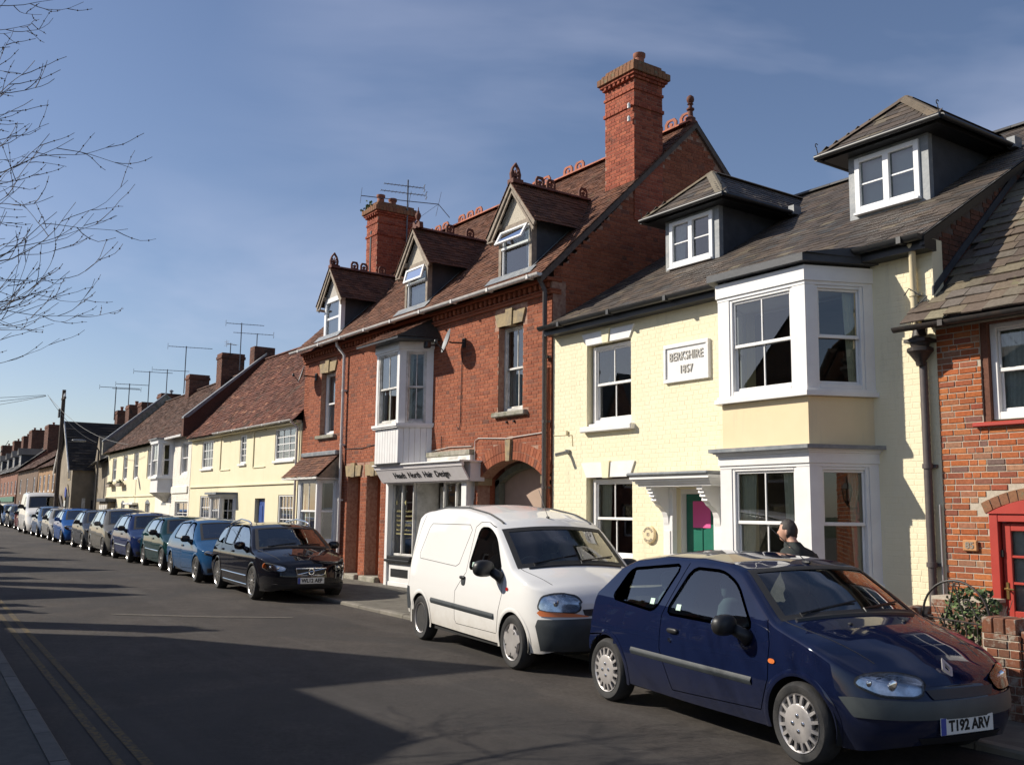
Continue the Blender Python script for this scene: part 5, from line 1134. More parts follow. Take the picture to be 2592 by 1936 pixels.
    m = MB(); m.tube([(-16.62, YF-.015, 2.0), (-16.62, YF-.015, 3.18), (-16.5, YF-.015, 3.23), (-15.5, YF-.02, 3.17), (-14.2, YF-.015, 3.22)], .009, 6); m.tube([(-18.35, YF-.015, 3.05), (-17.6, YF-.02, 3.1), (-16.75, YF-.015, 3.08)], .008, 6); m.build('wall_cable', 'wire_white', H)
    m = MB(); m.tube([(-17.18, YF-.012, 5.1), (-17.21, YF-.012, 3.55), (-17.25, YF-.012, 3.45), (-17.32, YF-.012, 3.5)], .008, 6); m.tube([(-22.75, YF-.012, 3.30), (-21.8, YF-.015, 3.27), (-21.2, YF-.012, 3.32), (-20.3, YF-.012, 3.36)], .008, 6); m.tube([(-17.95, YF-.02, 3.05), (-17.95, YF-.02, 3.35)], .01, 6); m.build('wall_cable', 'wire_black', H)
    for x in (-15.5, -15.25): MB().lathe([(.02, -.03), (.025, 0), (.028, .01)], (x, YF-.002, 3.49), 8, 'y').build('vent_hole', 'trim_black', H)
    return H
red_house()
def dish(label, x, y, z, tilt, size, arm, face):
    T = thing('satellite_dish', label, 'satellite dish', (x, y, z)); n = Vector(face).normalized(); u = n.cross(Vector((0, 0, 1))).normalized(); w = u.cross(n); c = Vector((x, y, z)); m = MB(); V = []; F = []
    for j in range(6):
        for k in range(20):
            r = size*j/5; a = 2*math.pi*k/20; V.append(tuple(c+u*(r*.92*math.cos(a))+w*(r*math.sin(a))+n*(.22*r*r/size)))
    for j in range(5):
        for k in range(20): F.append((j*20+k, j*20+(k+1) % 20, (j+1)*20+(k+1) % 20, (j+1)*20+k))
    m.add(V, F); m.build('reflector', 'dish_grey', T, smooth='all')
    m = MB(); e = c-w*size*.9+n*.02; f_ = c+n*size*.95-w*size*.35; m.tube([tuple(e), tuple(f_)], .011, 6); m.blob(tuple(f_), (.035, .035, .05)); m.build('feed_arm', 'black_plastic', T)
    m = MB(); m.tube([tuple(c-n*.02), tuple(c-n*.08), tuple(Vector((c.x+arm[0], YF-.02, c.z+arm[1])))], .018, 8); m.bbox(c.x+arm[0]-.06, c.x+arm[0]+.06, YF-.03, YF+.0, c.z+arm[1]-.1, c.z+arm[1]+.1); m.build('bracket', 'black_iron', T)
dish('grey satellite dish beside the oriel window on the red brick wall', -17.28, YF-.30, 5.30, 0, .27, (.16, -.02), (-.30, -.90, .28))
dish('small grey satellite dish at the left edge of the red brick house', -24.95, YF-.32, 5.42, 0, .25, (.2, -.05), (-.30, -.90, .28))
T = thing('flood_light', 'small black flood lamp under the eaves beside the oriel', 'lamp', (-18.2, YF-.2, 5.35)); MB().bbox(-18.28, -18.12, YF-.34, YF-.22, 5.28, 5.42, .02).build('lamp_body', 'black_plastic', T); MB().tube([(-18.2, YF-.22, 5.35), (-18.2, YF-.0, 5.38)], .02, 6).build('bracket', 'black_plastic', T)
# ------------------------------------------------------------------ pale cottage beside the red house
def gable_roof(H, x0, x1, e0, ez, ry, rz, back, mat, under='tile_dark', tw=.3, gauge=.17, th=.014, sag=0):
    sl = (rz-ez)/(ry-e0); vd = Vector((0, 1, sl)).normalized(); nd = Vector((0, -sl, 1)).normalized(); vl = (ry-e0)*math.sqrt(1+sl*sl)
    rf = MB().add([(x0, e0, ez), (x1, e0, ez), (x1, ry, rz), (x0, ry, rz), (x0, back, ez), (x1, back, ez)], [(0, 1, 2, 3), (3, 2, 5, 4)]).build('roof', under, H)
    tiles_joined('roof_tiles', slab_tiles((x0, e0-.02, ez-.02), (1, 0, 0), vd, nd, x1-x0, vl+.02, tw, gauge, th, .55, over=1.3, wjit=.15), mat, rf)
    return rf
def pale_cottage():
    H = thing('terraced_cottage', 'pale yellow cottage with blue door and steep red tiled roof', 'house', (-30.7, YF, .05)); X0, X1 = -35.7, -25.66; g = .08
    wins = [(-27.60, -26.06, 3.16, 4.10), (-30.60, -30.02, 3.17, 4.09), (-34.48, -33.28, 3.12, 4.08), (-27.16, -26.06, .75, 2.16), (-34.44, -33.32, .65, 2.18)]
    hol = wins+[(-29.04, -28.20, g, 2.07), (-32.55, -30.75, g, 2.14)]
    MB().wall(X0, X1, 0, 4.24, YF, .25, hol).build('wall', 'cream_cottage', H)
    for (a, b, c, d), co, ro, s in zip(wins, (3, 1, 2, 2, 2), (4, 4, 3, 4, 4), (1, 1, 1, 0, 0)):
        sash(H, (0, YF), 0, a, b, c, d, cols=co*(2 if co < 3 else 1), rows=(ro,), kind='casement', frame=.06, bar=.028, setback=.02, depth=.1, mat='white_paint', curtain=('full', 'net_curtain') if a < -30 or s else None, sill=(.05, .06, .07, 'white_paint') if s else None, rdepth=.9, room='room_dark')
    d = MB(); d.bbox(-29.0, -28.24, YF+.12, YF+.17, g, 2.05); D = d.build('door', 'blue_door', H); q = MB()
    for z0, z1 in ((.3, .95), (1.1, 1.85)):
        for a, b in ((-28.94, -28.66), (-28.58, -28.30)): q.bbox(a, b, YF+.105, YF+.12, z0, z1, .01)
    q.build('door_panel', 'blue_door', D); MB().bbox(-28.75, -28.5, YF+.09, YF+.12, 1.0, 1.04).build('letter_plate', 'brass', D); MB().box(-29.06, -28.18, YF+.25, YF+.3, 0, 2.2).build('hall', 'room_dark', H)
    # glazed porch
    pl = [(-32.50, YF), (-32.05, YF-.42), (-31.10, YF-.42), (-30.72, YF)]
    canted(pl, .05, .45, -.02).build('porch_base', 'white_paint', H); bay_lights(H, pl, .45, 2.12, .05, 4, mat='white_paint', rows=(2, 2), side_post=.06, side_cols=2, room='room_mid'); canted(pl, 2.12, 2.20, .06).build('porch_fascia', 'white_paint', H); canted(pl, 2.20, 2.27, .16).build('porch_lead', 'lead', H)
    # band, panels, pilaster lines
    MB().bbox(X0+.05, X1-.25, YF-.05, YF+.02, 2.47, 2.52).build('string_course', 'cream_cottage', H)
    for a, b in ((-32.42, -31.45), (-29.30, -28.30)):
        m = MB(); m.bbox(a-.03, a, YF-.035, YF, 3.0, 4.15); m.bbox(a, b, YF-.03, YF, 3.0, 3.03); m.bbox(a, b, YF-.03, YF, 4.12, 4.15); m.build('blocked_window', 'cream_cottage', H)
    MB().box(X0, X1, YF-.16, YF+.1, 4.17, 4.24).build('eaves_board', 'cream_cottage', H)
    rf = gable_roof(H, X0+.05, X1+.1, 10.48, 4.25, 13.35, 7.45, 16.4, 'clay_tile_red', tw=.17, gauge=.11)
    gutter(H, -32.5, -25.7, 10.44, 4.26, .05, 'pipe_white')
    pipe(H, [(-25.78, 10.46, 4.2), (-25.80, YF-.06, 4.05), (-25.80, YF-.06, .1)], .035, 'pipe_white')
    ridge_tiles(rf, (X0+.05, 13.35, 7.45), (X1, 13.35, 7.45), 'clay_tile_red', .45, .10)
    MB().prism([(10.9, 4.2), (16, 4.2), (13.35, 7.38)], 'x', X1-.2, X1).build('gable_wall', 'brick_dark', H)
    brick_box('chimney', -36.42, -35.92, 12.98, 13.80, 5.6, 7.98, 'brick_dark', H, 'mortar_dark', faces='fr')
    return H
pale_cottage()

# from here the terrace bends slightly away
A_ = R(-2.5); XF = Matrix.Translation((-35.7, YF, 0)) @ Matrix.Rotation(A_, 4, 'Z') @ Matrix.Translation((35.7, -YF, 0))
def stack(H, x1, w, y0, d, z0, z1, mat='brick_dark', pots=(), cowl=False):
    c = brick_box('chimney', x1-w, x1, y0, y0+d, z0, z1-.12, mat, H, 'mortar_dark', faces='fr')
    MB().bbox(x1-w-.04, x1+.04, y0-.04, y0+d+.04, z1-.24, z1-.12, .01).bbox(x1-w-.01, x1+.01, y0-.01, y0+d+.01, z1-.12, z1, .01).build('chimney_cap', mat, c)
    for q in pots: chimney_pot(c, x1-w/2, y0+d*q, z1-.02, .3, .1)
    if cowl:
        m = MB(); m.lathe([(.06, z1), (.06, z1+.14), (.11, z1+.15), (.11, z1+.20), (.02, z1+.26)], (x1-w/2, y0+d*.6, 0), 10); m.build('cowl', 'galvanised', c, smooth=40)
    return c
def cream_row():
    H = thing('terraced_cottage', 'long cream cottage with white oriel and brown tiled roof between parapets', 'house', (-43.5, YF, .15)); X0, X1 = -51.9, -35.72; g = .2
    up = [(-50.7, -49.7, 2.99, 4.13), (-48.1, -47.1, 2.99, 4.15), (-45.75, -44.75, 2.99, 4.18), (-43.0, -42.15, 2.98, 4.18), (-37.28, -36.20, 2.98, 4.22)]
    lo = [(-48.0, -47.1, .75, 1.90), (-46.2, -44.4, g, 1.84), (-42.9, -42.0, .75, 1.92), (-40.0, -39.1, .75, 1.86), (-37.75, -35.9, .75, 1.98)]
    hol = up+lo+[(-39.9, -38.75, 2.92, 4.24)]
    MB().wall(X0, -38.46, 0, 4.36, YF, .25, [h for h in hol if h[1] < -38.5]).build('wall', 'cream_cottage', H)
    wb = MB().wall(-38.46, X1, 0, 4.5, YF-.004, .25, [h for h in hol if h[0] > -38.4]).build('wall', 'white_brick_paint', H)
    bricks_joined('painted_brick', lay_bricks(-38.4, X1, .2, 4.4, [(a-.05, b+.05, c-.05, d+.05) for a, b, c, d in hol], course=.075), YF-.004, 'white_brick_paint', wb, .006)
    MB().bbox(-41.05, -38.46, YF-.012, YF, .1, 2.2, .002).build('painted_panel', 'white_brick_paint', H)
    for h in up: sash(H, (0, YF), 0, *h, cols=2, rows=(1, 1), frame=.07, setback=.04, depth=.1, curtain=None, rdepth=.8, room='room_mid')
    for i, h in enumerate(lo):
        if i == 1:
            m = MB(); m.bbox(-46.18, -45.4, YF+.06, YF+.1, g, 1.8); m.bbox(-45.2, -44.42, YF+.06, YF+.1, g, 1.8); m.build('door', 'white_grubby', H); MB().bbox(-46.3, -44.3, YF-.25, YF, 1.86, 1.96, .02).build('door_hood', 'white_paint', H); MB().box(-46.3, -44.3, YF+.2, YF+.25, 0, 2).build('hall', 'room_dark', H); continue
        sash(H, (0, YF), 0, *h, cols=2, rows=(3,), kind='casement', frame=.06, bar=.03, setback=.04, depth=.1, curtain=('left', 'net_curtain') if i == 4 else None, rdepth=.8, room='room_mid')
        if i in (0, 2, 3): MB().prism([(h[0], h[3])]+[((h[0]+h[1])/2+(h[1]-h[0])/2*q, h[3]+.16*(1-q*q)) for q in np.linspace(-1, 1, 9)]+[(h[1], h[3])], 'y', YF-.02, YF+.05).build('window_head', 'lead', H)
    MB().bbox(X0, -41.0, YF-.05, YF+.02, 2.22, 2.27).build('string_course', 'cream_cottage', H); MB().bbox(-38.3, X1-.2, YF-.06, YF+.02, 2.30, 2.55).build('string_course', 'white_brick_paint', H)
    pl = [(-40.35, YF), (-40.0, YF-.5), (-38.75, YF-.5), (-38.36, YF)]
    canted(pl, 2.34, 2.86, -.03).build('oriel_panel', 'white_paint', H); canted(pl, 2.86, 2.93, .05).build('oriel_sill', 'white_paint', H); bay_lights(H, pl, 2.93, 4.24, .09, 2, curtain=None, side_post=.14, room='room_mid'); canted(pl, 4.24, 4.40, .04).build('oriel_fascia', 'white_paint', H); canted(pl, 4.401, 4.44, .12).build('oriel_lead', 'lead', H)
    MB().add([(-40.35, YF, 2.34), (-40.0, YF-.5, 2.34), (-38.75, YF-.5, 2.34), (-38.36, YF, 2.34), (-39.1, YF, 1.95), (-39.5, YF, 1.95)], [(0, 1, 5), (1, 2, 4, 5), (2, 3, 4), (0, 3, 2, 1)]).build('oriel_bracket', 'white_grubby', H)
    rf = gable_roof(H, X0+.2, X1-.1, 10.45, 4.42, 13.35, 7.22, 16.4, 'clay_tile_brown', tw=.18, gauge=.12)
    ridge_tiles(rf, (X0+.2, 13.35, 7.22), (X1-.2, 13.35, 7.22), 'clay_tile_brown', .5, .10)
    for x in (X1-.22, X0):
        MB().prism([(10.38, 4.35), (10.38, 5.0), (10.55, 5.06), (13.35, 7.62), (16.4, 5.0), (16.4, 4.3)], 'x', x, x+.24).build('parapet', 'brick_dark' if x > -40 else 'weathered_stone', H)
        MB().prism([(10.36, 5.0), (10.36, 5.06), (13.35, 7.70), (13.35, 7.62), (10.55, 5.06)], 'x', x-.02, x+.27).build('parapet_coping', 'lead', H)
    MB().bbox(-41, -36, 10.36, 10.44, 4.36, 4.44).build('gutter', 'pipe_white', H)
    stack(H, -40.0, .75, 12.85, .95, 6.6, 8.25); stack(H, -45.6, .7, 12.95, .92, 6.4, 7.98)
    # shop bow at the far end
    MB().bbox(-51.6, -49.4, YF-.35, YF, .1, 2.0, .02).build('shop_bow', 'old_stone', H); MB().bbox(-51.8, -49.2, YF-.5, YF, 2.0, 2.16, .02).build('shop_canopy', 'lead_dark', H); m = MB()
    for i in range(4): m.bbox(-51.5+.52*i, -51.05+.52*i, YF-.37, YF-.35, .6, 1.85)
    m.build('shop_panes', 'white_grubby', H)
    for a in (-50.7, -48.2):
        m = MB(); m.bbox(a, a+1.0, YF-.28, YF-.08, 2.72, 2.86, .01); P_ = m.build('window_box', 'bare_wood', H); V = []; F = []
        for i in range(60):
            P = Vector((a+rng.uniform(.05, .95), YF-.18+rng.normal()*.05, 2.86+abs(rng.normal())*.06)); dv = Vector(rng.normal(size=3)).normalized()*.05; e = dv.orthogonal()*.6; n = len(V); V += [tuple(P-dv), tuple(P+e), tuple(P+dv), tuple(P-e)]; F.append((n, n+1, n+2, n+3))
        MB().add(V, F).build('plants', 'leaf_dark', P_, kind='stuff')
    return H
cream_row()
def stone_pair():
    H = thing('stone_cottage', 'narrow dark stone cottage with small gable past the cream row', 'house', (-53.6, YF, .25))
    MB().wall(-55.6, -51.95, 0, 4.0, YF, .3, [(-55.0, -54.4, 2.8, 3.7), (-53.2, -52.6, .8, 2.0)]).build('wall', 'old_stone', H)
    sash(H, (0, YF), 0, -55.0, -54.4, 2.8, 3.7, cols=2, rows=(2,), kind='casement', setback=.05, rdepth=.5); sash(H, (0, YF), 0, -53.2, -52.6, .8, 2.0, cols=2, rows=(2,), kind='casement', setback=.05, rdepth=.5)
    gable_roof(H, -55.6, -51.95, 10.5, 4.0, 13.8, 6.9, 17, 'slate_far', tw=.3, gauge=.2)
    MB().prism([(-55.5, 4.0), (-53.9, 4.0), (-54.7, 5.5)], 'y', YF-.05, YF+1.2).build('small_gable', 'old_stone', H)
    MB().add([(-53.9, YF-.7, 3.75), (-51.95, YF-.7, 3.95), (-51.95, YF, 4.3), (-53.9, YF, 4.1)], [(0, 1, 2, 3)]).build('lean_canopy', 'slate_far', H)
    stack(H, -52.3, .9, 13.2, 1.0, 6.0, 7.75, cowl=True)
    # gabled stone house standing forward
    G = thing('stone_house', 'dark stone gabled house standing forward into the street by the pole', 'house', (-58.0, YF-1.1, .28)); y0 = YF-1.1; xl, xr, ze, za = -60.9, -55.62, 3.85, 6.45; c = (xl+xr)/2
    MB().prism([(xl, 0), (xr, 0), (xr, ze), (c, za-.15), (xl, ze)], 'y', y0, y0+.35).build('gable_front', 'old_stone', G)
    MB().prism([(y0+.35, 0), (y0+8, 0), (y0+8, ze), (y0+.35, ze)], 'x', xr-.35, xr-.002).build('side_wall', 'old_stone', G); MB().prism([(y0+.35, 0), (y0+8, 0), (y0+8, ze), (y0+.35, ze)], 'x', xl, xl+.35).build('side_wall', 'old_stone', G)
    for sg, X in ((1, xr+.25), (-1, xl-.25)):
        sv = Vector((c-X, 0, za-ze+.2)); sn = Vector(((za-ze)*sg, 0, abs(X-c))).normalized(); tiles_joined('roof_tiles', slab_tiles((X, y0-.2, ze-.2), (0, 1, 0), sv.normalized(), sn, 8.4, sv.length, .4, .22, .015, .4), 'tile_dark', G)
        MB().add([(X, y0-.2, ze-.2), (c, y0-.2, za), (c, y0+8.2, za), (X, y0+8.2, ze-.2)], [(0, 1, 2, 3)]).build('roof', 'tile_dark', G)
        MB().prism([(c, za+.03), (X, ze-.17), (X, ze-.32), (c, za-.12)], 'y', y0-.26, y0-.20).build('bargeboard', 'white_grubby', G)
    m = MB().prism([(c+.9, .3), (c+2.1, .3), (c+2.1, 2.3), (c+1.5, 2.75), (c+.9, 2.3)], 'y', y0-.02, y0+.02).build('arched_doorway', 'trim_black', G); MB().prism([(c+.75, .3), (c+.9, .3), (c+.9, 2.3), (c+1.5, 2.75), (c+2.1, 2.3), (c+2.25, 2.3), (c+1.5, 2.95), (c+.75, 2.35)], 'y', y0-.05, y0-.021).build('door_arch', 'sandstone', G)
    sash(G, (0, y0), 0, c+1.2, c+2.1, 3.15, 4.0, cols=2, rows=(1,), kind='casement', setback=-.02, mat='sandstone', box=False)
    MB().box(c+1.2, c+2.1, y0-.01, y0, 3.15, 4.0).build('window_back', 'room_dark', G)
    MB().box(xr-.01, xr+.02, y0+1.0, y0+1.8, .3, 2.1).build('side_door', 'trim_black', G); MB().bbox(xr, xr+.04, y0+.55, y0+.72, .8, 2.2).build('side_window', 'white_grubby', G)
    stack(G, -57.0, 1.0, 13.2, 1.1, 5.5, 7.7); 
    # rear terrace whose stacks rise behind
    B = thing('terraced_house', 'slate roofed terrace with tall stacks behind the stone gable', 'house', (-65, YF, .3)); MB().wall(-70.2, -61.0, 0, 4.2, YF+.3, .3, [(-68, -67, 2.8, 3.8), (-65, -64, 2.8, 3.8), (-63, -62.2, .8, 2.1)]).build('wall', 'old_stone', B)
    gable_roof(B, -70.2, -61.0, 10.8, 4.2, 14.1, 6.8, 17.5, 'slate_far', tw=.4, gauge=.25)
    stack(B, -61.5, 1.1, 13.4, 1.3, 5.6, 7.95, pots=(.4,)); stack(B, -66.2, .9, 13.6, 1.1, 5.6, 8.0, pots=(.3, .7))
    for h in ((-68, -67, 2.8, 3.8), (-65, -64, 2.8, 3.8), (-63, -62.2, .8, 2.1)): sash(B, (0, YF+.3), 0, *h, cols=2, rows=(2,), kind='casement', rdepth=.4)
stone_pair()
def far_house(label, x0, x1, wall, roof, ez, rz, dorm=0, wins=3, shop=None, chim=(), low='white_brick_paint', y=YF):
    H = thing('terraced_house', label, 'house', ((x0+x1)/2, y, gz(x0))); n = wins; W = (x1-x0)/n; hol = []
    for i in range(n):
        c = x0+W*(i+.5); hol.append((c-.5, c+.5, 2.75, 3.95))
        if not shop: hol.append((c-.5, c+.5, .95, 2.2))
    MB().wall(x0, x1, 2.42 if low else 0, ez, y, .3, [h for h in hol if h[2] > 2.5 or not low]).build('wall', wall, H)
    if low: MB().wall(x0, x1, 0, 2.42, y, .3, [h for h in hol if h[2] < 2.5]).build('wall', low, H)
    for h in hol: sash(H, (0, y), 0, *h, cols=2, rows=(1, 1), frame=.09, setback=.04, rdepth=.5, room='room_mid')
    gable_roof(H, x0, x1, y-.3, ez, y+2.7, rz, y+6, roof, tw=.5, gauge=.3, th=.02)
    MB().prism([(y-.2, 0), (y+5.8, 0), (y+5.8, ez), (y+2.7, rz-.05), (y-.0, ez)], 'x', x1-.2, x1-.01).build('gable_wall', wall, H)
    for i in range(dorm):
        c = x0+(x1-x0)*(i+.5)/dorm; dz = ez+.35
        MB().box(c-.65, c+.65, y+.35, y+2.0, dz-.2, dz+1.15).build('dormer', 'lead_dark', H); sash(H, (0, y+.35), 0, c-.6, c+.6, dz, dz+1.1, cols=2, rows=(1, 1), frame=.1, setback=-.05, box=False); MB().box(c-.45, c+.45, y+.338, y+.345, dz+.1, dz+1.0).build('dormer_back', 'room_mid', H)
        MB().prism([(c-.85, dz+1.15), (c+.85, dz+1.15), (c, dz+1.75)], 'y', y+.1, y+2.6).build('dormer_roof', 'slate_far', H)
    if shop:
        MB().bbox(x0+.3, x1-.3, y-.25, y, 2.1, 2.55, .02).build('shop_fascia', shop, H); sash(H, (0, y), 0, x0+.5, x1-.5, .7, 2.05, cols=4, rows=(1,), kind='casement', setback=-.03, frame=.12, bar=.08, box=False)
    for (cx, w, d, top, pots) in chim: stack(H, cx, w, y+2.1, d, rz-1.2, top, pots=pots)
    return H
far_house('ochre brick house with pale ground floor beyond the telegraph pole', -79.3, -70.3, 'ochre_brick', 'clay_tile_brown', 4.45, 6.3, wins=4)
far_house('long brown brick house with big plain roof in the distance', -93.0, -79.4, 'brown_brick', 'clay_tile_brown', 4.6, 6.6, wins=3, low=None, chim=((-93.0, 2.6, 1.8, 8.9, (.3, .7)),))
far_house('red house with slate roof, white dormers and green shopfront far down the street', -109.0, -93.2, 'red_far', 'slate_far', 4.75, 7.2, dorm=3, wins=5, shop='green_door', chim=((-105.0, 2.6, 1.8, 9.2, (.2, .5, .8)),))
far_house('last visible red brick house at the end of the street', -124.0, -109.2, 'red_far', 'slate_far', 4.8, 7.2, dorm=2, wins=5, chim=((-112.0, 2.0, 1.6, 9.0, (.3, .7)), (-121.0, 2.0, 1.6, 9.0, (.3, .7))))
far_house('distant slate roofed terrace closing the street', -160.0, -124.2, 'brown_brick', 'slate_far', 5.0, 7.4, dorm=3, wins=9, chim=((-135.0, 2.0, 1.6, 9.2, (.5,)),))
T = thing('road_sign', 'small white square sign on the brown brick house wall', 'sign', (-83.6, YF-.1, 2.4)); MB().bbox(-84.0, -83.2, YF-.09, YF-.03, 2.0, 2.85, .01).build('sign_panel', 'plate_white', T); MB().bbox(-83.8, -83.4, YF-.10, YF-.09, 2.2, 2.6, .005).build('sign_symbol', 'lettering_grey', T)
# telegraph pole, lamp post, sign post
P = thing('telegraph_pole', 'tall dark wooden telegraph pole beside the stone gabled house', 'pole', (-54.2, 8.75, .2)); m = MB(); m.tube([(-54.2, 8.75, .1), (-54.2, 8.75, 7.75)], [.125, .09], 12); m.build('pole_shaft', 'pole_wood', P, smooth=50)
m = MB(); m.bbox(-54.75, -53.65, 8.7, 8.8, 7.25, 7.35); m.build('cross_arm', 'pole_wood', P)
for dx in (-.45, -.2, .2, .45): MB().lathe([(.02, 7.35), (.05, 7.38), (.035, 7.44), (.045, 7.5), (.01, 7.53)], (-54.2+dx, 8.75, 0), 8).build('insulator', 'ceramic', P)
MB().bbox(-54.35, -54.05, 8.55, 8.63, 6.3, 6.75).build('cable_box', 'black_plastic', P)
LP = thing('lamp_post', 'slim grey lamp post in front of the stone cottage', 'street lamp', (-46.2, 9.3, .2)); MB().tube([(-46.2, 9.3, .1), (-46.2, 9.3, 4.25)], [.055, .04], 10).build('post', 'black_iron', LP, smooth=50); MB().tube([(-46.2, 9.3, 4.25), (-46.2, 9.1, 4.55), (-46.2, 8.6, 4.68)], .03, 8).build('arm', 'black_iron', LP, smooth=50); MB().blob((-46.2, 8.45, 4.66), (.12, .30, .06), 3).build('lamp_head', 'dish_grey', LP, smooth='all')
SP = thing('street_sign', 'blue and white round traffic sign on a thin post by the stone house', 'sign', (-52.8, 9.0, .2)); MB().tube([(-52.8, 9.0, .1), (-52.8, 9.0, 2.55)], .03, 8).build('post', 'black_iron', SP); MB().lathe([(.001, -.02), (.26, -.02), (.27, 0)], (-52.77, 8.97, 2.45), 20, 'y').build('sign_disc', 'plate_blue', SP); MB().bbox(-52.98, -52.58, 8.94, 8.965, 1.75, 2.05).build('sign_plate', 'plate_white', SP)
# wires from the pole
WIRES = []
def wire(label, a, b, sag, r=.012):
    a, b = Vector(a), Vector(b); pts = [a.lerp(b, t)-Vector((0, 0, sag*4*t*(1-t))) for t in np.linspace(0, 1, 15)]
    tag(MB().tube(pts, r, 5).build('telephone_wire', 'wire_black'), label, 'wire')
WIRES.append(('telephone wire sagging from the pole over the stone house to the cream row', (-54.0, 8.75, 7.4), (-51.0, YF-.1, 4.9), .35, .010))
WIRES.append(('telephone wire from the pole to the eaves of the cream row', (-53.9, 8.75, 7.35), (-44.0, YF-.25, 4.45), .5, .010))
WIRES.append(('upper telephone wire running off left from the pole top', (-54.6, 8.75, 7.45), (-60, -8, 7.2), .5, .012))
WIRES.append(('lower telephone wire running off left from the pole top', (-54.5, 8.75, 7.4), (-52, -8, 5.4), .5, .012))
WIRES.append(('steep telephone wire running off left below the others', (-54.5, 8.75, 7.38), (-66, -6, 5.6), .5, .012))
XF = None
for q in WIRES: wire(*q)
# ------------------------------------------------------------------ roof aerials
def aerial(label, base, h, yagis, r=.022, extra=None):
    T = thing('tv_aerial', label, 'aerial', base); x, y, z = base
    MB().tube([base, (x, y, z+h)], r, 6).build('mast', 'aerial_metal', T)
    for (dz, L_, ang, n, el) in yagis:
        c, s = math.cos(ang), math.sin(ang); m = MB(); zz = z+h-dz; p = lambda t, q=0, k=0: (x+c*t-s*q, y+s*t+c*q, zz+k)
        m.tube([p(-L_*.4), p(L_*.6)], r*.55, 5)
        for i in range(n):
            t = -L_*.4+L_*i/(n-1); e = el*(1-.25*i/n); m.tube([p(t, -e/2), p(t, e/2)], r*.28, 4)
        m.tube([p(-L_*.42, 0, -el*.5), p(-L_*.42, 0, el*.5)], r*.35, 4); m.tube([p(-L_*.42, -el*.5, .08), p(-L_*.42, el*.5, .08)], r*.35, 4); m.tube([p(-L_*.42, -el*.5, -.08), p(-L_*.42, el*.5, -.08)], r*.35, 4)
        m.build('boom', 'aerial_metal', T)
    return T
PA = math.atan2(.96, .27)
T = aerial('tall mast with several television aerials beside the red brick chimney', (-24.76, 13.42, 8.6), 2.98, ((.20, 1.2, PA+math.pi, 12, .22), (.42, 1.35, PA+math.pi, 13, .26)), .022)
m = MB(); m.tube([(-25.3, 12.15, 10.98), (-24.76, 13.42, 10.92), (-24.35, 14.25, 10.88)], .014, 6); m.tube([(-24.35, 14.25, 10.88), (-24.1, 14.5, 10.45)], .012, 5)
for t, e in ((0, .7), (.62, .9), (1.0, 1.1)):
    c = Vector((-25.3, 12.15, 10.98)).lerp(Vector((-24.35, 14.25, 10.88)), t); d = Vector((.75, -.3, .35)).normalized()*e*.5; m.tube([tuple(c-d), tuple(c+d)], .006, 4)
m.tube([(-24.8, 13.5, 10.2), (-24.3, 14.2, 10.85)], .006, 4); m.build('long_boom', 'aerial_metal', T)
aerial('aerial with one long boom on the far dark chimney of the cream row', (-46.9, 13.55, 7.2), 2.3, ((.05, 2.0, PA, 13, .3),), .026)
aerial('aerial on the leftmost stack above the stone cottage roof', (-55.5, 14.1, 7.0), 2.3, ((.05, 2.0, PA, 12, .3),), .028)
aerial('aerial behind the parapet of the cream row, shorter mast', (-51.6, 14.0, 7.0), 1.95, ((.05, 1.8, PA, 11, .3),), .026)
aerial('aerial between the two dark brick chimneys of the cottages', (-38.9, 13.45, 7.4), 2.0, ((.05, 1.5, PA, 12, .26),), .022)
aerial('low aerial on the dark chimney nearest the red tiled roof', (-36.6, 13.3, 7.4), 1.2, ((.02, 1.5, PA+math.pi, 12, .26),), .02)
aerial('small drooping aerial on the left dark chimney stack', (-40.3, 13.5, 7.9), .85, ((.05, .5, PA+.6, 6, .3),), .022)
aerial('far aerial above the slate roofed terrace, left one', (-66.8, 14.9, 7.4), 2.2, ((.05, 2.4, PA, 9, .3),), .035)
aerial('far aerial above the slate roofed terrace, right one', (-62.0, 14.6, 7.4), 1.9, ((.05, 1.9, PA, 9, .3), (.35, 1.6, PA+math.pi, 8, .3)), .032)

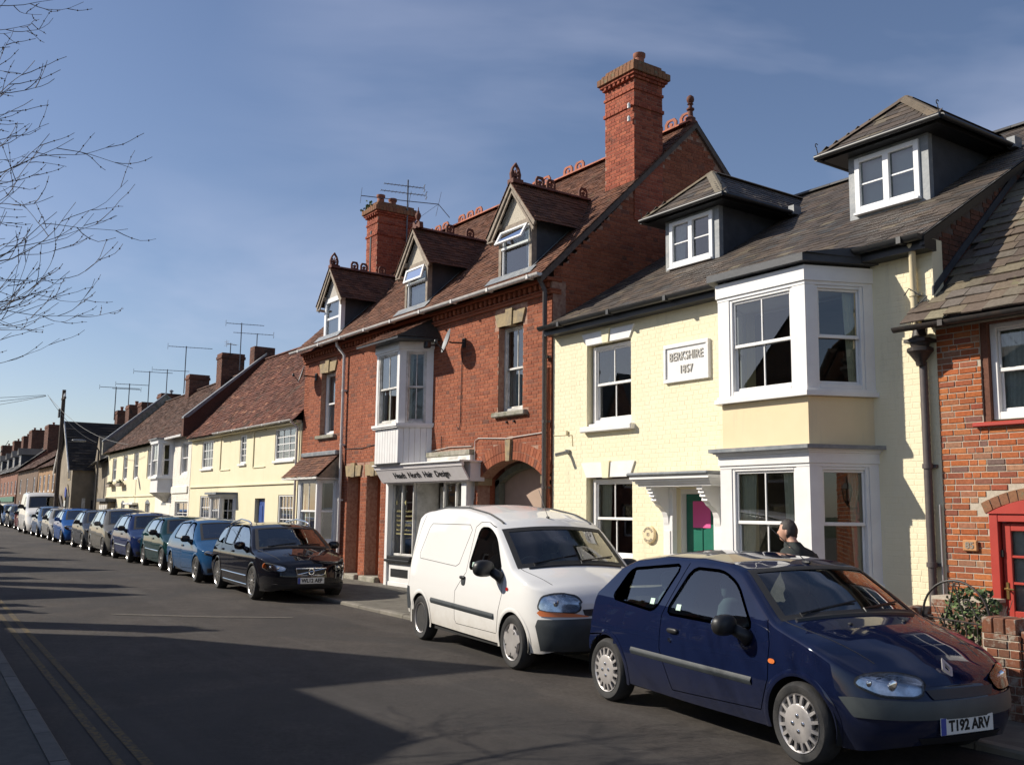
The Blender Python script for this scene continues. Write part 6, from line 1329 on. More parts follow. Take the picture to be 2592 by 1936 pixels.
# ------------------------------------------------------------------ houses on the near side of the street, behind and left of the camera
def opposite(label, x0, x1, eave, apex=None, ax=None, chim=(), wall='brown_brick', aw=None, depth=8.0, y=-2.8):
    H = thing('terraced_house', label, 'house', ((x0+x1)/2, y, 0)); g = []
    hol = []; n = max(1, round((x1-x0)/2.2))
    for i in range(n):
        c = x0+(x1-x0)*(i+.5)/n; hol += [(c-.45, c+.45, .9, 2.1), (c-.45, c+.45, 2.7, 3.9)]
    MB().wall(x0, x1, 0, eave, y-.3, .3, hol).build('wall', wall, H)
    for h in hol:
        m = MB(); a, b, c, d = h; m.box(a, b, y-.14, y-.10, c, c+.08); m.box(a, b, y-.14, y-.10, d-.08, d); m.box(a, a+.08, y-.14, y-.10, c, d); m.box(b-.08, b, y-.14, y-.10, c, d); m.box(a, b, y-.14, y-.11, (c+d)/2-.03, (c+d)/2+.03); w = m.build('window', 'white_paint', H); MB().quad((b, y-.13, c), (a, y-.13, c), (a, y-.13, d), (b, y-.13, d)).build('pane', 'window_glass', w); MB().box(a, b, y-.5, y-.45, c, d).build('room', 'room_dark', w)
    if apex:
        c = ax; wd = aw
        MB().prism([(c-wd, eave), (c+wd, eave), (c, apex-.05)], 'y', y-.3, y-.002).build('gable_front', wall, H)
        for sg in (-1, 1): MB().add([(c+sg*(wd+.12), y+.1, eave-.12), (c, y+.1, apex), (c, y-depth, apex), (c+sg*(wd+.12), y-depth, eave-.12)], [(0, 1, 2, 3)]).build('gable_roof', 'slate_far', H)
    m = MB(); ry = y-depth*.5; m.add([(x0, y+.05, eave), (x1, y+.05, eave), (x1, y-1.2, eave+.55), (x0, y-1.2, eave+.55), (x0, y-depth, eave), (x1, y-depth, eave)], [(0, 1, 2, 3), (3, 2, 5, 4)]); m.build('roof', 'clay_tile_brown', H)
    for q in (x0, x1-.2): MB().prism([(y-depth, 0), (y-.31, 0), (y-.31, eave), (y-1.2, eave+.5), (y-depth, eave)], 'x', q, q+.2).build('end_wall', wall, H)
    for (cx, w, top) in chim:
        c = MB().bbox(cx-w/2, cx+w/2, y-1.1, y-.55, eave-.3, top).bbox(cx-w/2-.05, cx+w/2+.05, y-1.15, y-.5, top-.25, top-.12).build('chimney', 'brick_dark', H); chimney_pot(c, cx, y-.8, top-.02, .3, .09)
opposite('flat fronted house opposite the cream house', -15.5, -13.05, 5.8, None, None, (), 'red_far')
opposite('low cottage opposite, the first along from the camera', -13.03, -10.3, 4.85, None, None, (), 'brown_brick')
opposite('tall gable fronted house opposite the black estate', -20.0, -15.52, 5.75, 8.0, -17.75, (), 'brown_brick', 2.15)
opposite('low cottage opposite with a thin chimney', -26.0, -20.02, 4.35, None, None, ((-21.9, .6, 6.95), (-24.0, .35, 5.5), (-25.2, .3, 5.6)), 'brown_brick')
opposite('narrow gabled house opposite the pale yellow cottage', -31.5, -26.02, 4.5, 7.1, -27.9, ((-30.8, .8, 7.7),), 'red_far', 1.2)
opposite('larger gabled house opposite the cream row', -39.0, -31.52, 4.6, 8.1, -36.3, ((-32.6, .5, 6.6),), 'brown_brick', 1.7)
opposite('gabled house opposite, farthest along on the left', -52.0, -39.02, 5.2, 8.25, -41.4, ((-46, .9, 7.8), (-50, .9, 8.0)), 'red_far', 1.9)

# ------------------------------------------------------------------ bare street tree at the left
def bare_tree(base):
    T = thing('bare_tree', 'leafless street tree whose twigs reach in from the left', 'tree', base); b = Vector(base); rg = np.random.default_rng(21)
    tk = MB(); tk.tube([b, b+Vector((.05, .04, 1.4)), b+Vector((.02, .12, 2.6)), b+Vector((.1, .2, 3.7)), b+Vector((.12, .28, 4.9)), b+Vector((.1, .3, 6.2))], [.17, .14, .12, .09, .06, .02], 12); tk.build('trunk', 'bark', T, smooth='all')
    limbs = MB(); tw = MB(); cnt = [0]
    def grow(p, d, L_, r, lev):
        n = 7 if lev < 3 else 5; pts = [p.copy()]; dd = d.copy(); q = p.copy(); rs = [r]
        for i in range(n):
            dd = (dd+Vector(rg.normal(size=3))*(.06+.02*lev)+Vector((0, 0, .055+.035*(i/n)*(1+lev*.5)))).normalized(); q = q+dd*(L_/n); pts.append(q.copy()); rs.append(max(r*(1-.80*(i+1)/n), .0022))
        (limbs if lev < 2 else tw).tube(pts, rs, 6 if lev < 2 else 4)
        if lev >= 3:
            for i in (2, 4): tw.blob(tuple(pts[min(i, len(pts)-1)]), (.007, .007, .009), 2, 5, 3)
            return
        k = (4, 4, 2)[lev]
        for i in range(k):
            f = .25+.72*(i+rg.uniform(0, .8))/k; j = min(int(f*n), n-1); o = pts[j].lerp(pts[j+1], f*n-j); ax = (pts[j+1]-pts[j]).normalized(); sd = ax.orthogonal().normalized(); sd = Matrix.Rotation(rg.uniform(0, 6.28), 3, ax) @ sd
            nd = (ax*.78+sd*rg.uniform(.45, .75)).normalized(); nd.z *= .75; grow(o, nd.normalized(), L_*rg.uniform(.42, .66), max(rs[j]*.6, .004), lev+1)
    for i in range(20):
        z = 2.4+3.5*i/19; a = rg.uniform(-.35, 1.1) if i % 5 != 4 else rg.uniform(1.8, 5.6); dv = Vector((math.sin(a)*.8, math.cos(a), rg.uniform(-.12, .20))).normalized(); grow(b+Vector((.08, .18, z)), dv, rg.uniform(1.5, 2.3)*(1-.15*(i/19)), .026, 0)
    limbs.build('limbs', 'bark', T, smooth='all'); tw.build('twigs', 'twig', T, kind='stuff')
bare_tree((-9.6, -1.0, .1))
# ------------------------------------------------------------------ vehicles: one continuous body skin per car, panels cut out of it
def chaikin(P, n=3, r=.25):
    P = [np.array(p, float) for p in P]
    for _ in range(n):
        Q = []
        for i in range(len(P)):
            a, b = P[i], P[(i+1) % len(P)]; Q += [a*(1-r)+b*r, a*r+b*(1-r)]
        P = Q
    return np.array(P)
def rounded(P, rad=.06, n=2):
    P = [np.array(p, float) for p in P]; Q = []
    for i in range(len(P)):
        a, b, c = P[i-1], P[i], P[(i+1) % len(P)]; u, v = a-b, c-b; lu, lv = np.linalg.norm(u), np.linalg.norm(v); Q += [b+u/lu*min(rad, lu*.45), b+v/lv*min(rad, lv*.45)]
        Q[-1:-1] = [b*.36+.32*(Q[-2]+Q[-1])]
    return np.array(Q)
def densify(P, d=.03, closed=False):
    P = np.array(P, float); out = []; n = len(P)
    for i in range(n if closed else n-1):
        a, b = P[i], P[(i+1) % n]; m = max(1, int(np.linalg.norm(b-a)/d)); out += [a+(b-a)*t/m for t in range(m)]
    if not closed: out.append(P[-1])
    return np.array(out)
def inpoly(x, z, P):
    c = np.zeros(np.shape(x), bool); n = len(P); j = n-1
    for i in range(n):
        xi, zi = P[i]; xj, zj = P[j]; q = ((zi > z) != (zj > z)) & (x < (xj-xi)*(z-zi)/((zj-zi) if zj != zi else 1e-9)+xi); c ^= q; j = i
    return c
def smooth1(x, xp, fp, w=.03):
    xp, fp = np.array(xp, float), np.array(fp, float); o = np.argsort(xp); xp, fp = xp[o], fp[o]
    return sum(k*np.interp(np.asarray(x)+d*w, xp, fp) for d, k in ((-1.5, .12), (-.75, .23), (0, .3), (.75, .23), (1.5, .12)))
class Body:
    def __init__(s, S):
        s.S = S; res = S.get('res', .03); W = S['W']; xF, x0F, nF = S['front']; xR, x0R, nR = S['rear']
        nf = max(10, int(S.get('nf', .55)/res*1.5))
        th = np.linspace(math.pi/2, 0, nf); fx = x0F+(xF-x0F)*np.sin(th)**(2/nF); fy = np.cos(th)**(2/nF)
        br = sorted({x0F, x0R, *S['keys']}, reverse=True); mid = []
        for a, b in zip(br[:-1], br[1:]): mid += list(np.linspace(a, b, max(2, int((a-b)/res)+1))[:-1])
        mid = mid[1:]; rx = x0R+(xR-x0R)*np.sin(th[::-1])**(2/nR); ry = np.cos(th[::-1])**(2/nR)
        px = np.concatenate([fx, mid, rx]); py = np.concatenate([fy, np.ones(len(mid)), ry])*W
        bx = np.array(S.get('barrel', [(xR, .97), (x0R, .99), (0, 1), (x0F, .985), (xF, .97)])); py = py*np.interp(px, *zip(*sorted(map(tuple, bx))))
        s.px, s.py = px, py; K = len(px); s.K = K; s.s = np.concatenate([[0], np.cumsum(np.hypot(np.diff(px), np.diff(py)))])
        cr = smooth1(px, *zip(*S['crown'])); s.cr = cr; bow = smooth1(px, *zip(*S['bow'])); zt = smooth1(px, *zip(*S['top']), w=S.get('tw', .03))-cr; zb = smooth1(px, *zip(*S['bottom']), w=.05)
        n1 = int((S['H']-.2)/res)+2; n2 = max(8, int(W*.8/res)); s.n1, s.n2 = n1, n2
        gF = np.clip((px-x0F)/(xF-x0F), 0, 1)**1.6; gR = np.clip((x0R-px)/(x0R-xR), 0, 1)**1.6
        V = np.zeros((K, n1+n2, 3)); t = np.linspace(0, 1, n1); z = zb[:, None]+(zt-zb)[:, None]*t[None]
        f = smooth1(z, *zip(*S['side']), w=.04); f = f*S.get('tumble', 1)
        V[:, :n1, 0] = px[:, None]+smooth1(z, *zip(*S['nose']), w=.03)*gF[:, None]+smooth1(z, *zip(*S['tail']), w=.03)*gR[:, None]; V[:, :n1, 1] = py[:, None]*f; V[:, :n1, 2] = z
        q = np.linspace(0, 1, n2+1)[1:]; e = 1-(1-q)**2
        V[:, n1:, 0] = V[:, n1-1, 0][:, None]+bow[:, None]*e; V[:, n1:, 1] = V[:, n1-1, 1][:, None]*(1-q); V[:, n1:, 2] = V[:, n1-1, 2][:, None]+cr[:, None]*e
        it = S.get('round', max(3, int(.10/res)))
        for _ in range(it):
            lo, hi = n1-1-it, n1-1+it; hi = min(hi, n1+n2-2); lo = max(lo, 1); V[:, lo:hi+1] = .25*V[:, lo-1:hi]+.5*V[:, lo:hi+1]+.25*V[:, lo+1:hi+2]
        s.V = V
        dk = np.gradient(V, axis=0); dj = np.gradient(V, axis=1); N = np.cross(dj, dk); N /= np.maximum(np.linalg.norm(N, axis=2, keepdims=True), 1e-9)
        c = V-np.array([0, 0, .6]); flip = np.sum(N*c, axis=2, keepdims=True) < 0; N = np.where(flip, -N, N); s.N = N
    def at(s, k, z):
        """point and normal on the flank at station k (float) and height z"""
        k = min(max(k, 0), s.K-1.001); i = int(k); f = k-i; m = s.n1+3; sec = s.V[i, :m]*(1-f)+s.V[i+1, :m]*f; nn = s.N[i, :m]*(1-f)+s.N[i+1, :m]*f; zz = np.maximum.accumulate(sec[:, 2]+np.arange(m)*1e-7)
        P = np.array([np.interp(z, zz, sec[:, a]) for a in range(3)]); n = np.array([np.interp(z, zz, nn[:, a]) for a in range(3)]); P[2] = z; return P, n/max(np.linalg.norm(n), 1e-9)
    def kx(s, x): return float(np.interp(-x, -s.px, np.arange(s.K)))
    def ks(s, d): return float(np.interp(d, s.s, np.arange(s.K)))
    def top(s, x, y):
        k = s.kx(x); i = min(int(k), s.K-2); f = k-i; sec = s.V[i]*(1-f)+s.V[i+1]*f; j = slice(s.n1-1, None); yy = sec[j, 1][::-1]; return np.array([np.interp(abs(y), yy, sec[j, 0][::-1]), y, np.interp(abs(y), yy, sec[j, 2][::-1])])
def obj_from(name, verts, faces, mat, parent, normals=None, smooth=True, weld=False):
    me = bpy.data.meshes.new(name); me.from_pydata([tuple(v) for v in verts], [], faces); me.materials.append(MATS[mat])
    if smooth: me.polygons.foreach_set('use_smooth', [True]*len(me.polygons))
    if normals is not None: me.normals_split_custom_set_from_vertices([tuple(n) for n in normals])
    o = link(bpy.data.objects.new(name, me)); o.parent = parent; return o
def sub(B, mask, name, mat, parent, sides=(-1, 1), off=0.0, mirror_center=False):
    """faces of the body grid given by a (K-1, n-1) mask, as one mesh with the skin's own normals"""
    V = []; F = []; Nn = []; ks, js = np.nonzero(mask)
    if len(ks) == 0: return None
    for sd in sides:
        ix = {}
        def vid(k, j):
            if (k, j) not in ix:
                p = B.V[k, j]+B.N[k, j]*off; n = B.N[k, j]; ix[k, j] = len(V); V.append((p[0], p[1]*sd, p[2])); Nn.append((n[0], n[1]*sd, n[2]))
            return ix[k, j]
        for k, j in zip(ks, js):
            q = (vid(k, j), vid(k+1, j), vid(k+1, j+1), vid(k, j+1)); F.append(q if sd > 0 else q[::-1])
    return obj_from(name, V, F, mat, parent, Nn)
def patch(B, poly, name, mat, parent, side, off=.003, by='x', n=22, rows=6, chk=2, r=.25):
    """patch of the flank inside a polygon in (x or arc length, z)"""
    P = chaikin(poly, chk, r) if chk else np.array(poly, float); a0, a1 = P[:, 0].min()+1e-4, P[:, 0].max()-1e-4; V = []; Nn = []; F = []
    for i, a in enumerate(np.linspace(a0, a1, n)):
        zs = []
        for k in range(len(P)):
            p, q = P[k], P[(k+1) % len(P)]
            if (p[0] <= a < q[0]) or (q[0] <= a < p[0]): zs.append(p[1]+(q[1]-p[1])*(a-p[0])/(q[0]-p[0]))
        lo, hi = (min(zs), max(zs)) if zs else (0, 0); kk = B.kx(a) if by == 'x' else B.ks(a)
        for z in np.linspace(lo, hi, rows): 
            p, nn = B.at(kk, z); p = p+nn*off; V.append((p[0], p[1]*side, p[2])); Nn.append((nn[0], nn[1]*side, nn[2]))
    for i in range(n-1):
        for j in range(rows-1):
            q = (i*rows+j, (i+1)*rows+j, (i+1)*rows+j+1, i*rows+j+1); F.append(q if (side < 0) == (by == 'x') else q[::-1])
    return obj_from(name, V, F, mat, parent, Nn)
def ribbon(B, line, name, mat, parent, side, w0, w1, off=.002, by='x', closed=False, thick=0):
    """strip along a line in (x or arc, z): from w0 inside to w1 outside of it"""
    P = densify(line, .025, closed); n = len(P); V = []; F = []; Nn = []
    for i in range(n):
        a, b = P[(i-1) % n if closed else max(i-1, 0)], P[(i+1) % n if closed else min(i+1, n-1)]; d = b-a; d /= max(np.linalg.norm(d), 1e-9); nr = np.array([d[1], -d[0]])
        for w in ((w0, w1) if not thick else (w0, w0*.6+w1*.4, w0*.4+w1*.6, w1)):
            q = P[i]+nr*w; p, nn = B.at(B.kx(q[0]) if by == 'x' else B.ks(q[0]), q[1]); o = off+(thick if thick and w not in (w0, w1) else 0); p = p+nn*o; V.append((p[0], p[1]*side, p[2])); Nn.append((nn[0], nn[1]*side, nn[2]))
    m = 2 if not thick else 4
    for i in range(n if closed else n-1):
        j = (i+1) % n
        for k in range(m-1): F.append((i*m+k, j*m+k, j*m+k+1, i*m+k+1))
    return obj_from(name, V, F, mat, parent, Nn if not thick else None)
def wheel(C, x, y, r, wid, style, sd, rim_r=None, mats=('wheel_silver', 'tyre')):
    rr = rim_r or r*.66; f = -1 if sd < 0 else 1; o = y*sd
    L_ = lambda prof, n=36: (lambda m: m)(MB().lathe([(a, b*f) for a, b in prof], (x, o, r), n, 'y'))
    W = L_([(rr*.97, -.02), (rr, -.005), (rr*1.06, .004), (r*.90, .006), (r*.965, -.012), (r, -.035), (r, -wid+.035), (r*.965, -wid+.012), (r*.9, -wid), (rr*.9, -wid+.02)], 40).build('wheel', mats[1], C, smooth=35, local=True)
    MB().lathe([(rr*.98, -.10*f), (.01, -.10*f)], (x, o, r), 24, 'y').build('brake_disc', 'wheel_dark', W, local=True)
    ring = MB().lathe([(rr*.90, -.05*f), (rr*.93, -.008*f), (rr*.985, .002*f), (rr, -.012*f), (rr*.97, -.06*f)], (x, o, r), 36, 'y').build('rim', mats[0], W, smooth=35, local=True)
    def disc(prof): return MB().lathe([(a*rr, b*f) for a, b in prof], (x, o, r), 36, 'y')
    def spoke(a, w0, w1, r0, r1, d0, d1, t=.02):
        ca, sa = math.cos(a), math.sin(a); V = []
        for (q, w, d) in ((r0*rr, w0, d0), (r1*rr, w1, d1)):
            for s_, dd in ((-1, 0), (1, 0), (1, -t), (-1, -t)): V.append((x+q*ca-s_*w/2*sa, o+(d+dd)*f, r+q*sa+s_*w/2*ca))
        return V, [(0, 1, 5, 4), (1, 2, 6, 5), (2, 3, 7, 6), (3, 0, 4, 7), (0, 3, 2, 1), (4, 5, 6, 7)]
    if style == 'cap12':
        m = disc([(.0, .004), (.16, .006), (.60, .010), (.66, .004), (.66, -.03), (.0, -.03)])
        for i in range(8):
            a = 2*math.pi*(i+.5)/8
            for da in (-.19, .19): m.add(*spoke(a+da, .026, .020, .6, .95, .007, .0))
        m.build('wheel_cover', mats[0], ring, smooth=35, local=True)
        for i in range(4):
            a = math.pi/2*i+.1; MB().blob((x+.26*rr*math.cos(a), o+.010*f, r+.26*rr*math.sin(a)), (.016, .008, .016), 2, 10, 6).build('wheel_bolt', 'chrome', ring, smooth='all', local=True)
    elif style == 'cap5':
        m = disc([(.0, .010), (.30, .012), (.72, .010), (.76, .0), (.76, -.03), (.0, -.03)])
        for i in range(5):
            a = 2*math.pi*i/5+.3; m.add(*spoke(a, .10, .075, .70, .95, .010, .0))
        m.build('wheel_cover', mats[0], ring, smooth=35, local=True)
        for i in range(5):
            a = 2*math.pi*(i+.5)/5+.3; v, f_ = spoke(a, .018, .014, .56, .72, .0145, .0125, .004); MB().add(v, f_).build('slot', 'wheel_dark', ring, local=True)
    elif style == 'steel':
        m = disc([(.0, -.03), (.22, -.025), (.34, -.045), (.60, -.03), (.80, -.05), (.92, -.05), (.92, -.07), (.0, -.07)]); m.build('wheel_disc', 'wheel_steel', ring, smooth=35, local=True)
        for i in range(12):
            a = 2*math.pi*i/12; MB().blob((x+.68*rr*math.cos(a), o-.030*f, r+.68*rr*math.sin(a)), (.016, .006, .016), 2, 8, 5).build('vent_hole', 'wheel_dark', ring, local=True)
    else:
        n = int(style[5:]); m = disc([(.0, .006), (.17, .006), (.24, -.004), (.24, -.03), (.0, -.03)])
        for i in range(n): m.add(*spoke(2*math.pi*i/n+.2, .05 if n < 8 else .028, .045 if n < 8 else .022, .2, .95, -.004, -.004, .03))
        m.build('spokes', mats[0], ring, smooth=35, local=True)
    return W
def vehicle(name, label, S, pos, head, mat):
    C = thing(name, label, S.get('cat', 'car'), (pos[0], pos[1], pos[2] if len(pos) > 2 else 0), R(head)); B = Body(S); V = B.V; K, n1, n2 = B.K, B.n1, B.n2; hi = S.get('res', .03) < .04
    fc = (V[:-1, :-1]+V[1:, :-1]+V[1:, 1:]+V[:-1, 1:])/4; fx, fy, fz = fc[..., 0], fc[..., 1], fc[..., 2]; kk, jj = np.meshgrid(np.arange(K-1), np.arange(n1+n2-1), indexing='ij'); pxm = ((B.px[:-1]+B.px[1:])/2)[:, None]+0*fx
    sidem = jj < n1; topm = ~sidem; used = np.zeros(fx.shape, bool)
    for ax, R_ in S['arches']: used |= ((fx-ax)**2+(fz-S['wr'])**2 < R_**2) & (fy > .35) & (fz < S['wr']+R_) & sidem
    floor = used.copy()
    wins = [(rounded(w, t or .07), t) for w, t in S['windows']]
    cut = np.zeros_like(used)
    for P, t in wins: cut |= inpoly(fx, fz, P) & (jj < n1+2) & (fy > .2)
    xc, xh = S['screen']; j0 = n1+max(1, int(n2*S.get('pillar', .07))); scr = (pxm < xc) & (pxm > xh) & (jj >= j0); xb, xe = S['back']; bk = (pxm < xb) & (pxm > xe) & (jj >= n1+max(1, int(n2*.12)))
    body = ~(used | cut | scr | bk)
    # bumpers, bonnet and doors are panels of their own
    for nm, poly, mt, by in S['bumpers']:
        for sd in (-1, 1): patch(B, poly, nm, mt, C, sd, .009 if hi else .005, by=by, n=60 if hi else 26, rows=9, chk=0)
    bn = (pxm > xc+.02) & (jj >= n1+max(1, int(n2*.16))) & body; sub(B, bn, 'bonnet', mat, C); body &= ~bn
    doors = []
    for P in S['doors']:
        P = np.array(P); q = inpoly(fx, fz, P) & sidem & body & (fy > .2)
        for sd in (-1, 1): doors.append(sub(B, q, 'door', mat, C, (sd,)))
        body &= ~q
    sub(B, body, 'body', mat, C)
    # glass
    g = sub(B, scr, 'windscreen', 'car_glass', C, off=-.004); sub(B, bk, 'rear_window', 'car_glass', C, off=-.004)
    edge = scr & ~(np.roll(scr, 1, 0) & np.roll(scr, -1, 0) & np.roll(scr, 1, 1)); edge2 = edge | (scr & ~(np.roll(scr, 2, 0) & np.roll(scr, -2, 0) & np.roll(scr, 2, 1)))
    sub(B, edge2 if hi else edge, 'screen_seal', 'rubber', C, off=.001)
    for P, t in wins:
        for sd in (-1, 1):
            w = patch(B, P*1.0, 'side_window', 'car_glass', C, sd, -.006, n=26 if hi else 12, rows=8 if hi else 5, chk=0); ribbon(B, P, 'window_seal', 'rubber', w, sd, -.011, .011, .003, closed=True)
    # arch lips and liners
    for ax, R_ in S['arches']:
        for sd in (-1, 1):
            a = np.linspace(math.pi+.25, -.25, 30); ln = [(ax+R_*math.cos(t), max(S['wr']+R_*math.sin(t), .17)) for t in a]
            ribbon(B, ln, 'arch_lip', S.get('lipmat', mat), C, sd, -.035, .012, .004, thick=.006)
            m = MB(); Vv = []; Ff = []
            for t in a: 
                for yy in (S['W']*.95, .42): Vv.append((ax+(R_+.012)*math.cos(t), sd*yy, S['wr']+(R_+.012)*math.sin(t)))
            for i in range(29): Ff.append((2*i, 2*i+1, 2*i+3, 2*i+2))
            m.add(Vv, Ff); m.build('arch_liner', 'under_black', C, local=True); MB().add([(ax+(R_+.012)*math.cos(t), sd*.42, S['wr']+(R_+.012)*math.sin(t)) for t in a], [tuple(range(30))]).build('arch_liner', 'under_black', C, local=True)
    xF, xR = S['front'][0], S['rear'][0]; W = S['W']; a0, a1 = S['arches'][0], S['arches'][1]
    fl = MB(); zf = S.get('floor', .24); fl.box(a1[0]+a1[1]+.02, a0[0]-a0[1]-.02, -W*.92, W*.92, zf-.04, zf); fl.box(xR+.12, a1[0]+a1[1]+.02, -.5, .5, zf-.02, zf+.02); fl.box(a0[0]-a0[1]-.02, xF-.15, -.5, .5, zf-.02, zf+.02); fl.build('underside', 'under_black', C, local=True)
    # cabin
    bl = S['belt']; st = MB(); xs = S['seats']
    tr = MB(); tr.blob((xc-.10, 0, bl-.09), (.28, W*.80, .10), 3.5); tr.build('dashboard', 'car_interior', C, smooth='all', local=True)
    for i, x in enumerate(xs):
        for y in ((-.36, .36) if i == 0 or len(xs) > 1 else (-.36, .36)):
            s_ = MB(); rt = Matrix.Rotation(R(-12), 3, 'Y'); s_.blob((x, y, bl-.22), (.09, .22, .36), 3.2, 14, 8, rt); s_.blob((x-.10, y, bl+.20), (.05, .13, .10), 3, 12, 8, rt); s_.blob((x+.25, y, bl-.46), (.27, .24, .09), 3, 12, 8); s_.build('seat', 'car_seat', C, smooth='all', local=True)
    m = MB(); pts = [(xc-.42+.02*math.sin(t), -.36*S.get('drive', 1)+.18*math.cos(t), bl-.05+.17*math.sin(t)) for t in np.linspace(0, 2*math.pi, 17)]; m.tube(pts, .014, 6); m.tube([(xc-.42, -.36, bl-.05), (xc-.2, -.36, bl-.15)], .03, 6); m.build('steering_wheel', 'car_interior', C, local=True)
    if S.get('cargo'): MB().box(S['cargo']-.02, S['cargo'], -W*.78, W*.78, .3, S['H']-.28).build('bulkhead', 'car_interior', C, local=True)
    MB().box(xc-1.7, xc-.45, -W*.8, W*.8, zf, zf+.12).build('cabin_floor', 'car_interior', C, local=True)
    if hi:
        p = B.top(xh+.07, 0); MB().blob((p[0]+.02, 0, p[2]-.10), (.02, .11, .032), 3).build('mirror_inside', 'trim_black', C, smooth='all', local=True)
    # wheels
    for i, (ax, _) in enumerate(S['arches']):
        for sd in (-1, 1): wheel(C, ax, S.get('track', W*.975), S['wr'], S.get('tw_', .18), S['wheels'][i], sd, S.get('rim'), S.get('wmats', ('wheel_silver', 'tyre')))
    # panel gaps
    if hi or S.get('gaps'):
        for ln in S['gapl']:
            for sd in (-1, 1): ribbon(B, ln, 'panel_gap', 'rubber', C, sd, -.003, .003, .0015 if hi else .003)
    for ln, w, mt in S.get('strips', ()):
        P = []
        for (x0, z0), (x1, z1) in zip(ln[:-1], ln[1:]): P += [(x0+(x1-x0)*t, z0+(z1-z0)*t) for t in np.linspace(0, 1, 12)]
        for sd in (-1, 1): ribbon(B, P, 'rub_strip', mt, C, sd, -w, w, .003, thick=.012)
    # lamps, in arc length round the nose
    for i, (nm, poly, mt, off) in enumerate(S['lamps']):
        poly = rounded(poly, .04)
        for sd in (-1, 1):
            q = patch(B, poly, nm, mt, C, sd, off, by='s', n=18, rows=8, chk=0)
            if nm == 'headlight': patch(B, poly, 'lens', 'lens_glass', q, sd, off+.008, by='s', n=18, rows=8, chk=0); [MB().blob(tuple(np.array([1, sd, 1])*(B.at(B.ks(c_[0]), c_[1])[0]+B.at(B.ks(c_[0]), c_[1])[1]*(off+.001))), (.012, .04*c_[2], .04*c_[2]), 2.2, 14, 8).build('bulb', 'chrome', q, smooth='all', local=True) for c_ in S.get('bulbs', ())]; ribbon(B, poly, 'lamp_seal', 'rubber', q, sd, -.008, .010, off+.003, by='s', closed=True)
    for nm, poly, mt, off in S.get('side_bits', ()):
        for sd in (-1, 1): patch(B, poly, nm, mt, C, sd, off, n=10, rows=5)
    # mirrors and handles
    mx, mz = S['mirror']
    for sd in (-1, 1):
        p, nn = B.at(B.kx(mx), mz); y = p[1]; rt = Matrix.Rotation(R(-14*sd), 3, 'Z'); ms = S.get('msize', 1)
        m = MB(); m.blob((mx-.05*ms, sd*(y+.135*ms), mz+.055*ms), (.062*ms, .105*ms, .072*ms), 2.6, 18, 12, rt); m.tube([(mx+.05, sd*(y-.005), mz-.04), (mx+.02, sd*(y+.04), mz), (mx-.03, sd*(y+.08), mz+.03)], [.055*ms, .045*ms, .04*ms], 10); M_ = m.build('door_mirror', S.get('mirmat', 'trim_black'), C, smooth='all', local=True)
        MB().blob((mx-.10*ms, sd*(y+.14*ms), mz+.055*ms), (.016, .085*ms, .055*ms), 2.6, 14, 8, rt).build('mirror_glass', 'chrome', M_, smooth='all', local=True)
    for i, (hx, hz) in enumerate(S.get('handles', ())):
        for sd in (-1, 1):
            p, nn = B.at(B.kx(hx), hz); MB().blob((hx, sd*(p[1]+.012), hz), (.075, .018, .022), 3, 14, 8).build('door_handle', S.get('hmat', 'trim_black'), doors[min(2*i+(0 if sd < 0 else 1), len(doors)-1)] if doors and doors[0] else C, smooth='all', local=True)
    if hi:
        for sd in (-1, 1):
            pts = [tuple(np.array([1, sd, 1])*(B.top(x, S['bonnet_w'][0]+(S['bonnet_w'][1]-S['bonnet_w'][0])*t)+[0, 0, .0005])) for t, x in zip(np.linspace(0, 1, 16), np.linspace(xc-.02, xF-.28, 16))]; MB().tube(pts, .0035, 4).build('bonnet_gap', 'rubber', C, local=True)
    # wipers
    if hi:
        for y0, y1 in ((-.55, .05), (.05, .58)):
            a = B.top(xc-.03, y0); b = B.top(xc-.12, y1); c = B.top(xc+.01, y0); MB().tube([tuple(c+[0, 0, .01]), tuple(a+[0, 0, .02]), tuple(b+[0, 0, .015])], .008, 5).build('wiper', 'trim_black', C, local=True)
        a = [B.top(xc+.01, y) for y in np.linspace(-W*.72, W*.72, 15)]; m = MB(); m.tube([tuple(q+[0, 0, -.004]) for q in a], .022, 6); m.build('scuttle', 'trim_black', C, local=True)
    return C, B
def number_plate(C, B, text, s0, z, w=.52, h=.11, tilt=0, off=.012, eu=True, yc=0):
    p, n = B.at(0.001, z); x = p[0]+off; P = MB().bbox(x-.008, x, yc-w/2, yc+w/2, z-h/2, z+h/2, .004).build('number_plate', 'plate_white', C, local=True)
    if eu: MB().box(x, x+.0015, yc-w/2+.002, yc-w/2+.05, z-h/2+.003, z+h/2-.003).build('plate_band', 'plate_blue', P, local=True)
    v, f = text_mb(text, .098, .72, .004, .0008); wd = max(q[0] for q in v)-min(q[0] for q in v); k = (w-(.10 if eu else .06))/wd*.98
    MB().add([(x+.002, yc+q[0]*min(k, 1.6)+(.018 if eu else 0), z-.002+q[2]*1.0) for q in v], f).build('lettering', 'paint_black', P, local=True)
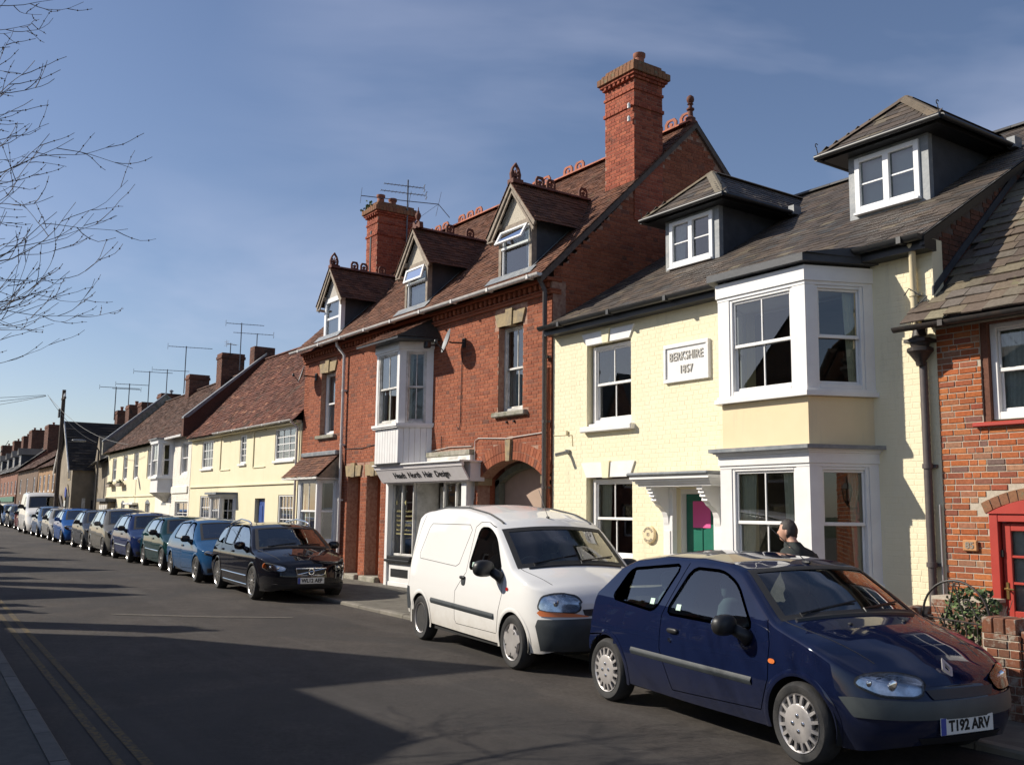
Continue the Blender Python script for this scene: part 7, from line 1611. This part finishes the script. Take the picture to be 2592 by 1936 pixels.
# ------------------------------------------------------------------ the three near vehicles
SIDE = [(.15, .93), (.30, .975), (.50, 1.0), (.72, .99), (.86, .962), (.95, .935), (1.10, .87), (1.25, .80), (1.45, .70)]
CL = dict(bonnet_w=(.70, .52), bulbs=((.56, .622, 1.0), (.72, .632, .6)), W=.852, H=1.45, res=.026, front=(2.02, 1.25, 3.0), rear=(-1.86, -1.0, 3.4), keys=(1.0, .50, -1.15, -1.62), screen=(1.0, .50-.02), back=(-1.25, -1.62),
    top=[(2.02, .60), (1.97, .655), (1.86, .715), (1.6, .825), (1.3, .925), (1.02, .995), (.95, 1.03), (.50, 1.335), (.30, 1.39), (-.1, 1.43), (-.6, 1.425), (-1.05, 1.37), (-1.28, 1.29), (-1.62, 1.02), (-1.75, .93), (-1.86, .82)],
    crown=[(2.02, .01), (1.8, .05), (1.2, .06), (1.0, .05), (.5, .035), (-.2, .06), (-1.1, .06), (-1.6, .04), (-1.86, .01)], bow=[(2.02, .0), (1.7, .05), (1.1, .10), (.7, .14), (.45, .11), (0, .02), (-1, -.05), (-1.86, 0)],
    bottom=[(2.02, .24), (1.8, .18), (1.2, .20), (0, .20), (-1.3, .22), (-1.86, .34)], side=SIDE, nose=[(.15, -.10), (.30, -.02), (.42, 0), (.50, -.005), (.56, -.035), (.62, -.055), (.8, -.16)], tail=[(.2, .08), (.4, 0), (.55, 0), (.62, .04), (.9, .08), (1.3, .25)],
    arches=[(1.284, .335), (-1.284, .335)], wr=.287, windows=[([(-1.06, 1.235), (-.29, 1.315), (-.52, .895), (-1.27, .955)], 0), ([(-.13, 1.295), (.28, 1.29), (.50, 1.20), (.79, .88), (-.35, .895)], 0)],
    bumpers=[('bumper', [(0, .40), (.86, .41), (.95, .53), (.86, .54), (.4, .522), (0, .515)], 'bumper_grey', 's'), ('bumper', [(-1.855, .36), (-1.855, .60), (-1.62, .63), (-1.575, .56), (-1.64, .36)], 'bumper_grey', 'x')], doors=[[(-.345, .90), (.98, .88), (.99, .60), (.90, .31), (-.24, .27), (-.40, .60)]],
    belt=.93, seats=(.12, -.75), drive=1, wheels=('cap12', 'cap12'), rim=.205, tw_=.17, mirror=(.70, .845), msize=1.12, handles=((-.20, .765),),
    gapl=[[(-.20, 1.33), (-.40, .88), (-.40, .60), (-.24, .27), (.88, .31)], [(.93, .97), (.985, .80), (.98, .55), (.88, .31)]],
    strips=[([(-.84, .525), (.80, .505)], .030, 'bumper_plastic')], lamps=[('headlight', [(.33, .585), (.40, .545), (.66, .555), (.84, .625), (.76, .685), (.58, .695), (.40, .665)], 'reflector', .004)], side_bits=[('side_repeater', [(.99, .665), (1.06, .665), (1.06, .70), (.99, .70)], 'orange_lens', .008), ('fuel_flap', [(-1.54, .82), (-1.42, .82), (-1.42, .94), (-1.54, .94)], 'paint_navy', .002)])
car, B = vehicle('parked_car', 'dark blue three-door hatchback parked nearest, plate T192 ARV', CL, (-5.8172, 6.8009, 0), -8.51, 'paint_navy')
number_plate(car, B, 'T192 ARV', 0, .355, .52, .115)
for sd in (-1, 1): patch(B, [(0, .235), (.38, .24), (.42, .285), (0, .285)], 'lower_grille', 'trim_black', car, sd, .006, by='s', chk=0)
for sd in (-1, 1): patch(B, [(.0, .588), (.33, .588), (.29, .528), (.0, .525)], 'grille', 'trim_black', car, sd, .010, by='s', chk=0)
m = MB(); e = [(0, .08), (.048, 0), (0, -.08), (-.048, 0)]; i_ = [(0, .04), (.022, 0), (0, -.04), (-.022, 0)]; q = B.top(1.86, 0)
for k in range(4):
    a, b, c, d = e[k], e[(k+1) % 4], i_[(k+1) % 4], i_[k]; m.add([(q[0]+.045-p[1]*.55+o*.5, p[0], q[2]-.02+p[1]*.8+o) for o in (0, .014) for p in (a, b, c, d)], [(0, 1, 2, 3), (7, 6, 5, 4), (0, 4, 5, 1), (2, 6, 7, 3), (1, 5, 6, 2), (3, 7, 4, 0)])
m.build('front_emblem', 'wheel_silver', car, local=True)
for y in (-.28, .28):
    q = B.top(1.18, y); MB().blob((q[0], q[1], q[2]+.006), (.02, .014, .012), 2.5, 10, 6).build('washer_jet', 'trim_black', car, local=True)
q = B.top(.42, .0); MB().blob((q[0], 0, q[2]+.01), (.05, .02, .018), 2.2, 12, 6).build('aerial_base', 'trim_black', car, local=True); MB().tube([(q[0], 0, q[2]+.015), (q[0]-.44, 0, q[2]+.29)], .004, 5).build('radio_aerial', 'trim_black', car, local=True)
p, _n = B.at(B.kx(-.24), .685); MB().lathe([(.001, -.012), (.018, -.012), (.02, .005)], (-.24, -p[1], .685), 12, 'y').build('door_lock', 'chrome', car, local=True)
for x, z in ((-.22, .935), (-.62, .955)): p, _n = B.at(B.kx(x), z); patch(B, [(x, z), (x+.065, z), (x+.065, z+.05), (x, z+.05)], 'window_sticker', 'tax_disc', car, -1, -.003, chk=0)
for y in (-.45,): MB().add([(1.905, y*.6, .0), (1.9, y, .0)], []).v
# white van
VS = [(.15, .95), (.35, .985), (.6, 1.0), (.85, .99), (1.02, .965), (1.2, .935), (1.4, .90), (1.6, .865), (1.8, .82)]
VN = dict(bonnet_w=(.72, .55), bulbs=((.62, .765, .9),), W=.868, H=1.86, res=.028, front=(2.12, 1.34, 3.3), rear=(-2.02, -1.62, 7), keys=(1.30, .78, -1.3), screen=(1.30, .76), back=(-3, -3.1), tw=.035,
    top=[(2.12, .74), (2.06, .86), (1.95, .94), (1.7, 1.03), (1.32, 1.135), (1.25, 1.19), (.78, 1.57), (.62, 1.67), (.3, 1.77), (-.3, 1.845), (-1.0, 1.85), (-1.5, 1.80), (-1.80, 1.72), (-2.02, 1.50)],
    crown=[(2.12, .01), (1.8, .06), (1.3, .06), (.78, .05), (.3, .07), (-1.4, .07), (-2.02, .02)], bow=[(2.12, 0), (1.7, .05), (1.3, .12), (1.0, .16), (.76, .13), (.3, .05), (-1, 0), (-2.02, 0)],
    bottom=[(2.12, .30), (1.9, .22), (1.2, .24), (-1.3, .27), (-2.02, .36)], side=VS, nose=[(.2, -.08), (.32, -.01), (.45, 0), (.55, -.01), (.62, -.06), (.8, -.10), (1.0, -.22)], tail=[(.3, .05), (.5, 0), (.7, 0), (.75, .05), (1.1, .08), (1.5, .22), (1.8, .34)],
    arches=[(1.372, .345), (-1.372, .345)], wr=.30, windows=[([(.34, 1.555), (.60, 1.555), (.82, 1.44), (1.06, 1.06), (.15, 1.045)], 0)],
    bumpers=[('bumper', [(0, .27), (.84, .26), (.90, .52), (.86, .59), (.5, .60), (0, .61)], 'bumper_plastic', 's'), ('bumper', [(-2.018, .38), (-2.018, .69), (-1.80, .70), (-1.72, .40)], 'bumper_plastic', 'x')], doors=[[(.20, 1.58), (.10, 1.0), (-.17, .75), (-.20, .36), (.98, .36), (1.12, .80), (1.17, 1.09), (.80, 1.52), (.6, 1.62)]],
    belt=1.10, seats=(.22,), cargo=-.25, wheels=('cap5', 'steel'), rim=.205, tw_=.17, mirror=(1.02, 1.02), msize=1.35, handles=((.03, .93),), cat='van', lipmat='paint_white', wmats=('wheel_silver', 'tyre'),
    gapl=[[(.70, 1.565), (.55, 1.62), (.34, 1.625), (.20, 1.56), (.10, 1.0), (-.19, .75), (-.20, .40), (-.15, .35), (.97, .35)], [(1.10, .98), (1.11, .80), (1.03, .60), (.98, .36)], [(-1.22, 1.58), (.02, 1.585), (.10, 1.52), (-.14, 1.09), (-.24, 1.055), (-1.48, 1.10), (-1.52, 1.16), (-1.30, 1.53), (-1.22, 1.58)], [(-1.95, .95), (-1.5, 1.70)]],
    strips=[([(-.98, .57), (-.205, .558)], .036, 'bumper_plastic'), ([(-.195, .558), (.92, .535)], .036, 'bumper_plastic')],
    lamps=[('headlight', [(.32, .72), (.40, .665), (.74, .675), (.86, .70), (.80, .83), (.62, .87), (.42, .84)], 'reflector', .004), ('indicator', [(.22, .62), (.85, .625), (.87, .69), (.38, .655)], 'orange_lens', .010)], side_bits=[('side_repeater', [(1.21, .855), (1.27, .855), (1.27, .895), (1.21, .895)], 'lamp_red', .008)], drive=1)
van, B = vehicle('parked_van', 'small white panel van with black bumper parked behind the blue hatchback', VN, (-10.4068, 7.4673, 0), -7.75, 'paint_white')
q = B.top(.60, 0); MB().blob((q[0]-.02, 0, q[2]+.012), (.035, .016, .02), 2.2, 10, 6).build('aerial_base', 'trim_black', van, local=True); MB().tube([(q[0]-.02, 0, q[2]+.02), (q[0]-.26, 0, q[2]+.36)], .004, 5).build('radio_aerial', 'trim_black', van, local=True)
p, _n = B.at(B.kx(.03), .86); MB().blob((.05, -p[1]-.002, .885), (.06, .006, .055), 3, 14, 8).build('handle_recess', 'bumper_plastic', van, smooth='all', local=True)
for y in (-.62, .62):
    pts = [tuple(B.top(x, y)+np.array([0, 0, .006])) for x in np.linspace(.66, -1.35, 20)]; MB().tube(pts, .013, 6).build('roof_gutter', 'rubber', van, local=True)
for sd in (-1, 1): patch(B, [(0, .625), (.30, .63), (.32, .70), (0, .71)], 'grille', 'trim_black', van, sd, .006, by='s', chk=0)
patch(B, [(.24, 1.075), (.31, 1.075), (.31, 1.13), (.24, 1.13)], 'window_sticker', 'tax_disc', van, -1, -.003, chk=0)
# black estate
VE = dict(bonnet_w=(.74, .52), bulbs=((.62, .63, .8), (.78, .645, .8)), W=.90, H=1.47, res=.03, front=(2.36, 1.45, 2.7), rear=(-2.22, -1.35, 3.6), keys=(1.20, .55, -1.75, -2.0), screen=(1.20, .53), back=(-1.80, -2.0),
    top=[(2.36, .62), (2.31, .70), (2.2, .765), (1.9, .85), (1.5, .93), (1.22, .985), (1.15, 1.02), (.55, 1.37), (.3, 1.43), (-.2, 1.465), (-.9, 1.46), (-1.5, 1.41), (-1.8, 1.34), (-2.02, 1.0), (-2.15, .92), (-2.22, .8)],
    crown=[(2.36, .01), (2.1, .05), (1.3, .06), (.55, .04), (-.2, .06), (-1.6, .05), (-2.22, .01)], bow=[(2.36, 0), (2.0, .06), (1.3, .12), (.9, .15), (.5, .12), (0, .02), (-1.5, -.03), (-2.22, 0)],
    bottom=[(2.36, .26), (2.1, .19), (1.3, .19), (-1.4, .2), (-2.22, .34)], side=[(.15, .93), (.30, .975), (.50, 1.0), (.72, .99), (.84, .985), (.93, .94), (1.0, .92), (1.15, .85), (1.3, .78), (1.45, .71)], nose=[(.15, -.10), (.30, -.01), (.42, 0), (.5, 0), (.6, -.03), (.7, -.07), (.8, -.14)], tail=[(.2, .08), (.4, 0), (.6, 0), (.9, .05), (1.3, .2)],
    arches=[(1.40, .36), (-1.40, .36)], wr=.325, windows=[([(-1.98, 1.22), (-1.82, 1.34), (-1.32, 1.37), (-1.20, 1.0), (-1.90, 1.03)], 0), ([(-1.22, 1.375), (-.38, 1.395), (-.38, .985), (-1.10, 1.0)], 0), ([(-.30, 1.395), (.30, 1.365), (.62, 1.24), (1.02, .96), (-.30, .98)], 0)],
    bumpers=[('bumper', [(0, .27), (1.0, .24), (1.0, .33), (0, .34)], 'trim_black', 's')], doors=[[(-.34, 1.0), (1.1, .97), (1.08, .6), (1.0, .28), (-.34, .26)], [(-1.3, 1.0), (-.36, 1.0), (-.36, .26), (-.98, .26), (-1.1, .5)]],
    belt=.98, seats=(.25, -.65), wheels=('spoke14', 'spoke14'), rim=.235, tw_=.2, mirror=(.86, .95), msize=1.1, mirmat='paint_nearblack', handles=((-.15, .87), (-1.05, .88)), hmat='paint_nearblack', wmats=('wheel_alloy', 'tyre'),
    gapl=[[(-.34, 1.40), (-.34, .26), (1.0, .28), (1.09, .62), (1.12, .95)], [(-1.28, 1.38), (-1.28, .98), (-1.08, .62), (-.96, .28), (-.34, .26)]], strips=[([(-.98, .44), (1.0, .43)], .014, 'chrome'), ([(-.9, .27), (.98, .26)], .010, 'chrome')],
    lamps=[('headlight', [(.46, .60), (.52, .565), (.85, .585), (1.02, .64), (.96, .725), (.66, .69), (.48, .655)], 'reflector', .004), ('indicator', [(.90, .60), (1.02, .64), (.96, .725), (.90, .71)], 'amber', .007)])
est, B = vehicle('parked_car', 'black estate car with silver roof rails, plate WL12 AEF', VE, (-19.93, 7.88, .01), -5.1, 'paint_nearblack')
number_plate(est, B, 'WL12 AEF', 0, .40, .52, .115)
m = MB(); gx = B.at(0.001, .56)[0][0]+.012; o_ = [(-.30, .63), (.30, .63), (.27, .52), (.20, .495), (-.20, .495), (-.27, .52)]
MB().prism([(y, z) for y, z in o_], 'x', gx-.04, gx-.005).build('grille', 'trim_black', est, local=True); m.tube([(gx, y, z) for y, z in o_+o_[:1]], .011, 6); m.tube([(gx, -.27, .515), (gx, .28, .625)], .010, 6); m.build('grille_frame', 'chrome', est, local=True)
m = MB(); m.tube([(gx+.012, .052*math.cos(t), .568+.052*math.sin(t)) for t in np.linspace(0, 6.283, 17)], .009, 6); m.tube([(gx+.012, .03, .60), (gx+.012, .07, .645)], .008, 5); m.build('grille_badge', 'chrome', est, local=True)
for sd in (-1, 1):
    a, b = B.top(.20, .60), B.top(-1.55, .58); pts = [(a[0]+.05, sd*.62, a[2]-.01), (a[0], sd*.615, a[2]+.05), (a[0]-.2, sd*.61, a[2]+.085), (-.6, sd*.60, 1.52), (b[0]+.2, sd*.585, b[2]+.085), (b[0], sd*.58, b[2]+.05), (b[0]-.05, sd*.58, b[2]-.01)]; MB().tube(pts, .019, 8).build('roof_rail', 'chrome', est, smooth='all', local=True)
for sd in (-1, 1): patch(B, [(.60, .27), (.78, .27), (.78, .34), (.60, .34)], 'fog_lamp', 'reflector', est, sd, .006, by='s')

# ------------------------------------------------------------------ the row behind, smaller in the picture: one builder, each with its own shape and colour
def hatch(L, Wd, Ht, wb, hood=.95, rake=.62, nose_h=.68, mpv=0.0, res=.055, **k):
    xF = wb/2+L*.195; xR = xF-L; c = wb/2-.30+mpv*.25; h = c-rake-mpv*.1; t = Ht
    S = dict(W=Wd/2, H=t, res=res, front=(xF, wb/2-.12, 2.7), rear=(xR, xR+.75, 3.6), keys=(c, h, xR+.65, xR+.18), screen=(c, h-.02), back=(xR+.55, xR+.18),
        top=[(xF, nose_h-.06), (xF-.06, nose_h), (xF-.2, nose_h+.07), (xF-.5, hood-.10), (c+.02, hood+.05), (c-.06, hood+.10), (h, t-.09), (h-.25, t-.03), (h-.8, t), (xR+.9, t-.04), (xR+.55, t-.12), (xR+.18, 1.02), (xR+.08, .95), (xR, .85)],
        crown=[(xF, .01), (xF-.3, .05), (c, .05), (h, .04), (-.3, .06), (xR+.3, .04), (xR, .01)], bow=[(xF, 0), (xF-.3, .05), (c, .11), (h, .11), (h-.4, .03), (xR, 0)], bottom=[(xF, .26), (xF-.2, .19), (0, .2), (xR, .34)],
        side=[(.15, .93), (.30, .975), (.50, 1.0), (.72, .99), (hood-.06, .965), (hood+.02, .94), (hood+.2, .86), (t-.15, .76), (t, .70)], nose=[(.15, -.1), (.3, -.01), (.45, 0), (.55, -.03), (.7, -.08), (.9, -.18)], tail=[(.2, .08), (.5, 0), (.9, .06), (1.3, .25)],
        arches=[(wb/2, .34), (-wb/2, .34)], wr=.30, windows=[([(h-.42, t-.10), (h-.42, hood+.02), (xR+.85, hood+.05), (xR+.95, t-.14)], 0), ([(h-.34, t-.10), (h-.02, t-.13), (c-.22, hood+.03), (h-.34, hood+.02)], 0)],
        bumpers=[('bumper', [(0, .28), (.85, .24), (.85, .34), (0, .40)], k.get('bump', 'trim_black'), 's')], doors=[[(h-.40, hood), (c-.05, hood-.01), (c-.08, .30), (h-.40, .27)]], belt=hood, seats=(h-.35, h-1.1), wheels=(k.get('wheel', 'spoke7'),)*2, rim=.21, mirror=(c-.28, hood-.0), msize=1.1, mirmat=k.get('mir', 'trim_black'),
        handles=((h-.25, hood-.12),), gapl=[[(h-.40, t-.06), (h-.40, .27), (c-.08, .30), (c-.04, hood)]], gaps=True, strips=k.get('strips', ()), wmats=('wheel_alloy', 'tyre'),
        lamps=k.get('lamps', [('headlight', [(.36, nose_h-.10), (.44, nose_h-.14), (.78, nose_h-.11), (.92, nose_h-.02), (.82, nose_h+.03), (.55, nose_h)], 'reflector', .006)]))
    return S
row = [('light metallic blue sleek hatchback behind the black estate', 'paint_blue', (-24.30, 8.12, .045), -4.0, hatch(4.25, 1.82, 1.46, 2.66, .92, .80, .70, wheel='spoke5', lamps=[('headlight', [(.08, .62), (.5, .60), (.95, .66), (.88, .72), (.5, .665), (.08, .66)], 'reflector', .006)])),
       ('dark green hatchback, third behind the white van', 'paint_teal', (-28.35, 8.42, .075), -4.0, hatch(4.1, 1.74, 1.46, 2.52, .94, .64, .70, strips=[([(-.9, .52), (.9, .50)], .02, 'chrome')])),
       ('royal blue five-door car between dark green and grey cars', 'paint_royal', (-32.25, 8.50, .10), -3.5, hatch(4.2, 1.76, 1.50, 2.56, .95, .66, .74, strips=[([(-.9, .50), (.9, .48)], .02, 'paint_silver')], lamps=[('headlight', [(.42, .60), (.62, .56), (.78, .66), (.66, .76), (.46, .74)], 'reflector', .006)])),
       ('grey tall family car behind the royal blue car', 'paint_grey', (-36.20, 8.62, .13), -3.5, hatch(4.2, 1.78, 1.60, 2.6, 1.0, .78, .76, .6, bump='paint_grey', mir='paint_grey', lamps=[('headlight', [(.45, .62), (.85, .60), (.98, .80), (.82, .88), (.62, .76)], 'reflector', .006)])),
       ('dark grey small car with bright headlamps behind the grey car', 'paint_darkgrey', (-40.45, 8.80, .16), -3.5, hatch(3.9, 1.72, 1.50, 2.45, .96, .66, .74)),
       ('bright blue small hatchback near the middle of the parked row', 'paint_bright_blue', (-45.5, 8.98, .19), -3.5, hatch(3.8, 1.70, 1.50, 2.46, .97, .70, .74, .3, bump='paint_bright_blue', mir='paint_bright_blue')),
       ('silver car half hidden behind the bright blue hatchback', 'paint_silver', (-49.9, 9.25, .22), -3.5, hatch(4.0, 1.72, 1.48, 2.5, bump='paint_silver')),
       ('pale blue small car in front of the far white van', 'paint_skyblue', (-54.0, 9.42, .25), -3.5, hatch(3.8, 1.7, 1.52, 2.45, .97, .7, .76, .3)),
       ('maroon car beyond the far white van', 'paint_maroon', (-65.0, 10.2, .33), -3.5, hatch(4.1, 1.74, 1.48, 2.5)),
       ('dark saloon far down the parked row past the maroon car', 'paint_darkgrey', (-70.5, 10.45, .37), -3.5, hatch(4.2, 1.76, 1.48, 2.6)),
       ('pale car at the far end of the parked row', 'paint_skyblue', (-76.0, 10.7, .41), -3.5, hatch(4.1, 1.74, 1.48, 2.5))]
for lb, mt, ps, hd, S in row: vehicle('parked_car', lb, S, ps, hd, mt)
FV = hatch(5.2, 2.0, 2.25, 3.1, 1.30, .70, 1.0, 0); FV.update(cat='van', top=[(FV['front'][0], .85), (FV['front'][0]-.08, 1.0), (FV['front'][0]-.5, 1.2), (1.35, 1.36), (1.25, 1.42), (.55, 2.05), (.3, 2.2), (-1, 2.25), (-2.4, 2.2), (FV['rear'][0], 2.0)], keys=(1.3, .6, -1.5), screen=(1.3, .58), back=(-9, -9.1), windows=[([(.1, 1.98), (.45, 1.9), (1.0, 1.38), (.1, 1.36)], 0)], side=[(.15, .95), (.5, 1.0), (1.0, .99), (1.3, .96), (1.7, .90), (2.2, .82)], doors=[[(.0, 1.3), (1.1, 1.3), (1.1, .3), (0, .27)]], mirror=(1.1, 1.35), msize=1.6, arches=[(1.55, .38), (-1.55, .38)], wr=.34, seats=(.0,), handles=(), gapl=[[(0, 1.95), (0, .27), (1.1, .3)]], cargo=-.4, belt=1.36)
vehicle('parked_van', 'tall white van far along the parked row before the maroon car', FV, (-59.2, 9.75, .29), -3.5, 'paint_white')
# ------------------------------------------------------------------ people
def skin_mesh(name, J, edges, mat, parent, sub_=2, rootv=0):
    me = bpy.data.meshes.new(name); me.from_pydata([j[0] for j in J], edges, []); me.materials.append(MATS[mat]); o = link(bpy.data.objects.new(name, me)); o.parent = parent
    o.modifiers.new('skin', 'SKIN').use_smooth_shade = True
    for i, v in enumerate(me.skin_vertices[0].data): r = J[i][1]; v.radius = r if hasattr(r, '__len__') else (r, r); v.use_root = (i == rootv)
    s = o.modifiers.new('sub', 'SUBSURF'); s.levels = sub_; s.render_levels = sub_; return o
def person(label, pos, face, h, turn=0.0, walk=.0, jacket='jacket_dark', lean=.06, legs=True):
    P = thing('person', label, 'person', pos, face); k = h/1.75                       # local: x forward, y left
    S = lambda x, y, z: (x*k, y*k, z*k); ln = lean
    pel, wai, che, nek, hd0, hd1 = (0, 0, .95), (.01+ln*.2, 0, 1.12), (.02+ln*.6, 0, 1.32), (.02+ln*1.0, 0, 1.49), (.05+ln*1.2, 0, 1.58), (.06+ln*1.25, 0, 1.70)
    def arm(s): return [(.01+ln*.9, s*.165, 1.385), (-.03+ln*.6, s*.26, 1.16), (.10+ln*.4, s*.25, .95), (.17+ln*.3, s*.24, .86)]
    def leg(s): f = walk*s; return [(f*.05, s*.10, .92), (f*.18+.03, s*.11, .50), (f*.30-.04*(f < 0), s*.11, .09+(.05 if f < 0 else 0)), (f*.30+.14, s*.12, .04+(.0 if f >= 0 else .02))]
    def rig(radii, parts):
        J = [(S(*pel), radii['pel']), (S(*wai), radii['wai']), (S(*che), radii['che']), (S(*nek), radii['nek'])]; E = [(0, 1), (1, 2), (2, 3)]
        if 'head' in parts: J += [(S(*hd0), .058*k), (S(*hd1), .060*k)]; E += [(3, 4), (4, 5)]
        for s in (1, -1):
            if 'arm' in parts:
                n = len(J); A = arm(s); J += [(S(*a), r*k) for a, r in zip(A[:parts['arm']], radii['arm'])]; E += [(3, n)]+[(n+i, n+i+1) for i in range(parts['arm']-1)]
            if 'leg' in parts:
                n = len(J); A = leg(s); J += [(S(*a), r*k) for a, r in zip(A[:parts['leg']], radii['leg'])]; E += [(0, n)]+[(n+i, n+i+1) for i in range(parts['leg']-1)]
        return J, E
    J, E = rig(dict(pel=(.13*k, .10*k), wai=(.12*k, .09*k), che=(.12*k, .08*k), nek=.048*k, arm=(.04, .036, .03, .028), leg=(.085, .058, .042, .04)), dict(head=1, arm=4, leg=4)); skin_mesh('body', J, E, 'skin', P)
    jm = MB(); Vj = []; Fj = []; n_ = 24; secs = [(.80, .165, .135), (.90, .185, .15), (1.05, .19, .15), (1.2, .205, .15), (1.32, .225, .148), (1.40, .222, .135), (1.44, .19, .12), (1.465, .135, .105), (1.485, .09, .09), (1.53, .072, .08)]
    for z, wy, wx in secs:
        cx = np.interp(z, [.9, 1.12, 1.32, 1.49, 1.58], [0, .01+ln*.2, .02+ln*.6, .02+ln, .05+ln*1.2])
        for j in range(n_):
            a = 2*math.pi*j/n_; q = lambda v, e=.8: math.copysign(abs(v)**e, v); Vj.append(S(cx+wx*q(math.cos(a))+.006*math.sin(5*a+z*20), wy*q(math.sin(a)), z+.006*math.sin(3*a)))
    for i in range(len(secs)-1):
        for j in range(n_): Fj.append((i*n_+j, i*n_+(j+1) % n_, (i+1)*n_+(j+1) % n_, (i+1)*n_+j))
    jm.add(Vj, Fj)
    for s in (1, -1):
        A = arm(s); P0 = (A[0][0], s*.14, 1.36); jm.tube([S(*q) for q in (P0, (A[0][0]-.005, s*.205, 1.345), (A[0][0]*.6+A[1][0]*.4, s*.245, 1.26), A[1], (A[1][0]*.4+A[2][0]*.6, s*.255, 1.02), A[2])], [.06*k, .088*k, .078*k, .07*k, .06*k, .055*k], 14)
    jm.build('jacket', jacket, P, smooth='all', local=True)
    J = [(S(*pel), (.155*k, .12*k))]; E = []
    for s in (1, -1):
        n = len(J); A = leg(s)[:3]; J += [(S(*a), r*k) for a, r in zip(A, (.105, .075, .065))]; E += [(0, n), (n, n+1), (n+1, n+2)]
    skin_mesh('trousers', J, E, 'trousers_dark', P)
    for s in (1, -1):
        a = leg(s)[2]; MB().blob(S(a[0]+.07, a[1], a[2]-.04), (.14*k, .05*k, .05*k), 2.6, 14, 8).build('shoe', 'shoe_black', P, smooth='all', local=True)
        w = arm(s)[3]; hm = MB()                                            # hand: palm, four fingers and a thumb
        hm.blob(S(w[0]+.03, w[1], w[2]-.03), (.045*k, .018*k, .045*k), 2.6, 12, 8)
        for i, fl in enumerate((.055, .065, .06, .048)):
            q = S(w[0]+.055-.018*i+.01, w[1], w[2]-.065); hm.tube([q, (q[0]+.012*k, q[1]-s*.004, q[2]-fl*.6*k), (q[0]+.004*k, q[1]-s*.018*k, q[2]-fl*k)], [.009*k, .008*k, .006*k], 6)
        hm.tube([S(w[0]+.055, w[1], w[2]-.02), S(w[0]+.085, w[1]-s*.01, w[2]-.045), S(w[0]+.085, w[1]-s*.015, w[2]-.075)], [.011*k, .010*k, .007*k], 6); hm.build('hand', 'skin', P, smooth='all', local=True)
    # head: shaped skull with nose, chin, ears and hair, turned on the neck
    hc = Vector(S(.075+ln*1.25, 0, 1.645)); rt = Matrix.Rotation(turn, 3, 'Z'); V = []; F = []; nu, nv = 28, 20
    for i in range(nv+1):
        t = -math.pi/2+math.pi*i/nv
        for j in range(nu):
            a = 2*math.pi*j/nu; x, y, z = math.cos(t)*math.cos(a), math.cos(t)*math.sin(a), math.sin(t); X, Y, Z = .098*x, .076*y, .122*z
            if z < 0: X *= 1+.02*z; Y *= 1+.26*z; X += .012*(-z)*(1 if x > 0 else .2)
            if x > .5 and abs(y) < .28: 
                X += .030*math.exp(-((z+.10)/.14)**2)*math.exp(-(y/.13)**2); X -= .008*math.exp(-((z-.12)/.10)**2)*(1 if abs(y) > .12 else .3); X += .008*math.exp(-((z+.46)/.07)**2); X -= .006*math.exp(-((z+.38)/.04)**2); X += .012*math.exp(-((z+.72)/.12)**2)
            V.append(tuple(hc+rt @ (Vector((X, Y, Z))*k)))
    for i in range(nv):
        for j in range(nu): F.append((i*nu+j, i*nu+(j+1) % nu, (i+1)*nu+(j+1) % nu, (i+1)*nu+j))
    hd = MB().add(V, F).build('head', 'skin', P, smooth='all', local=True)
    for s in (1, -1):
        MB().blob(tuple(hc+rt @ Vector((-.008*k, s*.076*k, -.008*k))), (.018*k, .010*k, .032*k), 2.2, 10, 8, rt).build('ear', 'skin', hd, smooth='all', local=True)
        MB().blob(tuple(hc+rt @ Vector((.083*k, s*.030*k, .018*k))), (.008*k, .012*k, .007*k), 2, 8, 6).build('eye', 'plate_white', hd, local=True); MB().blob(tuple(hc+rt @ Vector((.090*k, s*.030*k, .018*k))), (.003*k, .005*k, .005*k), 2, 8, 6).build('iris', 'paint_black', hd, local=True)
    V2 = []; hg = np.random.default_rng(5); F2 = []; keep = {}
    for i in range(nv+1):
        t = -math.pi/2+math.pi*i/nv
        for j in range(nu):
            a = 2*math.pi*j/nu; x, y, z = math.cos(t)*math.cos(a), math.cos(t)*math.sin(a), math.sin(t); g = 1+hg.normal()*.025; V2.append(tuple(hc+rt @ (Vector((.106*x*g-.004, .084*y*g, .130*z*g+.004))*k))); keep[i, j] = z > (.55 if x > .45 else .10 if x > .12 else -.78)
    for i in range(nv):
        for j in range(nu):
            if keep[i, j] and keep[i+1, j] and keep[i, (j+1) % nu]: F2.append((i*nu+j, i*nu+(j+1) % nu, (i+1)*nu+(j+1) % nu, (i+1)*nu+j))
    MB().add(V2, F2).build('hair', 'hair_dark', P, smooth='all', local=True)
    MB().lathe([(.080*k, 1.46*k), (.084*k, 1.50*k), (.078*k, 1.535*k), (.066*k, 1.53*k), (.066*k, 1.46*k)], (hc.x-.05*k, 0, 0), 16).build('collar', jacket, P, smooth=40, local=True)
    return P
person('man in dark jacket with short dark hair walking away behind the blue hatchback', (-6.36, 8.12, .055), R(176), 1.63, R(26), .5, 'jacket_dark', .18)
person('distant person in dark clothes walking in the road at the far left', (-72.5, 9.30, .38), R(170), 1.72, 0, .6)
